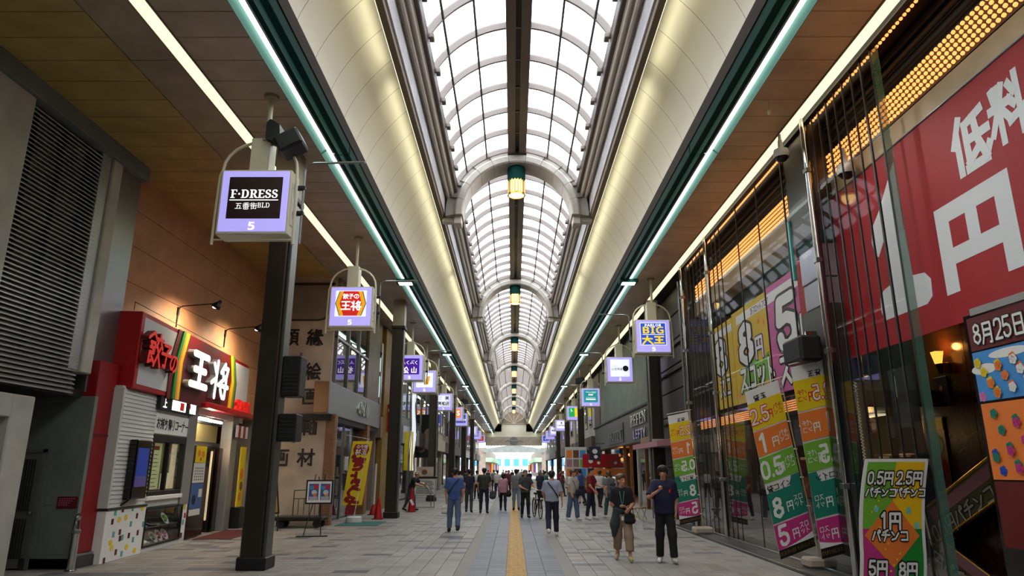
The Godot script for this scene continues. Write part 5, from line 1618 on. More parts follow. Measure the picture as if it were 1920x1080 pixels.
# ------------------------------------------------------------------ banner flags, the poster stand and the board on legs
func price_flag(label: String, at: Vector3, tl: Vector2, tr: Vector2, bl: Vector2, flip: bool) -> void:
	var f := thing("nobori_flag", label, "flag", at, 0, "striped price flags before the glass front")
	var w := tl.distance_to(tr)
	var h := tl.distance_to(bl)
	var xv := (tr - tl) / w
	var yv := (tl - bl) / h
	var t := Transform3D(Basis(Vector3(xv.x, xv.y, 0), Vector3(yv.x, yv.y, 0), Vector3(0, 0, 1)), Vector3(bl.x, bl.y, 0))
	var br := bl + tr - tl
	put(f, "water_base", MB.new().cbox(Vector3(br.x - 0.22, 0.03, -0.2), Vector3(br.x + 0.28, 0.2, 0.2), 0.04), "stone_white")
	put(f, "pole", MB.new().tube([Vector3(br.x + 0.06, 0.15, 0), Vector3(tr.x + 0.05, tr.y + 0.05, 0)], 0.013, 8), "pole_tan")
	put(f, "cross_rod", MB.new().tube([Vector3(tr.x + 0.09, tr.y + 0.06, 0), Vector3(tl.x - 0.03, tl.y + 0.05, 0)], 0.01, 6), "white")
	for k in 6:
		var p := t * Vector3(w, h * (0.06 + k * 0.17), 0)
		put(f, "loop", MB.new().cbox(p + Vector3(-0.03, -0.012, -0.008), p + Vector3(0.07, 0.012, 0.008), 0.004), "white")
	var bands := [[0.965, 1.0, "white"], [0.92, 0.965, "white"], [0.755, 0.92, "flag_yellow"], [0.595, 0.745, "orange"], [0.435, 0.585, "lime"], [0.36, 0.425, "white"], [0.2, 0.36, "emerald"], [0.05, 0.19, "magenta"], [0.0, 0.05, "black"]]
	var cloth := MB.new()
	cloth.t = t
	var rows := []
	for i in 13:
		var row := PackedVector3Array()
		for k in 5:
			row.append(Vector3(w * k / 4.0, h * (1.0 - i / 12.0), 0.006 * sin(i * 1.1 + k * 2.0)))
		rows.append(row)
	cloth.sheet(rows)
	rows = []
	for i in 13:
		var row := PackedVector3Array()
		for k in 5:
			row.append(Vector3(w * k / 4.0, h * (1.0 - i / 12.0), 0.006 * sin(i * 1.1 + k * 2.0) - 0.003))
		row.reverse()
		rows.append(row)
	cloth.sheet(rows)
	put(f, "cloth", cloth, "white")
	for e in bands:
		if e[2] == "white":
			continue
		var b := MB.new()
		b.t = t
		b.box(Vector3(0, h * e[0], 0.004), Vector3(w, h * e[1], 0.012))
		put(f, "colour_field", b, e[2])
	var green := MB.new()
	green.t = t
	var c := [Vector2(0.0, 0.36), Vector2(0.0, 0.37), Vector2(0.28, 0.375), Vector2(0.36, 0.43), Vector2(1.0, 0.43), Vector2(1.0, 0.36)] if flip else [Vector2(0, 0.36), Vector2(0, 0.375), Vector2(0.68, 0.375), Vector2(0.76, 0.43), Vector2(1, 0.43), Vector2(1, 0.36)]
	if flip:
		c = [Vector2(0.0, 0.36), Vector2(0.0, 0.43), Vector2(0.22, 0.43), Vector2(0.3, 0.375), Vector2(1.0, 0.375), Vector2(1.0, 0.36)]
	var poly := PackedVector2Array()
	for p in c:
		poly.append(Vector2(p.x * w, p.y * h))
	green.slab(poly, 0.004, 0.012)
	put(f, "colour_field", green, "emerald")
	var swoosh := MB.new()
	swoosh.t = t
	poly = PackedVector2Array()
	for i in 9:
		var u := i / 8.0
		poly.append(Vector2((1.0 - u if flip else u) * w, h * (0.05 + 0.035 * u * u)))
	poly.append(Vector2(0.0 if flip else w, h * 0.05))
	swoosh.slab(poly, 0.012, 0.015)
	put(f, "white_curve", swoosh, "white")
	var white := MB.new()
	white.t = t
	var red := MB.new()
	red.t = t
	var ink := MB.new()
	ink.t = t
	var fx := func(u: float) -> float: return w * (1.0 - u) if flip else w * u
	var fo := {"flip": flip, "soft": true}
	write(ink, "貸玉", Vector2(fx.call(0.28), h * 0.942), w * 0.16, 2.4, 0.01, 0.002, {"flip": flip, "gap": 1.3})
	write(ink, "貸コイン", Vector2(fx.call(0.12 if not flip else 0.2), h * 0.398), w * 0.17, 2.4, 0.014, 0.002, {"flip": flip})
	var lines := [["2.5", 0.835, 0.075, 0.3], ["1", 0.668, 0.09, 0.3], ["0.5", 0.51, 0.09, 0.3], ["8", 0.28, 0.12, 0.2], ["5", 0.122, 0.12, 0.2]]
	for i in 5:
		var e: Array = lines[i]
		var size: float = w * (0.46 if e[0].length() > 1 else 0.5)
		var at2 := Vector2(fx.call(0.1 if e[0].length() > 1 else 0.22), h * e[1])
		if i == 0:
			write(red, e[0], at2, size * 0.9, 5.0, 0.013, 0.001, fo.merged({"squeeze": 0.8}))
			write(white, e[0], at2, size * 0.9, 2.6, 0.016, 0.001, fo.merged({"squeeze": 0.8}))
		else:
			write(white, e[0], at2, size, 3.6, 0.014, 0.001, fo.merged({"squeeze": 0.85}))
		write(red if i == 0 else white, "円", Vector2(fx.call(0.56), h * (e[1] - 0.012)), w * 0.24, 2.6, 0.014, 0.001, {"flip": flip, "squeeze": 0.8})
		var tail := ["パチ", "ンコ"] if i < 3 else ["スロ", "ット"]
		for k in 2:
			write(red if i == 0 else white, tail[k], Vector2(fx.call(0.75), h * (e[1] + 0.018 - k * 0.034)), w * 0.15, 2.2, 0.014, 0.001, {"flip": flip, "squeeze": 0.85})
	put(f, "white_lettering", white, "white")
	put(f, "red_lettering", red, "red_bright")
	put(f, "black_lettering", ink, "black")
	var g := Node3D.new()
	g.name = "gold_lettering"
	f.add_child(g, true)
	g.transform = t * Transform3D(Basis.IDENTITY.scaled(Vector3(-1 if flip else 1, 1, 1)), Vector3(w / 2, h * 0.025, 0.014))
	letters(g, "letters", "DAIOH GROUP", Vector3.ZERO, w * 0.1, "brass", "Droid Serif", true, 0.002)


func flags_and_stands() -> void:
	price_flag("striped price flag facing the camera, its coloured fields reading 貸玉 the right way round", V(0, 0, 12.9), Vector2(4.35, 3.1), Vector2(4.99, 3.33), Vector2(4.73, 0.16), false)
	price_flag("striped price flag with mirrored lettering beside the poster board on legs", V(0, 0, 11.95), Vector2(4.87, 3.43), Vector2(5.5, 3.58), Vector2(5.06, 0.28), true)
	price_flag("striped price flag with mirrored lettering behind the boy in the navy shirt", V(0, 0, 19.4), Vector2(4.33, 3.13), Vector2(4.9, 3.25), Vector2(4.49, 0.24), true)
	# curved poster board on legs
	var o := thing("poster_stand", "curved white edged poster board on thin legs with coloured price fields", "poster stand", V(4.78, 0, 9.1), -4)
	var skew := func(p: Vector2) -> Vector3: return Vector3(p.x + 0.13 * (p.y - 0.9) * absf(p.y - 0.7) + 0.16 * (p.y - 0.9) * 0.6, p.y, -0.12 * p.y * p.y * 0.3)
	var sheet := func(x0: float, y0: float, x1: float, y1: float, z: float) -> MB:
		var b := MB.new()
		var rows := []
		for i in 13:
			var y := lerpf(y1, y0, i / 12.0)
			rows.append(PackedVector3Array([skew.call(Vector2(x0, y)) + Vector3(0, 0, z), skew.call(Vector2((x0 + x1) / 2, y)) + Vector3(0, 0, z), skew.call(Vector2(x1, y)) + Vector3(0, 0, z)]))
		return b.sheet(rows)
	var warp := func(b: MB) -> MB:
		for i in b.v.size():
			var p: Vector3 = b.v[i]
			var q: Vector3 = skew.call(Vector2(p.x, p.y))
			b.v[i] = q + Vector3(0, 0, p.z)
		return b
	var fill := func(poly: PackedVector2Array, z: float) -> MB:
		var b := MB.new()
		var top := 0.0
		# cut into strips so that it follows the curve
		for i in 14:
			var y0 := 0.02 + i * 0.13
			for part in Geometry2D.intersect_polygons(poly, PackedVector2Array([Vector2(-1, y0), Vector2(1, y0), Vector2(1, y0 + 0.13), Vector2(-1, y0 + 0.13)])):
				b.slab(part, z, z, false)
		return warp.call(b)
	put(o, "board", warp.call(board_box(-0.4, 0.02, 0.4, 1.84)), "white")
	put(o, "colour_field", fill.call(PackedVector2Array([Vector2(-0.36, 0.98), Vector2(0.0, 0.98), Vector2(0.0, 1.8), Vector2(-0.36, 1.8)]), 0.004), "lime")
	put(o, "colour_field", fill.call(PackedVector2Array([Vector2(0.0, 0.98), Vector2(0.36, 0.98), Vector2(0.36, 1.8), Vector2(0.0, 1.8)]), 0.004), "yellow")
	put(o, "colour_field", fill.call(PackedVector2Array([Vector2(-0.36, 0.04), Vector2(0.02, 0.04), Vector2(0.02, 0.98), Vector2(-0.36, 0.98)]), 0.004), "magenta")
	put(o, "colour_field", fill.call(PackedVector2Array([Vector2(0.02, 0.04), Vector2(0.36, 0.04), Vector2(0.36, 0.98), Vector2(0.02, 0.98)]), 0.004), "green")
	put(o, "colour_field", fill.call(PackedVector2Array([Vector2(0.0, 0.52), Vector2(0.33, 0.9), Vector2(0.0, 1.32), Vector2(-0.34, 0.9)]), 0.007), "orange")
	for e in [["0.5円", -0.3, 1.6, 0.16], ["パチンコ", -0.3, 1.42, 0.12], ["2.5円", 0.06, 1.6, 0.16], ["パチンコ", 0.06, 1.42, 0.12], ["1円", -0.1, 1.08, 0.2], ["パチンコ", -0.2, 0.9, 0.14], ["5円", -0.26, 0.52, 0.18], ["スロット", -0.3, 0.34, 0.13], ["8円", 0.1, 0.5, 0.18], ["スロット", 0.05, 0.32, 0.13]]:
		var rim := MB.new()
		write(rim, e[0], Vector2(e[1], e[2]), e[3], 7.6, 0.012, 0.001, {"soft": true, "squeeze": 0.75})
		put(o, "letter_rim", warp.call(rim), "black")
		rim = MB.new()
		write(rim, e[0], Vector2(e[1], e[2]), e[3], 3.4, 0.016, 0.001, {"soft": true, "squeeze": 0.75})
		put(o, "lettering", warp.call(rim), "white")
	var dots := MB.new()
	for i in 26:
		var c := Vector2(-0.33 + 0.66 * fmod(i * 0.618, 1.0), 0.06 + 1.7 * fmod(i * 0.37, 1.0))
		dots.slab(oval(c.x, c.y, 0.012, 0.014, 6), 0.009, 0.009, false)
	put(o, "dot_print", warp.call(dots), "flag_yellow")
	dots = MB.new()
	for c in [Vector2(-0.2, 1.22), Vector2(0.2, 1.2), Vector2(0.3, 1.02)]:
		dots.slab(oval(c.x, c.y, 0.03, 0.045, 12), 0.009, 0.009, false)
	put(o, "balloon_print", warp.call(dots), "mint_print")
	for s in [-0.3, 0.3]:
		put(o, "leg", MB.new().tube([Vector3(s + 0.18, 1.3, -0.16), Vector3(s + 0.5, 0.0, -0.6)], 0.011, 8), "pole_tan")
	put(o, "stay", MB.new().tube([Vector3(0.5, 0.9, -0.25), Vector3(0.62, 0.78, -0.3), Vector3(0.95, 0.84, -0.4)], 0.006, 5), "chrome")
	# the poster board at the picture's edge
	var p := thing("poster_board", "tall poster board headed 8月25日 with flowery pictures at the entrance edge", "poster board", V(5.3, 0, 7.82), -88)
	put(p, "frame", MB.new().cbox(Vector3(-0.06, 0.3, -0.06), Vector3(1.5, 3.45, 0.0), 0.01), "black_gloss")
	put(p, "post", MB.new().box(Vector3(0.1, 0, -0.05), Vector3(0.18, 0.3, -0.01)).box(Vector3(1.2, 0, -0.05), Vector3(1.28, 0.3, -0.01)), "steel")
	put(p, "clear_top", MB.new().box(Vector3(0.1, 3.42, -0.03), Vector3(1.4, 3.5, 0.02)), "steel_satin")
	put(p, "heading", rect(MB.new(), 0.0, 3.02, 1.44, 3.4, 0.0), "red_dark")
	rimmed(p, "8月25日", Vector2(0.14, 3.2), 0.24, 2.4, 0.006, "white", "black", {"squeeze": 0.8})
	put(p, "sky_picture", rect(MB.new(), 0.0, 2.45, 1.44, 3.0, 0.0), "sky_print")
	put(p, "warm_picture", rect(MB.new(), 0.0, 1.6, 1.44, 2.42, 0.0), "orange")
	put(p, "dark_picture", rect(MB.new(), 0.0, 0.9, 1.44, 1.58, 0.0), "red_dark")
	put(p, "cloud_print", MB.new().slab(oval(0.15, 2.8, 0.2, 0.06, 14), 0.004, 0.006).slab(oval(0.55, 2.93, 0.3, 0.05, 14), 0.004, 0.006), "white")
	var petals := ["pink", "magenta", "flag_yellow", "lime", "orange", "blue", "white", "emerald"]
	for i in 60:
		var c := Vector2(0.06 + 1.3 * fmod(i * 0.618, 1.0), (2.5 if i % 2 == 0 else 1.66) + (0.4 if i % 2 == 0 else 0.65) * fmod(i * 0.41, 1.0))
		var fl := MB.new()
		for k in 5:
			fl.slab(oval(c.x + cos(k * TAU / 5) * 0.03, c.y + sin(k * TAU / 5) * 0.03, 0.028, 0.028, 8), 0.006 + i * 0.0003, 0.007 + i * 0.0003, false)
		fl.slab(oval(c.x, c.y, 0.016, 0.016, 8), 0.0075 + i * 0.0003, 0.008 + i * 0.0003, false)
		put(p, "flower_print", fl, petals[i % 8])


func board_box(x0: float, y0: float, x1: float, y1: float) -> MB:
	var b := MB.new()
	var n := 14
	for i in n:
		b.box(Vector3(x0, lerpf(y0, y1, float(i) / n), -0.012), Vector3(x1, lerpf(y0, y1, float(i + 1) / n), 0.0))
	return b


# ------------------------------------------------------------------ further shop fronts on the glass-front side
func right_fronts() -> void:
	var o := thing("dark_building", "dark brown panelled building past the glass front", "building", V(5.75, 0, 21.35), -90)
	for i in 9:
		put(o, "panel", MB.new().cbox(Vector3(-7.0, 0.02 + i * 0.88, -0.3), Vector3(-0.02, 0.86 + i * 0.88, 0), 0.02), "brown_dark")
		if i in [3, 5, 6]:
			put(o, "ledge", MB.new().cbox(Vector3(-6.5, 0.62 + i * 0.88, 0), Vector3(-0.2, 0.7 + i * 0.88, 0.1), 0.01), "black")
	put(o, "core", MB.new().box(Vector3(-7, 0, -4), Vector3(-0.02, 8, -0.3)), "brown_dark")
	put(o, "pipe", MB.new().tube([Vector3(-1.2, 0, 0.1), Vector3(-1.2, 7.9, 0.1)], 0.05, 8), "steel")
	# the shop with the grey green upper wall
	var s := thing("corner_shop", "shop with a grey green upper wall, dark sign fascia and warm lit inside", "shop front", V(5.75, 0, 28.5), -90)
	put(s, "upper_wall", MB.new().box(Vector3(-20, 4.3, -4), Vector3(0, 8, 0)), "green_grey")
	put(s, "corner_pier", MB.new().cbox(Vector3(-0.6, 0, -0.4), Vector3(0, 8, 0.06), 0.02).cbox(Vector3(-20, 4.3, -0.2), Vector3(-17, 8, 0.06), 0.02), "pier_brown")
	put(s, "fascia", MB.new().cbox(Vector3(-19.5, 2.86, -0.3), Vector3(0, 4.34, 0.12), 0.02), "granite")
	put(s, "fascia_rim", MB.new().cbox(Vector3(-19.6, 4.3, 0.0), Vector3(0.02, 4.42, 0.2), 0.02), "black")
	put(s, "sign_panel", MB.new().cbox(Vector3(-12.3, 3.0, 0.12), Vector3(-7.0, 4.0, 0.16), 0.01), "granite_dark")
	var l := letters(s, "silver_letters", "REFEN", Vector3(-2.6, 3.85, 0.15), 0.55, "chrome", "Droid Serif", true, 0.06, 1.6)
	l = letters(s, "steel_letters", "LEFTY", Vector3(-2.4, 3.2, 0.15), 0.42, "chrome", "Droid Sans", true, 0.06, 2.0)
	l = letters(s, "panel_letters", "HOTEY", Vector3(-9.6, 3.4, 0.18), 0.5, "steel", "Droid Serif", true, 0.03, 2.0)
	put(s, "gold_picture", MB.new().cbox(Vector3(-2.2, 2.5, 0.12), Vector3(-0.2, 3.0, 0.16), 0.01), "brass")
	put(s, "awning", MB.new().slab(PackedVector2Array([Vector2(0, 2.78), Vector2(0.9, 2.62), Vector2(0.9, 2.44), Vector2(0, 2.5)]), -4.9, -0.1), "pink_dull")
	s.get_node("awning").transform = Transform3D(Basis(Vector3.UP, -PI / 2), Vector3(0, 0, 0.0))
	put(s, "inside", MB.new().box(Vector3(-20, 0, -3.2), Vector3(0, 2.9, -3)).box(Vector3(-20, 2.84, -3), Vector3(0, 2.9, 0)), "wood")
	put(s, "glass", MB.new().box(Vector3(-5.0, 0.1, -0.2), Vector3(-0.7, 2.8, -0.18)).box(Vector3(-19.8, 0.1, -0.2), Vector3(-9.0, 2.8, -0.18)), "glass_dark")
	for i in 5:
		put(s, "post", MB.new().cbox(Vector3(-0.8 - i * 2.0, 0, -0.25), Vector3(-0.68 - i * 2.0, 2.86, -0.1), 0.01), "pale_grey" if i == 2 else "wood")
	var ch := thing("pendant_lamp", "small gilt lamp with three bulbs hanging in the warm lit shop", "lamp", V(6.4, 2.36, 40.5))
	put(ch, "ring", MB.new().lathe([Vector2(0.1, 0), Vector2(0.3, 0.02), Vector2(0.32, 0.06), Vector2(0.1, 0.04)], Vector3.ZERO, 16), "brass")
	put(ch, "stem", MB.new().tube([Vector3(0, 0, 0), Vector3(0, 0.45, 0)], 0.02, 6), "brass")
	for i in 3:
		put(ch, "bulb", MB.new().ball(Vector3(-0.28 + i * 0.28, 0.1, 0.1), Vector3(0.07, 0.09, 0.07)), "lamp_bulb")
	small_lamp(V(6.2, 2.2, 40.3), Color(1, 0.7, 0.35), 1.2, 0.1)
	small_lamp(V(7.2, 2.5, 33.0), Color(1, 0.75, 0.45), 1.0, 0.1)
	var rs := thing("red_shop_sign", "red shop sign with white marks under the dark fascia", "sign", V(5.3, 1.75, 44.6))
	put(rs, "board", MB.new().cbox(Vector3(-0.9, 0, -0.1), Vector3(0.9, 0.85, 0.1), 0.02), "red")
	put(rs, "orange_band", MB.new().box(Vector3(-0.5, -0.45, 0), Vector3(0.9, -0.05, 0.1)).box(Vector3(-0.5, -0.05, 0), Vector3(-0.4, 0.0, 0.05)), "orange")
	b_discs(rs, [[-0.4, 0.4, 0.14, "white"], [0.1, 0.3, 0.1, "white"]], 0.1)
	var bk := thing("hanging_sign", "small dark blue hanging sign with a white figure over the red shop sign", "sign", V(5.0, 2.2, 43.0))
	put(bk, "board", MB.new().cbox(Vector3(-0.35, 0, -0.08), Vector3(0.35, 0.8, 0.08), 0.02), "navy")
	b_discs(bk, [[0, 0.52, 0.16, "white"], [0.05, 0.2, 0.12, "white"]], 0.08)
	put(bk, "rod", MB.new().tube([Vector3(0, 0.8, 0), Vector3(0, 1.0, 0), Vector3(0.7, 1.0, 0)], 0.02, 6), "black")
	var blocks := [[48.5, 56.0, 5.7, "pier_brown", "pale_grey", "pale grey"], [56.0, 64.0, 5.75, "granite_dark", "beige_wall", "dark fronted"], [64.0, 75.0, 5.7, "wood", "stone_white", "cream"], [75.0, 90.0, 5.8, "grey_wall", "beige_wall", "tan"], [90.0, 106.0, 5.7, "brown_dark", "grey_wall", "brown"], [106.0, 123.8, 5.75, "pale_grey", "grey_green", "grey"]]
	for e in blocks:
		var len: float = e[1] - e[0]
		var q := thing("street_building", "%s shop building along the glass-front side of the far arcade" % e[5], "building", V(e[2], 0, e[0]))
		put(q, "wall", MB.new().box(Vector3(0, 3.2, -len), Vector3(4, 8, 0)).box(Vector3(0, 0, -0.5), Vector3(4, 3.2, 0)).box(Vector3(0, 0, -len), Vector3(4, 3.2, -len + 0.4)).box(Vector3(2.5, 0, -len), Vector3(4, 3.2, 0)), e[4])
		put(q, "fascia", MB.new().cbox(Vector3(-0.25, 3.0, -len + 0.1), Vector3(0, 3.9, -0.1), 0.02), e[3])
		put(q, "shop_glass", MB.new().box(Vector3(0.18, 0.1, -len + 0.4), Vector3(0.2, 3.0, -0.5)), "glass_dark")
		put(q, "shop_lamp", MB.new().box(Vector3(1.4, 2.9, -len * 0.7), Vector3(1.6, 2.95, -len * 0.3)), "lamp_warm")
		for i in 2:
			var d := len * (0.3 + 0.4 * i)
			var w := put(q, "window", MB.new().cbox(Vector3(-0.05, 4.6, -d - len * 0.1), Vector3(0.02, 7.0, -d + len * 0.1), 0.02), "steel")
			put(w, "pane", MB.new().box(Vector3(-0.06, 4.7, -d - len * 0.1 + 0.1), Vector3(-0.05, 6.9, -d + len * 0.1 - 0.1)), "glass_dark")
	var pb := thing("poster_rack", "white board covered with small picture sheets beside the far dark column", "poster board", V(4.6, 0, 47.5))
	put(pb, "board", MB.new().cbox(Vector3(-1.1, 0.5, -0.05), Vector3(0.4, 3.1, 0.0), 0.02), "white_matt")
	put(pb, "post", MB.new().box(Vector3(-1.0, 0, -0.05), Vector3(-0.95, 0.5, 0)).box(Vector3(0.3, 0, -0.05), Vector3(0.35, 0.5, 0)), "steel")
	var pt := ["pink_dull", "sky_print", "wood", "orange", "lime", "beige_wall"]
	for i in 12:
		put(pb, "sheet", rect(MB.new(), -1.0 + (i % 3) * 0.46, 0.6 + int(i / 3.0) * 0.6, -0.62 + (i % 3) * 0.46, 1.1 + int(i / 3.0) * 0.6, 0.0), pt[(i * 5) % 6])


# ------------------------------------------------------------------ columns, hanging signs, street furniture, the far end
func build_street() -> void:
	var n := 0
	for e in [[-4.54, 12.92, "nearest dark square column, before the restaurant"], [-4.35, 25.75, "dark square column behind the red traffic cones"], [-4.4, 38.5, "third dark column on the restaurant side"], [-4.45, 51.3, "fourth dark column on the restaurant side"], [-4.5, 64.1, "fifth dark column on the restaurant side"], [-4.5, 77.0, "sixth dark column on the restaurant side"], [5.35, 25.75, "dark column past the glass front with a pale plate"], [5.0, 51.0, "dark column beside the white picture board"], [5.0, 64.1, "third dark column on the glass-front side"], [5.0, 77.0, "fourth dark column on the glass-front side"]]:
		var o := thing("column", e[2], "column", V(e[0], 0, e[1]), 0, "dark square columns along the arcade")
		var w := 0.3
		put(o, "shaft", MB.new().cbox(Vector3(-0.24, 0.2, -0.22), Vector3(0.13, 6.9, 0.22), 0.025), "pillar_dark")
		put(o, "side_cladding", MB.new().cbox(Vector3(0.13, 0.2, -0.18), Vector3(0.2, 6.85, 0.18), 0.02), "pillar_side")
		put(o, "foot", MB.new().cbox(Vector3(-0.28, 0, -0.26), Vector3(0.24, 0.22, 0.26), 0.02), "black")
		put(o, "cap", MB.new().cbox(Vector3(-0.28, 6.86, -0.26), Vector3(0.24, 6.98, 0.26), 0.02), "black")
		put(o, "upper_casing", MB.new().box(Vector3(-0.24, 6.98, -0.22), Vector3(0.2, 7.99, 0.22)), "ceil_strip")
		if n == 6:
			put(o, "pale_plate", MB.new().cbox(Vector3(-0.3, 2.45, 0.3), Vector3(0.36, 2.75, 0.33), 0.01), "pale_grey")
			put(o, "plate_mark", MB.new().box(Vector3(-0.06, 2.55, 0.33), Vector3(0.12, 2.65, 0.334)), "beige_wall")
			put(o, "drain_pipe", MB.new().tube([Vector3(-0.36, 0, 0.28), Vector3(-0.36, 6.9, 0.28)], 0.04, 8), "steel")
		n += 1
	for e in [[3.02, "upper black louvred loudspeaker cabinet on the nearest column"], [2.2, "lower black loudspeaker cabinet on the nearest column"]]:
		var o := thing("loudspeaker", e[1], "loudspeaker", V(-4.34, e[0], 13.0))
		put(o, "cabinet", MB.new().cbox(Vector3(0, 0, -0.2), Vector3(0.34, 0.76 if e[0] > 3 else 0.5, 0.2), 0.02), "black")
		for i in 6:
			put(o, "louvre", MB.new().cbox(Vector3(0.03, 0.06 + i * 0.07, 0.2), Vector3(0.31, 0.085 + i * 0.07, 0.212), 0.004), "rubber")
		put(o, "bracket", MB.new().box(Vector3(-0.04, 0.15, -0.05), Vector3(0.02, 0.3, 0.05)), "black")
	hanging_signs()
	# pair of loudspeakers on the rod of the nearest sign
	var s := thing("loudspeaker", "small black horn loudspeaker on the rod above the nearest hanging sign", "loudspeaker", V(-4.14, 7.05, 10.5))
	put(s, "body", MB.new().slab(PackedVector2Array([Vector2(0, 0), Vector2(0.12, -0.04), Vector2(0.24, 0.06), Vector2(0.22, 0.26), Vector2(0.06, 0.36), Vector2(0, 0.3)]), -0.12, 0.12), "black")
	put(s, "strap", MB.new().box(Vector3(-0.08, 0.02, -0.03), Vector3(0.02, 0.06, 0.03)).box(Vector3(-0.08, 0.26, -0.03), Vector3(0.02, 0.3, 0.03)), "steel")
	s = thing("loudspeaker", "larger tilted black loudspeaker box beside the green lamp beam", "loudspeaker", V(-3.72, 6.98, 10.45))
	var t := Transform3D(Basis(Vector3.BACK, deg_to_rad(28)), Vector3.ZERO)
	var b := MB.new()
	b.t = t
	put(s, "box", b.cbox(Vector3(-0.21, -0.16, -0.2), Vector3(0.21, 0.16, 0.2), 0.03), "black")
	b = MB.new()
	b.t = t
	put(s, "grille", b.cbox(Vector3(-0.18, -0.13, 0.2), Vector3(0.18, 0.13, 0.215), 0.01), "rubber")
	put(s, "arm", MB.new().tube([Vector3(-0.2, 0.08, 0), Vector3(-0.34, 0.1, 0.0)], 0.02, 6), "black")
	furniture()
	far_end()


func hanging_signs() -> void:
	# [x, d, drawing, label]
	var list := [
		[-4.25, 10.45, "dress", "lit hanging sign with a black field and white lettering F DRESS, nearest the camera"],
		[-4.4, 18.0, "ousho", "lit hanging sign with the red shield and 王将 characters"],
		[-4.5, 29.6, "matsu", "lit hanging sign with a deep purple field and white 松山"],
		[-4.47, 34.5, "gold", "pale lit hanging sign half hidden behind the purple 松山 one"],
		[-4.6, 45.5, "mimatsu", "lit hanging sign with black characters on white"],
		[-4.65, 56.0, "es", "lit hanging sign with orange field and letters ES"],
		[-4.7, 62.5, "blue", "lit hanging sign with blue field just behind the orange one"],
		[-4.8, 82.0, "leaf", "small lit hanging sign with an orange heart on white"],
		[-4.8, 92.0, "plain", "small plain lavender hanging sign past the heart one"],
		[-4.8, 104.0, "red", "far hanging sign with a red field"],
		[4.65, 22.3, "big", "lit hanging sign with blue field and yellow BIG 大王"],
		[4.74, 30.2, "disc", "lit hanging sign with a black disc on white"],
		[4.8, 42.5, "teal", "lit hanging sign with a teal field of small white lines"],
		[4.85, 55.0, "split", "lit hanging sign split green and yellow"],
		[4.9, 71.0, "white", "lit hanging sign with small dark lettering on white past the split one"],
		[4.9, 82.0, "dots", "lit hanging sign with three dark dots on white"],
		[4.9, 92.0, "plain", "small plain lavender hanging sign past the dotted one"],
		[4.9, 104.0, "blue", "far hanging sign with a blue field on the glass-front side"],
	]
	for e in list:
		var side := 1.0 if e[0] < 0 else -1.0
		var o := thing("hanging_sign", e[3], "sign", V(e[0], 5.38, e[1]), 0, "lavender hanging signs")
		# local y 0 is the lower edge of the box, front at z 0
		put(o, "box", MB.new().cbox(Vector3(-0.59, 0.0, -0.4), Vector3(0.59, 1.14, -0.012), 0.02), "cream")
		put(o, "lit_face", MB.new().cbox(Vector3(-0.55, 0.05, -0.03), Vector3(0.55, 1.11, 0.0), 0.008), "lavender")
		put(o, "side_door", MB.new().cbox(Vector3(0.59 * side, 0.2, -0.34), Vector3(0.605 * side, 0.95, -0.08), 0.004), "white")
		var hoop := []
		for x in [-0.66, -0.655, -0.64]:
			hoop.append(Vector3(x, -0.14 + (0.6 if x > -0.66 else 0.0) + (0.6 if x > -0.65 else 0.0), -0.1))
		for i in 13:
			var a := PI - PI * i / 12
			hoop.append(Vector3(cos(a) * 0.62, 1.2 + sin(a) * 0.5, -0.14))
		for x in [0.64, 0.655, 0.66]:
			hoop.append(Vector3(x, -0.14 + (0.6 if x < 0.66 else 0.0) + (0.6 if x < 0.65 else 0.0), -0.1))
		put(o, "hoop", MB.new().tube(hoop, 0.025, 8), "cream")
		put(o, "cross_bar", MB.new().tube([Vector3(-0.66, -0.06, -0.1), Vector3(0.66, -0.06, -0.1)], 0.012, 6), "cream")
		put(o, "hanger", MB.new().cbox(Vector3(-0.16, 1.12, -0.36), Vector3(0.16, 1.74, -0.05), 0.015), "cream")
		put(o, "rod", MB.new().tube([Vector3(0.05, 1.72, -0.2), Vector3(0.05, 2.6, -0.2)], 0.04, 10), "cream")
		put(o, "flange", MB.new().lathe([Vector2(0.0, 2.56), Vector2(0.12, 2.56), Vector2(0.13, 2.6), Vector2(0.13, 2.62), Vector2(0, 2.62)], Vector3(0.05, 0, -0.2), 16), "ceil_strip")
		var ax := 0.74 * side
		put(o, "arm_pole", MB.new().tube([Vector3(ax, -0.1, -0.2), Vector3(ax, 1.2, -0.2), Vector3(ax + 0.03 * side, 1.3, -0.2), Vector3(ax + 0.14 * side, 1.34, -0.2), Vector3(ax + 1.0 * side, 1.36, -0.2)], 0.022, 8), "steel")
		put(o, "clamp", MB.new().cbox(Vector3(ax - 0.14 * side, 0.4, -0.24), Vector3(ax + 0.03 * side, 0.47, -0.16), 0.01).cbox(Vector3(ax - 0.14 * side, 0.85, -0.24), Vector3(ax + 0.03 * side, 0.92, -0.16), 0.01), "black")
		draw_sign(o, e[2])
		if e[1] < 50:
			letters(o, "number", "5", Vector3(0, 0.14, 0.001), 0.14, "sign_text", "Droid Sans", true, 0.004, 1.2)
	for e in [[-4.05, 57.5, "black loudspeaker over the orange ES hanging sign"], [4.25, 43.5, "black loudspeaker over the teal hanging sign"]]:
		var s := thing("loudspeaker", e[2], "loudspeaker", V(e[0], 7.1, e[1]))
		put(s, "box", MB.new().cbox(Vector3(-0.3, -0.2, -0.2), Vector3(0.3, 0.2, 0.2), 0.05), "black")
		put(s, "arm", MB.new().tube([Vector3(-0.0, 0.2, 0), Vector3(0.0, 0.85, 0)], 0.03, 6), "steel")


func field(o: Node3D, x0: float, y0: float, x1: float, y1: float, m: String, z := 0.0) -> void:
	put(o, "field", rect(MB.new(), x0, y0, x1, y1, z, 0.004), m)


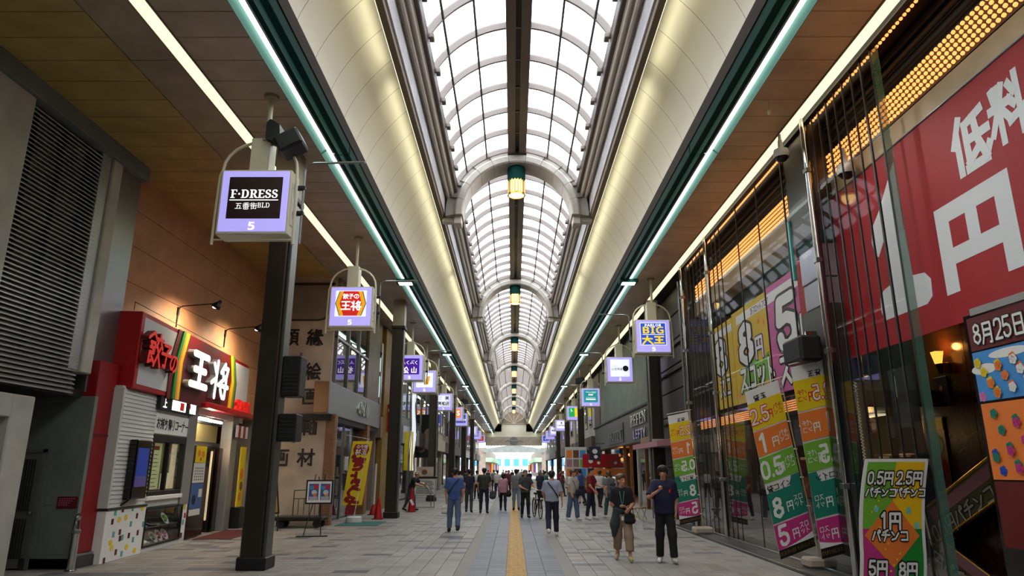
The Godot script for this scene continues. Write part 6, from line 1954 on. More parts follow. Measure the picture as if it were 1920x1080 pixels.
func ink(o: Node3D, line: String, at: Vector2, h: float, w: float, m: String, opt := {}) -> void:
	var b := MB.new()
	write(b, line, at, h, w, 0.008, 0.002, opt)
	put(o, "lettering", b, m)


func draw_sign(o: Node3D, what: String) -> void:
	match what:
		"dress":
			field(o, -0.43, 0.27, 0.45, 1.0, "sign_black")
			letters(o, "lettering", "F\u00b7DRESS", Vector3(0.0, 0.7, 0.006), 0.155, "sign_text", "Droid Serif", true, 0.003, 0.9)
			put(o, "rule", rect(MB.new(), -0.4, 0.585, 0.4, 0.6, 0.005, 0.003), "sign_text")
			ink(o, "五番街", Vector2(-0.24, 0.49), 0.115, 1.3, "sign_text")
			letters(o, "lettering", "BLD", Vector3(0.17, 0.5, 0.006), 0.085, "sign_text", "Droid Serif", false, 0.003, 0.9)
		"ousho":
			field(o, -0.42, 0.3, 0.42, 1.02, "sign_white")
			var z := 0.005
			for e in [[0.42, "black"], [0.4, "sign_amber"], [0.3, "sign_red"]]:
				var k: float = e[0]
				put(o, "shield", MB.new().slab(PackedVector2Array([Vector2(-k + 0.12, 0.32), Vector2(k - 0.12, 0.32), Vector2(k, 0.66), Vector2(k - 0.1, 1.0), Vector2(-k + 0.1, 1.0), Vector2(-k, 0.66)]), z, z + 0.004), e[1])
				z += 0.004
			var b := MB.new()
			write(b, "餃子の", Vector2(-0.15, 0.86), 0.14, 2.4, z + 0.001, 0.002)
			write(b, "王将", Vector2(-0.13, 0.6), 0.26, 2.6, z + 0.001, 0.002)
			put(o, "lettering", b, "sign_text")
		"matsu":
			field(o, -0.42, 0.28, 0.42, 0.98, "sign_purple")
			ink(o, "ふくぶく", Vector2(-0.27, 0.8), 0.17, 2.0, "sign_text")
			ink(o, "松山", Vector2(-0.2, 0.48), 0.28, 2.6, "sign_text", {"gap": 1.4})
		"gold":
			field(o, -0.42, 0.28, 0.42, 1.0, "sign_white")
			put(o, "gold_mark", MB.new().slab(PackedVector2Array([Vector2(0.0, 0.4), Vector2(0.2, 0.42), Vector2(0.28, 0.86), Vector2(0.1, 0.8)]), 0.004, 0.008), "sign_amber")
		"mimatsu":
			field(o, -0.42, 0.28, 0.42, 1.0, "sign_white")
			ink(o, "三", Vector2(-0.2, 0.82), 0.22, 1.6, "black")
			ink(o, "美", Vector2(0.24, 0.82), 0.26, 3.0, "black")
			ink(o, "美松店", Vector2(-0.24, 0.48), 0.24, 3.0, "black")
		"es":
			field(o, -0.42, 0.28, 0.42, 1.0, "sign_orange")
			letters(o, "lettering", "E S", Vector3(0, 0.64, 0.006), 0.4, "sign_text", "Droid Sans", true, 0.004)
		"blue":
			field(o, -0.42, 0.28, 0.42, 1.0, "sign_blue")
			field(o, -0.2, 0.5, 0.42, 0.62, "sign_text", 0.004)
		"leaf":
			field(o, -0.36, 0.3, 0.36, 1.0, "sign_white")
			put(o, "heart", MB.new().slab(PackedVector2Array([Vector2(0, 0.45), Vector2(0.2, 0.68), Vector2(0.16, 0.82), Vector2(0, 0.74), Vector2(-0.16, 0.82), Vector2(-0.2, 0.68)]), 0.004, 0.01), "sign_amber")
		"red":
			field(o, -0.42, 0.28, 0.42, 1.0, "sign_red")
		"big":
			field(o, -0.43, 0.27, 0.43, 1.03, "sign_white")
			field(o, -0.41, 0.29, 0.41, 1.01, "sign_blue", 0.004)
			letters(o, "lettering", "PARLOR", Vector3(0, 0.94, 0.01), 0.085, "sign_text", "Droid Sans", true, 0.003, 1.3)
			letters(o, "yellow_lettering", "BIG", Vector3(0, 0.77, 0.01), 0.24, "sign_yellow", "Droid Sans", true, 0.003, 1.35)
			field(o, -0.36, 0.62, 0.36, 0.635, "sign_text", 0.008)
			var b := MB.new()
			write(b, "大王", Vector2(-0.2, 0.45), 0.26, 3.6, 0.01, 0.003, {"squeeze": 1.25, "gap": 1.2})
			put(o, "yellow_lettering", b, "sign_yellow")
		"disc":
			field(o, -0.42, 0.26, 0.42, 1.02, "sign_white")
			put(o, "disc", MB.new().slab(oval(0.25, 0.62, 0.13, 0.13), 0.004, 0.01), "black")
			ink(o, "三日月店", Vector2(-0.32, 0.6), 0.11, 2.4, "granite", {"gap": 1.15})
			ink(o, "小三小三小", Vector2(-0.32, 0.74), 0.04, 2.0, "granite", {"gap": 1.5})
		"teal":
			field(o, -0.43, 0.27, 0.43, 1.03, "sign_teal")
			ink(o, "ワインフロア", Vector2(-0.25, 0.88), 0.1, 2.4, "sign_text")
			field(o, -0.14, 0.7, 0.14, 0.77, "sign_text", 0.004)
			field(o, -0.3, 0.56, 0.3, 0.575, "sign_text", 0.004)
			field(o, -0.3, 0.42, 0.3, 0.49, "sign_text", 0.004)
		"split":
			field(o, -0.42, 0.28, 0.05, 1.0, "sign_green")
			field(o, 0.05, 0.28, 0.42, 1.0, "sign_yellow")
			ink(o, "トリ", Vector2(-0.2, 0.8), 0.26, 2.4, "sign_text", {"down": true})
		"white":
			field(o, -0.42, 0.28, 0.42, 1.0, "sign_white")
			letters(o, "lettering", "CAFTAN", Vector3(0, 0.56, 0.006), 0.15, "black", "Droid Sans", true, 0.003)
			put(o, "mark", MB.new().slab(oval(0.04, 0.82, 0.07, 0.1, 12), 0.004, 0.008), "black")
		"dots":
			field(o, -0.42, 0.28, 0.42, 1.0, "sign_white")
			for i in 3:
				put(o, "dot", MB.new().slab(oval(-0.25 + i * 0.25, 0.64, 0.09, 0.09, 12), 0.004, 0.008), "black")


func furniture() -> void:
	# hand trolley
	var o := thing("hand_trolley", "flat four wheeled hand trolley with a barred rail before the lettered wall", "trolley", V(-6.35, 0, 21.7))
	put(o, "deck", MB.new().cbox(Vector3(-0.75, 0.2, -0.35), Vector3(0.65, 0.3, 0.35), 0.03), "brown_dark")
	put(o, "edge", MB.new().cbox(Vector3(-0.77, 0.26, -0.37), Vector3(0.67, 0.33, 0.37), 0.02), "granite_dark")
	for x in [-0.6, 0.5]:
		for z in [-0.25, 0.25]:
			put(o, "wheel", MB.new().lathe([Vector2(0, -0.04), Vector2(0.11, -0.04), Vector2(0.12, -0.02), Vector2(0.12, 0.02), Vector2(0.11, 0.04), Vector2(0, 0.04)], Vector3(x, 0.12, z), 18, Basis(Vector3.RIGHT, PI / 2)), "rubber")
	put(o, "rail", MB.new().tube([Vector3(-0.35, 0.32, -0.1), Vector3(-0.35, 1.06, -0.1), Vector3(0.45, 1.1, -0.1), Vector3(0.45, 0.32, -0.1)], 0.018, 8), "pillar_side")
	for i in 4:
		put(o, "bar", MB.new().tube([Vector3(-0.2 + i * 0.17, 0.36, -0.1), Vector3(-0.2 + i * 0.17, 0.82, -0.1)], 0.012, 6), "pillar_side")
	put(o, "cross_bar", MB.new().tube([Vector3(-0.35, 0.82, -0.1), Vector3(0.45, 0.84, -0.1)], 0.014, 6), "pillar_side")
	# easel with two colourful sheets
	o = thing("easel_sign", "black framed easel board with two colourful sheets on thin legs", "easel", V(-5.16, 0, 19.0), 8)
	put(o, "frame", MB.new().cbox(Vector3(-0.36, 0.8, -0.02), Vector3(0.34, 1.42, 0.02), 0.01), "black")
	put(o, "sheet", rect(MB.new(), -0.32, 0.84, 0.3, 1.38, 0.02), "white")
	for k in 2:
		var x := -0.28 + k * 0.3
		put(o, "print", rect(MB.new(), x, 0.9, x + 0.25, 1.32, 0.024, 0.002), "blue_dull")
		b_discs(o, [[x + 0.17, 1.24, 0.06, "red_bright"], [x + 0.07, 1.22, 0.06, "sky_print"], [x + 0.14, 1.1, 0.07, "white_matt"], [x + 0.16, 1.03, 0.05, "orange"]], 0.027)
		for i in 3:
			put(o, "print", rect(MB.new(), x + 0.02, 0.91 + i * 0.03, x + 0.23, 0.925 + i * 0.03, 0.027, 0.001), "white")
	put(o, "leg", MB.new().tube([Vector3(-0.16, 0.8, 0), Vector3(-0.32, 0.02, 0.22)], 0.013, 6), "black")
	put(o, "leg", MB.new().tube([Vector3(0.05, 0.8, 0), Vector3(0.12, 0.02, 0.22)], 0.013, 6), "black")
	put(o, "leg", MB.new().tube([Vector3(-0.05, 1.5, -0.02), Vector3(0.05, 0.02, -0.4)], 0.013, 6), "black")
	put(o, "top_hook", MB.new().tube([Vector3(-0.15, 1.42, 0), Vector3(-0.13, 1.56, -0.01)], 0.012, 6), "black")
	put(o, "top_hook", MB.new().tube([Vector3(0.1, 1.42, 0), Vector3(0.12, 1.56, -0.01)], 0.012, 6), "black")
	put(o, "floor_bar", MB.new().cbox(Vector3(-0.5, 0.0, 0.18), Vector3(0.3, 0.03, 0.26), 0.01), "black")
	# leaning menu board behind the column
	o = thing("leaning_board", "narrow dark rimmed board with a yellow menu leaning behind the nearest column", "board", V(-6.78, 0, 20.5), 0)
	var b := MB.new()
	b.t = Transform3D(Basis(Vector3.BACK, deg_to_rad(8)), Vector3.ZERO)
	put(o, "board", b.cbox(Vector3(-0.14, 0.45, -0.03), Vector3(0.16, 1.5, 0.0), 0.01), "black")
	b = MB.new()
	b.t = Transform3D(Basis(Vector3.BACK, deg_to_rad(8)), Vector3.ZERO)
	put(o, "menu", rect(b, -0.11, 0.5, 0.12, 1.46, 0.0), "wood_yellow")
	put(o, "leg", MB.new().tube([Vector3(-0.12, 0.5, 0), Vector3(-0.1, 0.0, 0.12)], 0.015, 6).tube([Vector3(0.06, 0.5, 0), Vector3(0.12, 0.0, 0.12)], 0.015, 6), "black")
	# cones
	var cones := [[-4.72, 25.1, 0.7, "dull red traffic cone against the second dark column"], [-4.15, 29.2, 0.95, "tall red cone with a white sleeve beside the stooping person"], [-5.35, 27.4, 0.4, "small red cone foot with a white pole by the brick pier"]]
	for e in cones:
		var c := thing("traffic_cone", e[3], "cone", V(e[0], 0, e[1]), 0, "red traffic cones")
		var h: float = e[2]
		put(c, "base", MB.new().cbox(Vector3(-0.19, 0, -0.19), Vector3(0.19, 0.03, 0.19), 0.008), "red_dark")
		put(c, "cone", MB.new().lathe([Vector2(0.15, 0.03), Vector2(0.04, h), Vector2(0, h)], Vector3.ZERO, 20), "red")
		if h > 0.9:
			var m := MB.new()
			m.t = Transform3D(Basis(Vector3.BACK, 0.5), Vector3(0.03, 0.38, 0.12))
			put(c, "white_card", m.cbox(Vector3(-0.05, -0.12, 0), Vector3(0.05, 0.12, 0.01), 0.003), "white")
		if h < 0.5:
			put(c, "white_pole", MB.new().tube([Vector3(0, 0.38, 0), Vector3(0.02, 1.9, 0)], 0.05, 10), "white_matt")
	# lit white sign board further down
	o = thing("notice_stand", "white notice stand printed with dense rows beside the restaurant side columns", "notice stand", V(-3.95, 0, 31.9))
	put(o, "panel", MB.new().cbox(Vector3(-0.45, 0.55, -0.03), Vector3(0.45, 1.28, 0.0), 0.01), "white_matt")
	put(o, "upper_panel", MB.new().cbox(Vector3(-0.42, 1.36, -0.03), Vector3(0.36, 1.78, 0.0), 0.01), "stone_white")
	b_discs(o, [[-0.05, 1.55, 0.13, "wood"]], 0.002)
	for i in 9:
		put(o, "print", rect(MB.new(), -0.4, 0.62 + i * 0.065, 0.4 - (i % 3) * 0.05, 0.65 + i * 0.065, 0.001, 0.002), "granite")
	put(o, "top_bar", MB.new().cbox(Vector3(-0.5, 1.27, -0.05), Vector3(0.55, 1.35, 0.03), 0.01), "black")
	put(o, "hoop", MB.new().tube([Vector3(-0.1, 1.1, 0.05), Vector3(0.15, 0.9, 0.1), Vector3(0.28, 0.55, 0.12), Vector3(0.3, 0.03, 0.12)], 0.02, 8), "chrome")
	put(o, "leg", MB.new().tube([Vector3(-0.42, 0, 0), Vector3(-0.42, 0.6, 0)], 0.02, 6).tube([Vector3(0.42, 0, 0), Vector3(0.42, 0.6, 0)], 0.02, 6).tube([Vector3(-0.42, 0.04, 0), Vector3(0.42, 0.04, 0)], 0.02, 6), "steel")
	# manhole frame
	o = thing("manhole_cover", "square dark rimmed manhole cover in the paving before the woman in black", "manhole cover", V(1.75, 0.0, 15.6))
	put(o, "rim", MB.new().box(Vector3(-0.3, 0, -0.3), Vector3(0.3, 0.004, -0.27)).box(Vector3(-0.3, 0, 0.27), Vector3(0.3, 0.004, 0.3)).box(Vector3(-0.3, 0, -0.27), Vector3(-0.27, 0.004, 0.27)).box(Vector3(0.27, 0, -0.27), Vector3(0.3, 0.004, 0.27)), "granite_dark")
	put(o, "plate", MB.new().box(Vector3(-0.26, 0, -0.26), Vector3(0.26, 0.003, 0.26)), "tile_mid")
	# low stools outside the corner shop
	for i in 2:
		o = thing("folding_stool", ["low tan folding stool outside the corner shop", "second low folding stool close to the dark column"][i], "stool", V(3.95 + i * 0.45, 0, 24.2 + i * 0.5), 20 + i * 30, "folding stools")
		put(o, "seat", MB.new().cbox(Vector3(-0.16, 0.38, -0.14), Vector3(0.16, 0.41, 0.14), 0.01), "wood")
		for s in [-0.13, 0.13]:
			put(o, "leg", MB.new().tube([Vector3(-0.15, 0.0, s), Vector3(0.14, 0.39, s)], 0.012, 6), "brass")
			put(o, "leg", MB.new().tube([Vector3(0.15, 0.0, s), Vector3(-0.14, 0.39, s)], 0.012, 6), "brass")


func far_end() -> void:
	# header board with an emblem across the end of the vaulted part
	var o := thing("arcade_header", "cream header board with a round grey emblem across the end of the vaulted arcade", "sign", V(XC, 5.6, FAR - 0.6))
	put(o, "board", MB.new().cbox(Vector3(-5.0, 0, -0.3), Vector3(5.0, 1.5, 0), 0.03), "stone_white")
	put(o, "emblem", MB.new().lathe([Vector2(0.0, 0), Vector2(0.75, 0), Vector2(0.75, 0.06), Vector2(0.6, 0.06), Vector2(0.6, 0.03), Vector2(0, 0.03)], Vector3(0, 0.75, 0), 28, Basis(Vector3.RIGHT, PI / 2)), "steel")
	put(o, "scroll", MB.new().tube([Vector3(-1.6, 0.6, 0.05), Vector3(-1.0, 0.95, 0.05), Vector3(0, 0.75, 0.1), Vector3(1.0, 0.95, 0.05), Vector3(1.6, 0.6, 0.05)], 0.06, 6), "steel")
	# the next arcade across the road
	var a := thing("next_arcade", "bright white roofed arcade beyond the crossing with green awnings along both sides", "arcade", V(XC, 0, 150))
	for s in [-1.0, 1.0]:
		put(a, "side_wall", MB.new().box(Vector3(s * 6.0, 0, -90), Vector3(s * 9.0, 6.0, 0)), "beige_wall")
		for i in 6:
			put(a, "green_awning", MB.new().cbox(Vector3(s * 4.6, 3.0, -14.0 * i - 12.6), Vector3(s * 6.0, 3.9, -14.0 * i), 0.05), "green_pale")
		for i in 8:
			put(a, "shop_sign", MB.new().cbox(Vector3(s * 4.8, 0.8, -11.0 * i - 3), Vector3(s * 5.2, 2.8, -11.0 * i - 2.4), 0.03), ["red", "flag_yellow", "pink", "white", "blue", "orange", "white", "red"][i if s < 0 else (i + 3) % 8])
	var rows := []
	for e in [0.0, -90.0]:
		var row := PackedVector3Array()
		for k in 13:
			var p := PI * k / 12
			row.append(Vector3(cos(p) * 6.2, 6.0 + sin(p) * 2.6, e))
		rows.append(row)
	put(a, "roof_sheet", MB.new().sheet(rows), "roof_white")
	for i in 9:
		var arc := []
		for k in 13:
			var p := PI * k / 12
			arc.append(Vector3(cos(p) * 6.1, 5.9 + sin(p) * 2.6, -10.0 * i))
		put(a, "rib", MB.new().tube(arc, 0.12, 6), "rail_pale")
	put(a, "entrance_truss", MB.new().slab(PackedVector2Array([Vector2(-6.5, 5.0), Vector2(6.5, 5.0), Vector2(6.5, 5.6), Vector2(0, 6.6), Vector2(-6.5, 5.6)]), 0.4, 0.8), "grey_green")
	var e2 := thing("street_end_building", "pale building closing the view at the very end of the street", "building", V(0, 0, 252))
	put(e2, "face", MB.new().box(Vector3(-20, 0, -6), Vector3(20, 10, 0)), "white")
	for i in 6:
		put(e2, "window", MB.new().cbox(Vector3(-9.5 + i * 3.2, 2.5, 0), Vector3(-7.5 + i * 3.2, 5.0, 0.1), 0.02), "sky_print")
	for s in [-1.0, 1.0]:
		var c := thing("crossing_building", "plain building at the road crossing on the %s" % ("restaurant side" if s < 0 else "glass-front side"), "building", V(s * 18.5, 0, 149))
		put(c, "body", MB.new().cbox(Vector3(-8.5, 0, -30), Vector3(8.5, 14, 0), 0.05), "pale_grey")
		for i in 8:
			put(c, "window", MB.new().cbox(Vector3(-7.5 + (i % 4) * 4, 4.0 + int(i / 4.0) * 4, 0), Vector3(-5.5 + (i % 4) * 4, 6.0 + int(i / 4.0) * 4, 0.1), 0.02), "glass_black")


# ------------------------------------------------------------------ people: each body is one surface drawn round its bones
# bones: [from, to, radius, radius, flat end?]; the surface is where the summed falloff of all bones passes one
func skin_net(bones: Array, c: float, k: float) -> Array:
	var lo := Vector3.INF
	var hi := -Vector3.INF
	for b in bones:
		var r: float = maxf(b[2], b[3]) + 3.0 * c
		for p in [b[0], b[1]]:
			lo = lo.min(p - Vector3.ONE * r)
			hi = hi.max(p + Vector3.ONE * r)
	var nx := int((hi.x - lo.x) / c) + 2
	var ny := int((hi.y - lo.y) / c) + 2
	var nz := int((hi.z - lo.z) / c) + 2
	var f := PackedFloat32Array()
	f.resize(nx * ny * nz)
	var reach := 2.2 / k + 1.5 * c
	for b in bones:
		var a: Vector3 = b[0]
		var ba: Vector3 = b[1] - a
		var ra: float = b[2]
		var rb: float = b[3]
		var flat: bool = b.size() > 4 and b[4]
		var len := maxf(ba.length(), 1e-4)
		var m := maxf(ra, rb) + reach
		var l := (a.min(b[1]) - Vector3.ONE * m - lo) / c
		var h := (a.max(b[1]) + Vector3.ONE * m - lo) / c
		var dd := maxf(ba.dot(ba), 1e-8)
		for z in range(maxi(int(l.z), 0), mini(int(h.z) + 2, nz)):
			for y in range(maxi(int(l.y), 0), mini(int(h.y) + 2, ny)):
				var i := (z * ny + y) * nx
				for x in range(maxi(int(l.x), 0), mini(int(h.x) + 2, nx)):
					var p := lo + Vector3(x, y, z) * c - a
					var t := p.dot(ba) / dd
					var u := clampf(t, 0.0, 1.0)
					var d: float
					if flat and t > 1.0:
						d = maxf((p - ba * t).length() - rb, (t - 1.0) * len)
					else:
						d = (p - ba * u).length() - (ra + (rb - ra) * u)
					if d < reach:
						f[i + x] += exp(-k * d)
	for i in f.size():
		var s := f[i]
		f[i] = 0.05 if s < 0.05 else -log(s) / k
	# surface nets
	var vert := PackedVector3Array()
	var id := PackedInt32Array()
	id.resize(f.size())
	id.fill(-1)
	var cells := PackedInt32Array()
	var sx := 1
	var sy := nx
	var sz := nx * ny
	for z in nz - 1:
		for y in ny - 1:
			var i := (z * ny + y) * nx
			for x in nx - 1:
				var s := f[i] < 0.0
				if (f[i + 1] < 0.0) == s and (f[i + sy] < 0.0) == s and (f[i + sz] < 0.0) == s and (f[i + 1 + sy] < 0.0) == s and (f[i + 1 + sz] < 0.0) == s and (f[i + sy + sz] < 0.0) == s and (f[i + 1 + sy + sz] < 0.0) == s:
					i += 1
					continue
				var sum := Vector3.ZERO
				var n := 0
				for e in EDGES:
					var p := i + int(e[0].x) + int(e[0].y) * sy + int(e[0].z) * sz
					var q := i + int(e[1].x) + int(e[1].y) * sy + int(e[1].z) * sz
					var fp := f[p]
					var fq := f[q]
					if (fp < 0.0) != (fq < 0.0):
						sum += e[0].lerp(e[1], fp / (fp - fq))
						n += 1
				id[i] = vert.size()
				vert.append(lo + (Vector3(x, y, z) + sum / n) * c)
				cells.append(i)
				i += 1
	var tris := PackedInt32Array()
	var step := [sx, sy, sz]
	for i in cells:
		var s := f[i] < 0.0
		for ax in 3:
			if (f[i + step[ax]] < 0.0) == s:
				continue
			var u: int = step[(ax + 1) % 3]
			var w: int = step[(ax + 2) % 3]
			if i - u - w < 0:
				continue
			var q := [id[i], id[i - u], id[i - u - w], id[i - w]]
			if q.min() < 0:
				continue
			if s:
				tris.append_array([q[0], q[1], q[2], q[0], q[2], q[3]])
			else:
				tris.append_array([q[0], q[2], q[1], q[0], q[3], q[2]])
	var norm := PackedVector3Array()
	norm.resize(vert.size())
	for i in range(0, tris.size(), 3):
		var g := (vert[tris[i + 1]] - vert[tris[i]]).cross(vert[tris[i + 2]] - vert[tris[i]])
		for j in 3:
			norm[tris[i + j]] += g
	for i in norm.size():
		norm[i] = norm[i].normalized()
	return [vert, norm, tris]


const EDGES := [[Vector3(0, 0, 0), Vector3(1, 0, 0)], [Vector3(0, 1, 0), Vector3(1, 1, 0)], [Vector3(0, 0, 1), Vector3(1, 0, 1)], [Vector3(0, 1, 1), Vector3(1, 1, 1)], [Vector3(0, 0, 0), Vector3(0, 1, 0)], [Vector3(1, 0, 0), Vector3(1, 1, 0)], [Vector3(0, 0, 1), Vector3(0, 1, 1)], [Vector3(1, 0, 1), Vector3(1, 1, 1)], [Vector3(0, 0, 0), Vector3(0, 0, 1)], [Vector3(1, 0, 0), Vector3(1, 0, 1)], [Vector3(0, 1, 0), Vector3(0, 1, 1)], [Vector3(1, 1, 0), Vector3(1, 1, 1)]]


func lay(b: MB, net: Array, t: Transform3D) -> void:
	var mirrored := t.basis.determinant() < 0
	var old := b.t
	b.t = t
	var v: PackedVector3Array = net[0]
	var n: PackedVector3Array = net[1]
	var ix: PackedInt32Array = net[2]
	for i in range(0, ix.size(), 3):
		var p := ix[i]
		var q := ix[i + (2 if mirrored else 1)]
		var r := ix[i + (1 if mirrored else 2)]
		b.ntri(v[p], v[q], v[r], n[p], n[q], n[r])
	b.t = old


func net_part(o: Node, called: String, bones: Array, c: float, k: float, material: String) -> MeshInstance3D:
	var b := MB.new()
	lay(b, skin_net(bones, c, k), Transform3D.IDENTITY)
	return put(o, called, b, material)


func head_net(c: float) -> Array:
	var key := "head%f" % c
	if not shared.has(key):
		var bones := [[Vector3(0, 0.04, -0.03), Vector3(0, 0.04, 0.015), 0.075, 0.066], [Vector3(0, -0.02, 0.02), Vector3(0, -0.07, 0.04), 0.053, 0.034], [Vector3(0, -0.1, 0.052), Vector3(0, -0.095, 0.055), 0.014, 0.014]]
		for s in [-1.0, 1.0]:
			bones.append([Vector3(s * 0.04, -0.03, 0.0), Vector3(s * 0.02, -0.09, 0.045), 0.026, 0.016])
			bones.append([Vector3(s * 0.073, 0.005, -0.012), Vector3(s * 0.073, -0.035, -0.004), 0.013, 0.009])
			bones.append([Vector3(s * 0.03, 0.024, 0.07), Vector3(s * 0.05, 0.02, 0.056), 0.008, 0.007])
			bones.append([Vector3(s * 0.038, -0.022, 0.058), Vector3(s * 0.04, -0.03, 0.052), 0.014, 0.012])
		bones.append([Vector3(0, 0.012, 0.083), Vector3(0, -0.026, 0.1), 0.007, 0.01])
		bones.append([Vector3(-0.011, -0.03, 0.088), Vector3(0.011, -0.03, 0.088), 0.008, 0.008])
		bones.append([Vector3(-0.016, -0.056, 0.08), Vector3(0.016, -0.056, 0.08), 0.006, 0.006])
		bones.append([Vector3(-0.013, -0.066, 0.078), Vector3(0.013, -0.066, 0.078), 0.006, 0.006])
		shared[key] = skin_net(bones, c, 110.0)
	return shared[key]


# hanging left hand: wrist at the origin, fingers down, palm to -x, thumb to +z
func hand_net(grip: bool, c: float) -> Array:
	var key := "hand%s%f" % [grip, c]
	if not shared.has(key):
		var bones := []
		var curls := [55.0, 75.0, 50.0] if grip else [14.0, 26.0, 18.0]
		for i in 4:
			var z := 0.03 - i * 0.02
			bones.append([Vector3(0, 0.01, z * 0.55), Vector3(0, -0.08 + absf(i - 1.2) * 0.004, z), 0.015, 0.0105])
			var p := Vector3(0, -0.08 + absf(i - 1.2) * 0.004, z)
			var a := 0.0
			var size: float = [0.92, 1.04, 0.97, 0.76][i]
			for j in 3:
				a += deg_to_rad(curls[j])
				var q: Vector3 = p + Vector3(-sin(a), -cos(a), 0) * [0.041, 0.026, 0.021][j] * size
				bones.append([p, q, [0.0098, 0.009, 0.0082][j], [0.009, 0.0082, 0.007][j]])
				p = q
		bones.append([Vector3(0, -0.012, 0.022), Vector3(-0.014, -0.042, 0.047), 0.014, 0.0115])
		bones.append([Vector3(-0.014, -0.042, 0.047), Vector3(-0.022, -0.07, 0.052 if not grip else 0.036), 0.0108, 0.0095])
		bones.append([Vector3(-0.022, -0.07, 0.052 if not grip else 0.036), Vector3(-0.027, -0.092, 0.05 if not grip else 0.02), 0.0095, 0.0075])
		shared[key] = skin_net(bones, c, 260.0)
	return shared[key]


func hair_bones(style: String) -> Array:
	var b := [[Vector3(0, 0.062, -0.045), Vector3(0, 0.07, 0.018), 0.076, 0.066], [Vector3(0, 0.02, -0.055), Vector3(0, -0.035, -0.055), 0.062, 0.045]]
	for s in [-1.0, 1.0]:
		b.append([Vector3(s * 0.045, 0.07, -0.03), Vector3(s * 0.05, 0.06, 0.02), 0.045, 0.036])
		b.append([Vector3(s * 0.062, 0.03, -0.03), Vector3(s * 0.064, 0.0, -0.022), 0.03, 0.018])
	match style:
		"bangs":
			for i in 5:
				b.append([Vector3(-0.05 + i * 0.025, 0.09, 0.05), Vector3(-0.054 + i * 0.027, 0.035 + (i % 2) * 0.008, 0.082 - absf(i - 2.0) * 0.008), 0.02, 0.01])
			for s in [-1.0, 1.0]:
				b.append([Vector3(s * 0.066, 0.05, 0.0), Vector3(s * 0.072, -0.02, 0.0), 0.026, 0.014])
		"long":
			b.append([Vector3(0, 0.0, -0.06), Vector3(0, -0.16, -0.075), 0.066, 0.05])
			for s in [-1.0, 1.0]:
				b.append([Vector3(s * 0.06, 0.04, 0.0), Vector3(s * 0.07, -0.14, -0.03), 0.03, 0.025])
				b.append([Vector3(s * 0.02, 0.1, 0.05), Vector3(s * 0.066, 0.03, 0.05), 0.02, 0.014])
		"bob":
			b.append([Vector3(0, 0.0, -0.06), Vector3(0, -0.08, -0.06), 0.066, 0.055])
			for s in [-1.0, 1.0]:
				b.append([Vector3(s * 0.062, 0.04, 0.0), Vector3(s * 0.07, -0.07, -0.01), 0.03, 0.025])
				b.append([Vector3(s * 0.02, 0.1, 0.05), Vector3(s * 0.06, 0.04, 0.055), 0.022, 0.016])
		"tied":
			for s in [-1.0, 1.0]:
				b.append([Vector3(s * 0.012, 0.1, 0.055), Vector3(s * 0.066, 0.03, 0.045), 0.02, 0.012])
			b.append([Vector3(0, 0.02, -0.1), Vector3(0, -0.12, -0.1), 0.035, 0.02])
		_:
			for i in 3:
				b.append([Vector3(-0.04 + i * 0.04, 0.095, 0.04), Vector3(-0.045 + i * 0.045, 0.078, 0.07), 0.018, 0.012])
	return b


func turned(side: float, forward: float, out: float) -> Vector3:
	var a := deg_to_rad(forward)
	var b := deg_to_rad(out)
	return Vector3(side * sin(b), -cos(a) * cos(b), sin(a) * cos(b))


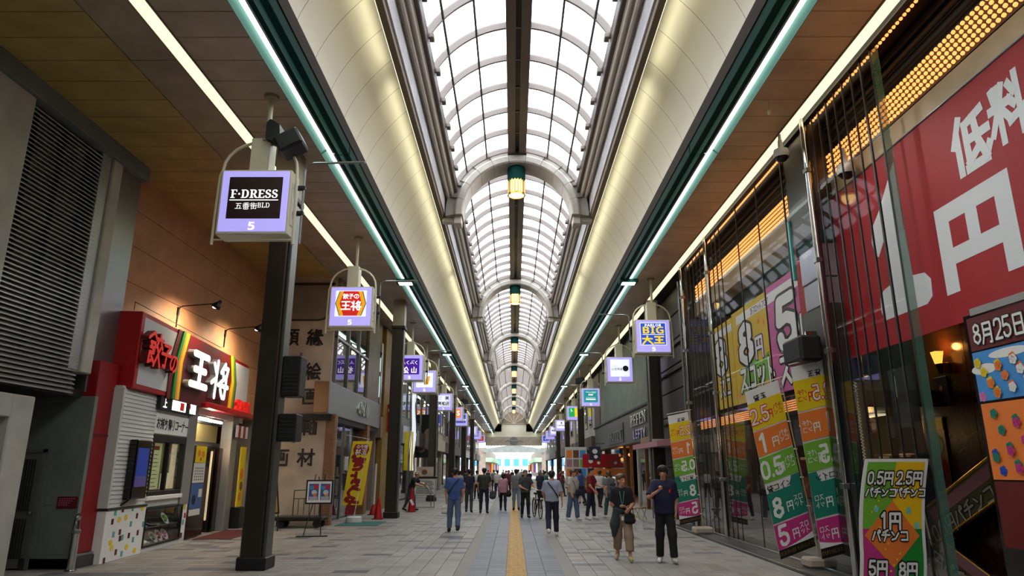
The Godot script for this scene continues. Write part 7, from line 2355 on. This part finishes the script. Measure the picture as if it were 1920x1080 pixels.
func person(q: Dictionary) -> Node3D:
	var at: Array = q.at
	var s: float = q.get("h", 1.7) / 1.72
	var c: float = q.get("c", 0.016)
	var o := thing("person", q.label, "person", V(at[0], 0, at[1]), q.get("yaw", 180.0))
	var wide: float = q.get("wide", 1.0)
	var fem: bool = q.get("fem", false)
	var sh := 0.155 * wide * (0.9 if fem else 1.0)
	var pitch := deg_to_rad(q.get("lean", 2.0))
	var hip_y := 0.92
	var tilt := Basis(Vector3.RIGHT, pitch)
	var up := func(p: Vector3) -> Vector3: return (Vector3(0, hip_y, 0) + tilt * (p - Vector3(0, hip_y, 0)))
	# joints
	var J := {}
	var low := 99.0
	for k in 2:
		var side := 1.0 if k == 0 else -1.0
		var leg: Array = q.get("legs", [[14, 4, 2], [-10, 16, 2]])[k]
		var hip := Vector3(side * 0.088 * wide, hip_y - 0.02, 0)
		var knee := hip + turned(side, leg[0], leg[2]) * 0.42
		var ankle := knee + turned(side, leg[0] - leg[1], leg[2] * 0.5) * 0.41
		var fa := deg_to_rad(leg[3] if leg.size() > 3 else -0.55 * (leg[0] - leg[1]))
		var toe := Vector3(side * 0.03, -sin(fa) * 0.17, cos(fa) * 0.17)
		J["hip%d" % k] = hip
		J["knee%d" % k] = knee
		J["ankle%d" % k] = ankle
		J["toe%d" % k] = ankle + Vector3(0, -0.055, 0) + toe
		low = minf(low, minf(ankle.y - 0.085, (ankle + toe).y - 0.055 - 0.03))
		var arm: Array = q.get("arms", [[-14, 10, 4, 2], [16, 10, 26, 2]])[k]
		var shoulder: Vector3 = up.call(Vector3(side * sh, 1.385, 0))
		var elbow := shoulder + turned(side, arm[0], arm[1]) * 0.275
		var wrist := elbow + turned(-side, arm[2], arm[3]) * 0.245
		J["shoulder%d" % k] = shoulder
		J["elbow%d" % k] = elbow
		J["wrist%d" % k] = wrist
	var root := Transform3D(Basis.IDENTITY.scaled(Vector3.ONE * s), Vector3(0, -low * s, 0))
	var neck: Vector3 = up.call(Vector3(0, 1.42, -0.005))
	var head_t := Transform3D(tilt.inverse() * Basis(Vector3.UP, deg_to_rad(q.get("look", 0.0))) * Basis(Vector3.RIGHT, deg_to_rad(q.get("nod", 4.0))), up.call(Vector3(0, 1.6, 0.025)))
	if q.has("stoop"):
		head_t = head_t.rotated_local(Vector3.RIGHT, deg_to_rad(q.stoop))
	# the body
	var body := []
	var add := 0.0 if not q.get("bulky", false) else 0.02
	for x in [-1.0, 1.0]:
		body.append([Vector3(x * 0.06, 0.93, 0), up.call(Vector3(x * 0.055, 1.08, 0.0)), 0.09, 0.082])
		body.append([up.call(Vector3(x * 0.055, 1.08, 0)), up.call(Vector3(x * 0.075, 1.3, 0)), 0.082, 0.09])
	body.append([J.shoulder0, J.shoulder1, 0.05, 0.05])
	body.append([neck + Vector3(0, -0.04, 0), head_t * Vector3(0, -0.02, -0.02), 0.052, 0.048])
	for k in 2:
		body.append([J["hip%d" % k], J["knee%d" % k], 0.078, 0.05])
		body.append([J["knee%d" % k], J["ankle%d" % k], 0.05, 0.034])
		body.append([J["ankle%d" % k] + Vector3(0, -0.03, -0.02), J["toe%d" % k].lerp(J["ankle%d" % k] + Vector3(0, -0.03, -0.02), 0.35), 0.026, 0.018])
		body.append([J["shoulder%d" % k], J["elbow%d" % k], 0.046, 0.037])
		body.append([J["elbow%d" % k], J["wrist%d" % k], 0.037, 0.024])
	var b := MB.new()
	lay(b, skin_net(body, maxf(c, 0.013), 46.0), root)
	lay(b, head_net(0.006 if c < 0.02 else 0.011), root * head_t)
	var grips: Array = q.get("grips", [false, false])
	for k in 2:
		var fore: Vector3 = (J["wrist%d" % k] - J["elbow%d" % k]).normalized()
		var y := -fore
		var z := (Vector3(0, 0, 1) - y * y.z)
		if absf(y.z) > 0.75:
			z = Vector3.UP - y * y.y
		z = z.normalized()
		var t := Transform3D(Basis(y.cross(z), y, z), J["wrist%d" % k])
		if k == 1:
			t.basis.x = -t.basis.x
		lay(b, hand_net(grips[k], 0.0055 if c < 0.02 else 0.009), root * t)
	put(o, "body", b, q.get("skin", "skin"))
	# clothing
	var tc: float = maxf(c, 0.013)
	var top := []
	var loose: float = q.get("loose", 0.016)
	var hem: float = q.get("hem", 0.9)
	for x in [-1.0, 1.0]:
		top.append([up.call(Vector3(x * 0.075, 1.3, 0)), up.call(Vector3(x * 0.06, 1.1, 0)), 0.098 + loose * 0.6, 0.088 + loose])
		top.append([up.call(Vector3(x * 0.06, 1.1, 0)), Vector3(x * 0.066, hem, 0), 0.088 + loose, 0.098 + loose, true])
	top.append([J.shoulder0, J.shoulder1, 0.056 + loose * 0.5, 0.056 + loose * 0.5])
	top.append([up.call(Vector3(0, 1.36, -0.01)), neck + Vector3(0, 0.012, 0), 0.062, 0.06, true])
	var sleeve: float = q.get("sleeve", 0.75)
	for k in 2:
		if sleeve <= 1.0:
			top.append([J["shoulder%d" % k], J["shoulder%d" % k].lerp(J["elbow%d" % k], sleeve), 0.055 + loose * 0.6, 0.052 + loose * 0.9, true])
		else:
			top.append([J["shoulder%d" % k], J["elbow%d" % k], 0.055 + loose * 0.6, 0.046 + loose * 0.6])
			top.append([J["elbow%d" % k], J["elbow%d" % k].lerp(J["wrist%d" % k], sleeve - 1.0), 0.046 + loose * 0.6, 0.036 + loose * 0.5, true])
	var m := MB.new()
	lay(m, skin_net(top, tc, 46.0), root)
	put(o, q.get("top_name", "shirt"), m, q.top)
	var legs := []
	var leg_loose: float = q.get("leg_loose", 0.014)
	for x in [-1.0, 1.0]:
		legs.append([Vector3(x * 0.062, 1.0, 0), Vector3(x * 0.062, 0.92, 0), 0.094, 0.1])
	for k in 2:
		var cuff: float = q.get("cuff", 0.93)
		legs.append([J["hip%d" % k], J["knee%d" % k], 0.084 + leg_loose * 0.7, 0.056 + leg_loose, cuff <= 0.0])
		if cuff > 0.0:
			legs.append([J["knee%d" % k], J["knee%d" % k].lerp(J["ankle%d" % k], cuff), 0.056 + leg_loose, 0.042 + leg_loose * 1.3, true])
	if q.has("skirt"):
		legs.append([Vector3(0, 0.95, 0), Vector3(0, 1.0 - q.skirt, 0.01), 0.13, 0.2, true])
	m = MB.new()
	lay(m, skin_net(legs, tc, 46.0), root)
	put(o, "skirt" if q.has("skirt") else "trousers", m, q.bottom)
	for k in 2:
		var sole: Vector3 = J["toe%d" % k]
		var heel: Vector3 = J["ankle%d" % k] + Vector3(0, -0.035, -0.035)
		m = MB.new()
		lay(m, skin_net([[heel, sole.lerp(heel, 0.15), 0.046, 0.036], [heel + Vector3(0, 0.03, 0.02), J["ankle%d" % k] + Vector3(0, 0.0, 0.02), 0.042, 0.04, true]], minf(tc, 0.013), 60.0), root)
		put(o, "shoe", m, q.get("shoes", "rubber"))
	m = MB.new()
	lay(m, skin_net(hair_bones(q.get("style", "short")), 0.008 if c < 0.02 else 0.012, 70.0), root * head_t)
	put(o, "hair", m, q.get("hair", "hair_black"))
	if q.has("hat"):
		m = MB.new()
		m.t = root * head_t
		m.lathe([Vector2(0.104, 0.045), Vector2(0.106, 0.09), Vector2(0.085, 0.14), Vector2(0.0, 0.158)], Vector3(0, 0, -0.012), 20)
		m.lathe([Vector2(0.1, 0.045), Vector2(0.15, 0.035), Vector2(0.15, 0.042), Vector2(0.1, 0.055)], Vector3(0, 0, 0.01), 20)
		put(o, "hat", m, q.hat)
	if c < 0.02:
		for k in [-1.0, 1.0]:
			m = MB.new()
			m.t = root * head_t
			put(o, "eye", m.ball(Vector3(k * 0.03, 0.003, 0.072), Vector3(0.012, 0.006, 0.006), 10, 6), "hair_black")
			m = MB.new()
			m.t = root * head_t
			put(o, "eyebrow", m.tube([Vector3(k * 0.016, 0.024, 0.081), Vector3(k * 0.032, 0.028, 0.077), Vector3(k * 0.047, 0.022, 0.066)], 0.0035, 5), q.get("hair", "hair_black"))
		m = MB.new()
		m.t = root * head_t
		put(o, "lips", m.ball(Vector3(0, -0.06, 0.085), Vector3(0.019, 0.007, 0.006), 10, 6), "lip_red")
	o.set_meta("joints", J)
	o.set_meta("root", root)
	shared["J"] = J
	shared["root"] = root
	return o


func strap(o: Node3D, pts: Array, r: float, material: String, called := "strap") -> void:
	var b := MB.new()
	b.t = shared.root
	put(o, called, b.tube(pts, r, 6), material)


func bag(label: String, who: Node3D, at: Vector3, size: Vector3, material: String, straps: Array, group := "") -> void:
	var o := thing("bag", label, "bag", who.position, who.rotation_degrees.y, group)
	var root: Transform3D = shared.root
	var b := MB.new()
	b.t = root * Transform3D(Basis.IDENTITY, at)
	var h := size / 2
	lay(b, skin_net([[Vector3(-h.x * 0.5, -h.y * 0.5, 0), Vector3(h.x * 0.5, -h.y * 0.5, 0), h.z, h.z], [Vector3(-h.x * 0.5, h.y * 0.2, 0), Vector3(h.x * 0.5, h.y * 0.2, 0), h.z * 0.8, h.z * 0.8], [Vector3(0, -h.y * 0.5, 0), Vector3(0, h.y * 0.6, 0), h.z, h.z * 0.4]], 0.014, 60.0), b.t)
	put(o, "body", b, material)
	if straps.size() > 1:
		b = MB.new()
		b.t = root
		put(o, "handle", b.tube(straps, 0.009, 6), material)


func build_people() -> void:
	paint("hair_black", "15110f", 0.5)
	paint("hair_brown", "5a3d26", 0.5)
	paint("hair_grey", "6d6862", 0.6)
	paint("lip_red", "9a5048", 0.5)
	paint("tan_cloth", "a58a70", 0.85, 0.0, "cloth")
	paint("black_cloth", "16161a", 0.85, 0.0, "cloth")
	paint("navy_cloth", "1c2038", 0.85, 0.0, "cloth")
	paint("navy_deep", "15193a", 0.8, 0.0, "cloth")
	paint("jeans", "566a86", 0.85, 0.0, "cloth")
	paint("jeans_pale", "7c8fa6", 0.85, 0.0, "cloth")
	paint("blue_print", "4868a8", 0.85)
	mats["blue_print"].albedo_texture = grain(0.08, 0.55, 1.0, "print", 2)
	mats["blue_print"].uv1_triplanar = true
	mats["blue_print"].uv1_scale = Vector3.ONE * 3.0
	paint("pale_blue", "a3abbd", 0.85, 0.0, "cloth")
	paint("grey_cloth", "77787a", 0.85, 0.0, "cloth")
	paint("grey_dark", "3d3f43", 0.85, 0.0, "cloth")
	paint("olive_cloth", "35392b", 0.85, 0.0, "cloth")
	paint("pink_cloth", "c08a95", 0.85, 0.0, "cloth")
	paint("white_cloth", "cfcac0", 0.85, 0.0, "cloth")
	paint("red_cloth", "8e1722", 0.85, 0.0, "cloth")
	paint("maroon_cloth", "5e2028", 0.85, 0.0, "cloth")
	paint("teal_cloth", "3d5a5e", 0.85, 0.0, "cloth")
	paint("green_cloth", "3a6a52", 0.85, 0.0, "cloth")
	paint("beige_cloth", "b3a48d", 0.85, 0.0, "cloth")
	paint("cardigan", "44504c", 0.9, 0.0, "cloth")
	mats["cardigan"].albedo_texture = grain(0.16, 0.45, 1.0, "knit", 2)
	paint("shoe_white", "cbc9c3", 0.6)
	paint("shoe_tan", "b5a279", 0.6)
	var clear := pane("clear_bag", "e8ecee", 0.25)
	clear.metallic_specular = 0.3
	# the two who walk towards the camera
	var w := person({"at": [2.13, 14.0], "h": 1.6, "yaw": -6.0, "fem": true, "look": 32.0, "nod": 2.0, "label": "woman in a black top and beige trousers with a knitted cardigan round her waist", "top": "black_cloth", "bottom": "tan_cloth", "shoes": "shoe_tan", "hair": "hair_brown", "style": "tied", "loose": 0.022, "hem": 0.93, "leg_loose": 0.034, "cuff": 0.72, "sleeve": 0.85, "c": 0.013,
		"legs": [[16, 6, 3], [-12, 14, 3]], "arms": [[4, 16, 66, 20], [-2, 14, 72, 58]], "top_name": "black_top"})
	var J: Dictionary = shared.J
	var b := MB.new()
	lay(b, skin_net([[Vector3(-0.09, 0.99, 0.02), Vector3(-0.17, 0.72, 0.05), 0.105, 0.09], [Vector3(-0.17, 0.72, 0.05), Vector3(-0.19, 0.5, 0.06), 0.09, 0.045], [Vector3(-0.06, 0.98, -0.06), Vector3(-0.14, 0.6, -0.05), 0.1, 0.07], [Vector3(-0.1, 1.0, 0.07), Vector3(0.1, 0.99, 0.09), 0.05, 0.045], [Vector3(0.1, 0.98, -0.03), Vector3(0.14, 0.74, -0.06), 0.08, 0.06]], 0.014, 46.0), shared.root)
	put(w, "cardigan", b, "cardigan")
	strap(w, [Vector3(-0.05, 1.44, 0.05), Vector3(-0.045, 1.36, 0.12), Vector3(-0.01, 1.12, 0.15), Vector3(0.0, 1.06, 0.15), Vector3(0.01, 1.12, 0.15), Vector3(0.045, 1.36, 0.12), Vector3(0.05, 1.44, 0.05)], 0.004, "mint_print", "lanyard")
	b = MB.new()
	b.t = shared.root
	put(w, "name_card", b.cbox(Vector3(-0.03, 0.8, 0.155), Vector3(0.02, 0.88, 0.162), 0.003), "white")
	bag("black shoulder bag at the hip of the woman in the black top", w, Vector3(0.14, 0.86, 0.15), Vector3(0.24, 0.26, 0.12), "black_cloth", [Vector3(0.05, 0.92, 0.15), Vector3(0.09, 1.2, 0.15), Vector3(0.15, 1.42, 0.03), Vector3(0.19, 1.2, 0.08), Vector3(0.22, 0.92, 0.13)])
	bag("clear plastic bag hanging behind the hand of the woman in the black top", w, Vector3(0.32, 0.72, 0.02), Vector3(0.2, 0.3, 0.1), "clear_bag", [J.wrist0 + Vector3(0.0, -0.03, 0), Vector3(0.32, 0.85, 0.02)])
	var p := person({"at": [2.9, 13.72], "h": 1.74, "yaw": -8.0, "look": -4.0, "nod": 8.0, "label": "boy in a navy T-shirt and dark track trousers holding one hand to his mouth", "top": "navy_deep", "bottom": "black_cloth", "shoes": "shoe_white", "style": "bangs", "loose": 0.034, "hem": 0.86, "leg_loose": 0.022, "cuff": 0.97, "sleeve": 0.95, "c": 0.013,
		"legs": [[8, 4, 3], [-4, 6, 3]], "arms": [[-4, 12, 8, 2], [24, 26, 128, 42]], "grips": [false, true]})
	J = shared.J
	for k in [0, 1]:
		var s := 1.0 if k == 0 else -1.0
		strap(p, [J["hip%d" % k] + Vector3(s * 0.1, 0.02, 0), J["knee%d" % k] + Vector3(s * 0.081, 0, 0), J["knee%d" % k].lerp(J["ankle%d" % k], 0.95) + Vector3(s * 0.075, 0, 0)], 0.009, "white", "side_stripe")
	b = MB.new()
	b.t = shared.root
	put(p, "chest_emblem", b.slab(PackedVector2Array([Vector2(0.09, 1.24), Vector2(0.12, 1.22), Vector2(0.11, 1.26), Vector2(0.13, 1.3), Vector2(0.1, 1.29), Vector2(0.085, 1.28)]), 0.145, 0.152), "red_bright")
	# men walking away
	p = person({"at": [-1.66, 20.15], "h": 1.7, "label": "man in a blue patterned shirt and jeans walking away with a strap over his back", "top": "blue_print", "bottom": "jeans", "loose": 0.026, "hem": 0.86, "leg_loose": 0.022, "sleeve": 0.85, "c": 0.014, "legs": [[4, 6, 3], [-8, 18, 3, -20]], "arms": [[4, 16, 10, 0], [-4, 16, 6, 0]], "grips": [false, true], "wide": 1.08})
	strap(p, [Vector3(-0.13, 1.43, -0.02), Vector3(-0.1, 1.4, -0.11), Vector3(0.02, 1.25, -0.15), Vector3(0.12, 1.1, -0.145), Vector3(0.18, 1.0, -0.06)], 0.014, "black_cloth")
	var hold: Vector3 = shared.J.wrist0
	bag("white plastic carrier bag in the hand of the man in the blue shirt", p, hold + Vector3(0.02, -0.28, 0), Vector3(0.22, 0.3, 0.12), "white_matt", [hold + Vector3(0.0, -0.09, 0.01), hold + Vector3(0.02, -0.2, 0)])
	p = person({"at": [1.03, 18.95], "h": 1.64, "label": "man in a pale blue shirt and navy trousers walking away mid-stride", "top": "pale_blue", "bottom": "navy_cloth", "shoes": "shoe_white", "loose": 0.03, "hem": 0.9, "leg_loose": 0.02, "sleeve": 0.9, "c": 0.014, "legs": [[-6, 34, 2, -40], [6, 4, 2]], "arms": [[6, 14, 30, 10], [-8, 20, 2, -6]], "wide": 1.06})
	strap(p, [Vector3(0.13, 1.43, -0.02), Vector3(0.1, 1.4, -0.11), Vector3(-0.02, 1.25, -0.15), Vector3(-0.12, 1.1, -0.15), Vector3(-0.17, 1.0, -0.06)], 0.016, "black_cloth")
	# the group further on
	p = person({"at": [-1.78, 28.8], "h": 1.66, "label": "man in a dark navy polo shirt and grey trousers walking away behind the blue shirt", "top": "navy_cloth", "bottom": "grey_dark", "c": 0.022, "legs": [[10, 6, 2], [-8, 12, 2]]})
	p = person({"at": [-1.15, 28.2], "h": 1.7, "label": "broad man in a dark olive T-shirt and navy jeans walking away", "top": "olive_cloth", "bottom": "navy_cloth", "c": 0.022, "wide": 1.15, "loose": 0.03, "legs": [[4, 4, 3], [-4, 8, 3]], "arms": [[2, 16, 14, 4], [6, 16, 20, 4]]})
	bag("dark tote bag carried beside the broad man in olive", p, Vector3(-0.34, 0.72, 0), Vector3(0.12, 0.36, 0.2), "grey_dark", [shared.J.wrist1 + Vector3(0, -0.05, 0), Vector3(-0.34, 0.9, 0)])
	p = person({"at": [-0.42, 29.8], "h": 1.5, "fem": true, "label": "woman in a pink jacket and black trousers walking away with a black bag", "top": "pink_cloth", "bottom": "black_cloth", "style": "bob", "loose": 0.03, "hem": 0.84, "sleeve": 1.8, "c": 0.022})
	bag("black shoulder bag on the woman in the pink jacket", p, Vector3(-0.26, 0.82, 0.02), Vector3(0.14, 0.26, 0.22), "black_cloth", [Vector3(-0.22, 0.95, 0.05), Vector3(-0.15, 1.44, 0.02), Vector3(-0.24, 0.95, -0.06)])
	p = person({"at": [0.13, 30.2], "h": 1.66, "label": "man in a grey short-sleeved shirt and faded jeans walking away on the yellow strip", "top": "grey_cloth", "bottom": "jeans_pale", "loose": 0.028, "c": 0.022, "legs": [[6, 6, 2], [-8, 12, 2]]})
	p = person({"at": [0.44, 25.7], "h": 1.64, "yaw": 8.0, "label": "man in a dark vest and black trousers facing the camera and pushing a bicycle", "top": "grey_dark", "bottom": "black_cloth", "hair": "hair_grey", "c": 0.018, "loose": 0.024, "arms": [[20, 26, 40, -30], [14, 14, 60, 40]], "grips": [true, false], "legs": [[6, 4, 2], [-6, 8, 2]]})
	bicycle(V(0.86, 0, 25.6), -80.0)
	p = person({"at": [1.43, 38.0], "h": 1.55, "fem": true, "label": "person in a long dark blue dress walking away past the bicycle", "top": "navy_cloth", "bottom": "navy_cloth", "style": "bob", "hair": "hair_grey", "skirt": 0.5, "cuff": 0.0, "loose": 0.04, "c": 0.024})
	p = person({"at": [2.05, 24.5], "h": 1.66, "yaw": 40.0, "fem": true, "look": 30.0, "label": "woman in a cream top and flared jeans with a dark shoulder bag, turned sideways", "top": "white_cloth", "bottom": "jeans", "shoes": "shoe_white", "style": "tied", "hair": "hair_brown", "cuff": 0.97, "leg_loose": 0.03, "c": 0.018, "loose": 0.028, "legs": [[8, 4, 4], [-6, 6, 4]], "arms": [[4, 12, 30, 10], [2, 12, 20, 4]]})
	bag("dark blue shoulder bag on the woman in the cream top", p, Vector3(0.1, 0.95, 0.2), Vector3(0.34, 0.26, 0.14), "navy_cloth", [Vector3(0.0, 1.02, 0.2), Vector3(-0.1, 1.3, 0.16), Vector3(-0.13, 1.46, 0.0), Vector3(-0.05, 1.2, -0.16)])
	p = person({"at": [2.7, 24.8], "h": 1.72, "yaw": 62.0, "label": "man in a red T-shirt and dark trousers reaching forward with one hand", "top": "red_cloth", "bottom": "navy_cloth", "shoes": "shoe_white", "c": 0.018, "loose": 0.03, "hem": 0.88, "legs": [[6, 4, 3], [-6, 4, 3]], "arms": [[26, 10, 74, 6], [10, 10, 40, 6]]})
	p = person({"at": [3.45, 25.4], "h": 1.62, "yaw": -150.0, "look": -30.0, "label": "youth in a grey T-shirt and teal trousers with a dark backpack strap", "top": "grey_cloth", "bottom": "teal_cloth", "shoes": "shoe_white", "hair": "hair_brown", "c": 0.018, "loose": 0.03})
	bag("dark backpack on the youth in the grey T-shirt", p, Vector3(0.0, 1.2, -0.19), Vector3(0.28, 0.4, 0.14), "grey_dark", [Vector3(0.1, 1.36, -0.14), Vector3(0.12, 1.44, 0.0), Vector3(0.13, 1.3, 0.13), Vector3(0.14, 1.08, 0.06)])
	p = person({"at": [3.95, 32.4], "h": 1.6, "yaw": 150.0, "label": "man in a white shirt seen from behind beyond the man in red", "top": "white_cloth", "bottom": "black_cloth", "c": 0.022, "loose": 0.03})
	p = person({"at": [3.1, 44.5], "h": 1.55, "yaw": 100.0, "label": "person in a maroon top far beyond the man in the pale blue shirt", "top": "maroon_cloth", "bottom": "grey_dark", "hair": "hair_brown", "c": 0.028})
	p = person({"at": [3.4, 35.4], "h": 1.58, "yaw": 170.0, "label": "person in a grey top and dark shorts beyond the woman in cream", "top": "grey_cloth", "bottom": "grey_dark", "hair": "hair_grey", "c": 0.024, "cuff": 0.05})
	p = person({"at": [3.2, 33.8], "h": 1.66, "yaw": -140.0, "label": "person with a blue cap far behind the woman in cream", "top": "blue_print", "bottom": "navy_cloth", "hat": "navy", "c": 0.024})
	p = person({"at": [-4.3, 29.9], "h": 1.62, "yaw": 70.0, "lean": 24.0, "stoop": 20.0, "label": "stooping person in dark clothes with a pale hat behind the tall red cone", "top": "black_cloth", "bottom": "grey_dark", "hat": "beige_cloth", "c": 0.022, "arms": [[50, 8, 80, 10], [40, 8, 70, 10]]})
	var crowd := [[-2.75, 36.2, "beige_cloth", "grey_dark", 178, "person in a beige top beyond the man in olive", "bob"], [-2.1, 41.0, "white_cloth", "black_cloth", 182, "person in a white top left of the pink jacket further off", "short"], [-0.95, 43.0, "white_cloth", "navy_cloth", 176, "person in a white shirt far off beyond the pink jacket", "short"], [-0.3, 47.0, "maroon_cloth", "black_cloth", 0, "far person in maroon coming towards the camera", "long"], [0.75, 45.0, "black_cloth", "grey_dark", 4, "far person in black between the grey shirt and the bicycle", "short"], [1.9, 42.5, "green_cloth", "teal_cloth", 180, "far person in a green top near the long blue dress", "short"], [-3.2, 47.5, "black_cloth", "jeans", 184, "far person in black by the restaurant side columns", "short"], [-1.5, 55.0, "grey_cloth", "navy_cloth", 180, "far person in grey in the middle of the arcade", "short"], [-0.6, 60.0, "red_cloth", "black_cloth", 10, "far person in red coming along the arcade", "bob"], [0.5, 64.0, "white_cloth", "jeans", 180, "far person in white on the yellow strip", "short"], [1.3, 57.0, "navy_cloth", "grey_dark", 185, "far person in navy beyond the green top", "short"], [2.4, 62.0, "pink_cloth", "black_cloth", 175, "far person in pink on the glass-front side", "long"], [-2.4, 68.0, "olive_cloth", "tan_cloth", 178, "far person in olive on the restaurant side", "short"], [-0.1, 76.0, "black_cloth", "black_cloth", 2, "very far dark figure in the middle of the arcade", "short"], [1.0, 82.0, "pale_blue", "navy_cloth", 180, "very far figure in pale blue", "short"], [-1.2, 86.0, "white_cloth", "grey_dark", 0, "very far figure in white", "bob"], [3.4, 52.0, "red_cloth", "navy_cloth", 90, "far person in red by the white picture board", "short"], [3.0, 70.0, "grey_dark", "black_cloth", 180, "very far dark figure on the glass-front side", "short"]]
	for e in crowd:
		person({"at": [e[0], e[1]], "h": 1.52 + 0.1 * fmod(absf(e[0]) * 1.7, 1.0), "yaw": float(e[4]), "label": e[5], "top": e[2], "bottom": e[3], "style": e[6], "c": 0.03 if e[1] < 60 else 0.038, "loose": 0.024, "fem": e[6] != "short", "legs": [[12, 4, 2], [-10, 14, 2]] if int(e[1]) % 2 == 0 else [[-8, 14, 2], [10, 4, 2]]})


func bicycle(at: Vector3, turn: float) -> void:
	var o := thing("bicycle", "black city bicycle with a front basket pushed by the man in the dark vest", "bicycle", at, turn)
	for x in [-0.52, 0.54]:
		var rim := []
		for i in 25:
			var a := TAU * i / 24
			rim.append(Vector3(x + cos(a) * 0.31, 0.33 + sin(a) * 0.31, 0))
		var w := put(o, "wheel", MB.new().tube(rim, 0.018, 8), "rubber")
		var sp := MB.new()
		for i in 9:
			var a := PI * i / 9
			sp.tube([Vector3(x + cos(a) * 0.3, 0.33 + sin(a) * 0.3, 0), Vector3(x - cos(a) * 0.3, 0.33 - sin(a) * 0.3, 0)], 0.003, 4)
		put(w, "spokes", sp, "steel")
	put(o, "frame", MB.new().tube([Vector3(-0.52, 0.33, 0), Vector3(-0.12, 0.3, 0), Vector3(0.36, 0.72, 0), Vector3(0.42, 0.9, 0)], 0.02, 8).tube([Vector3(-0.12, 0.3, 0), Vector3(-0.24, 0.8, 0)], 0.018, 8).tube([Vector3(-0.52, 0.33, 0), Vector3(-0.22, 0.68, 0)], 0.014, 8).tube([Vector3(-0.2, 0.62, 0), Vector3(0.34, 0.68, 0)], 0.016, 8), "black")
	put(o, "fork", MB.new().tube([Vector3(0.4, 0.86, 0), Vector3(0.54, 0.33, 0.04)], 0.014, 8).tube([Vector3(0.4, 0.86, 0), Vector3(0.54, 0.33, -0.04)], 0.014, 8), "black")
	put(o, "saddle", MB.new().ball(Vector3(-0.26, 0.84, 0), Vector3(0.13, 0.04, 0.08), 14, 8), "rubber")
	put(o, "handlebar", MB.new().tube([Vector3(0.28, 1.0, -0.27), Vector3(0.42, 1.02, -0.16), Vector3(0.44, 0.95, 0), Vector3(0.42, 1.02, 0.16), Vector3(0.28, 1.0, 0.27)], 0.013, 8), "chrome")
	put(o, "basket", MB.new().lathe([Vector2(0.12, 0), Vector2(0.19, 0.24), Vector2(0.185, 0.24), Vector2(0.115, 0.01), Vector2(0, 0.01)], Vector3(0.6, 0.72, 0), 4, Basis(Vector3.UP, PI / 4)), "black")
	put(o, "mudguard", MB.new().tube([Vector3(-0.86, 0.4, 0), Vector3(-0.78, 0.58, 0), Vector3(-0.6, 0.69, 0), Vector3(-0.42, 0.68, 0)], 0.022, 6), "steel")
	for s in [-1.0, 1.0]:
		put(o, "pedal", MB.new().cbox(Vector3(-0.17, 0.3 - s * 0.14, s * 0.1 - 0.04), Vector3(-0.07, 0.32 - s * 0.14, s * 0.1 + 0.04), 0.005), "rubber")
	put(o, "crank", MB.new().lathe([Vector2(0, -0.01), Vector2(0.09, -0.01), Vector2(0.09, 0.01), Vector2(0, 0.01)], Vector3(-0.12, 0.3, 0.05), 16, Basis(Vector3.RIGHT, PI / 2)), "steel")
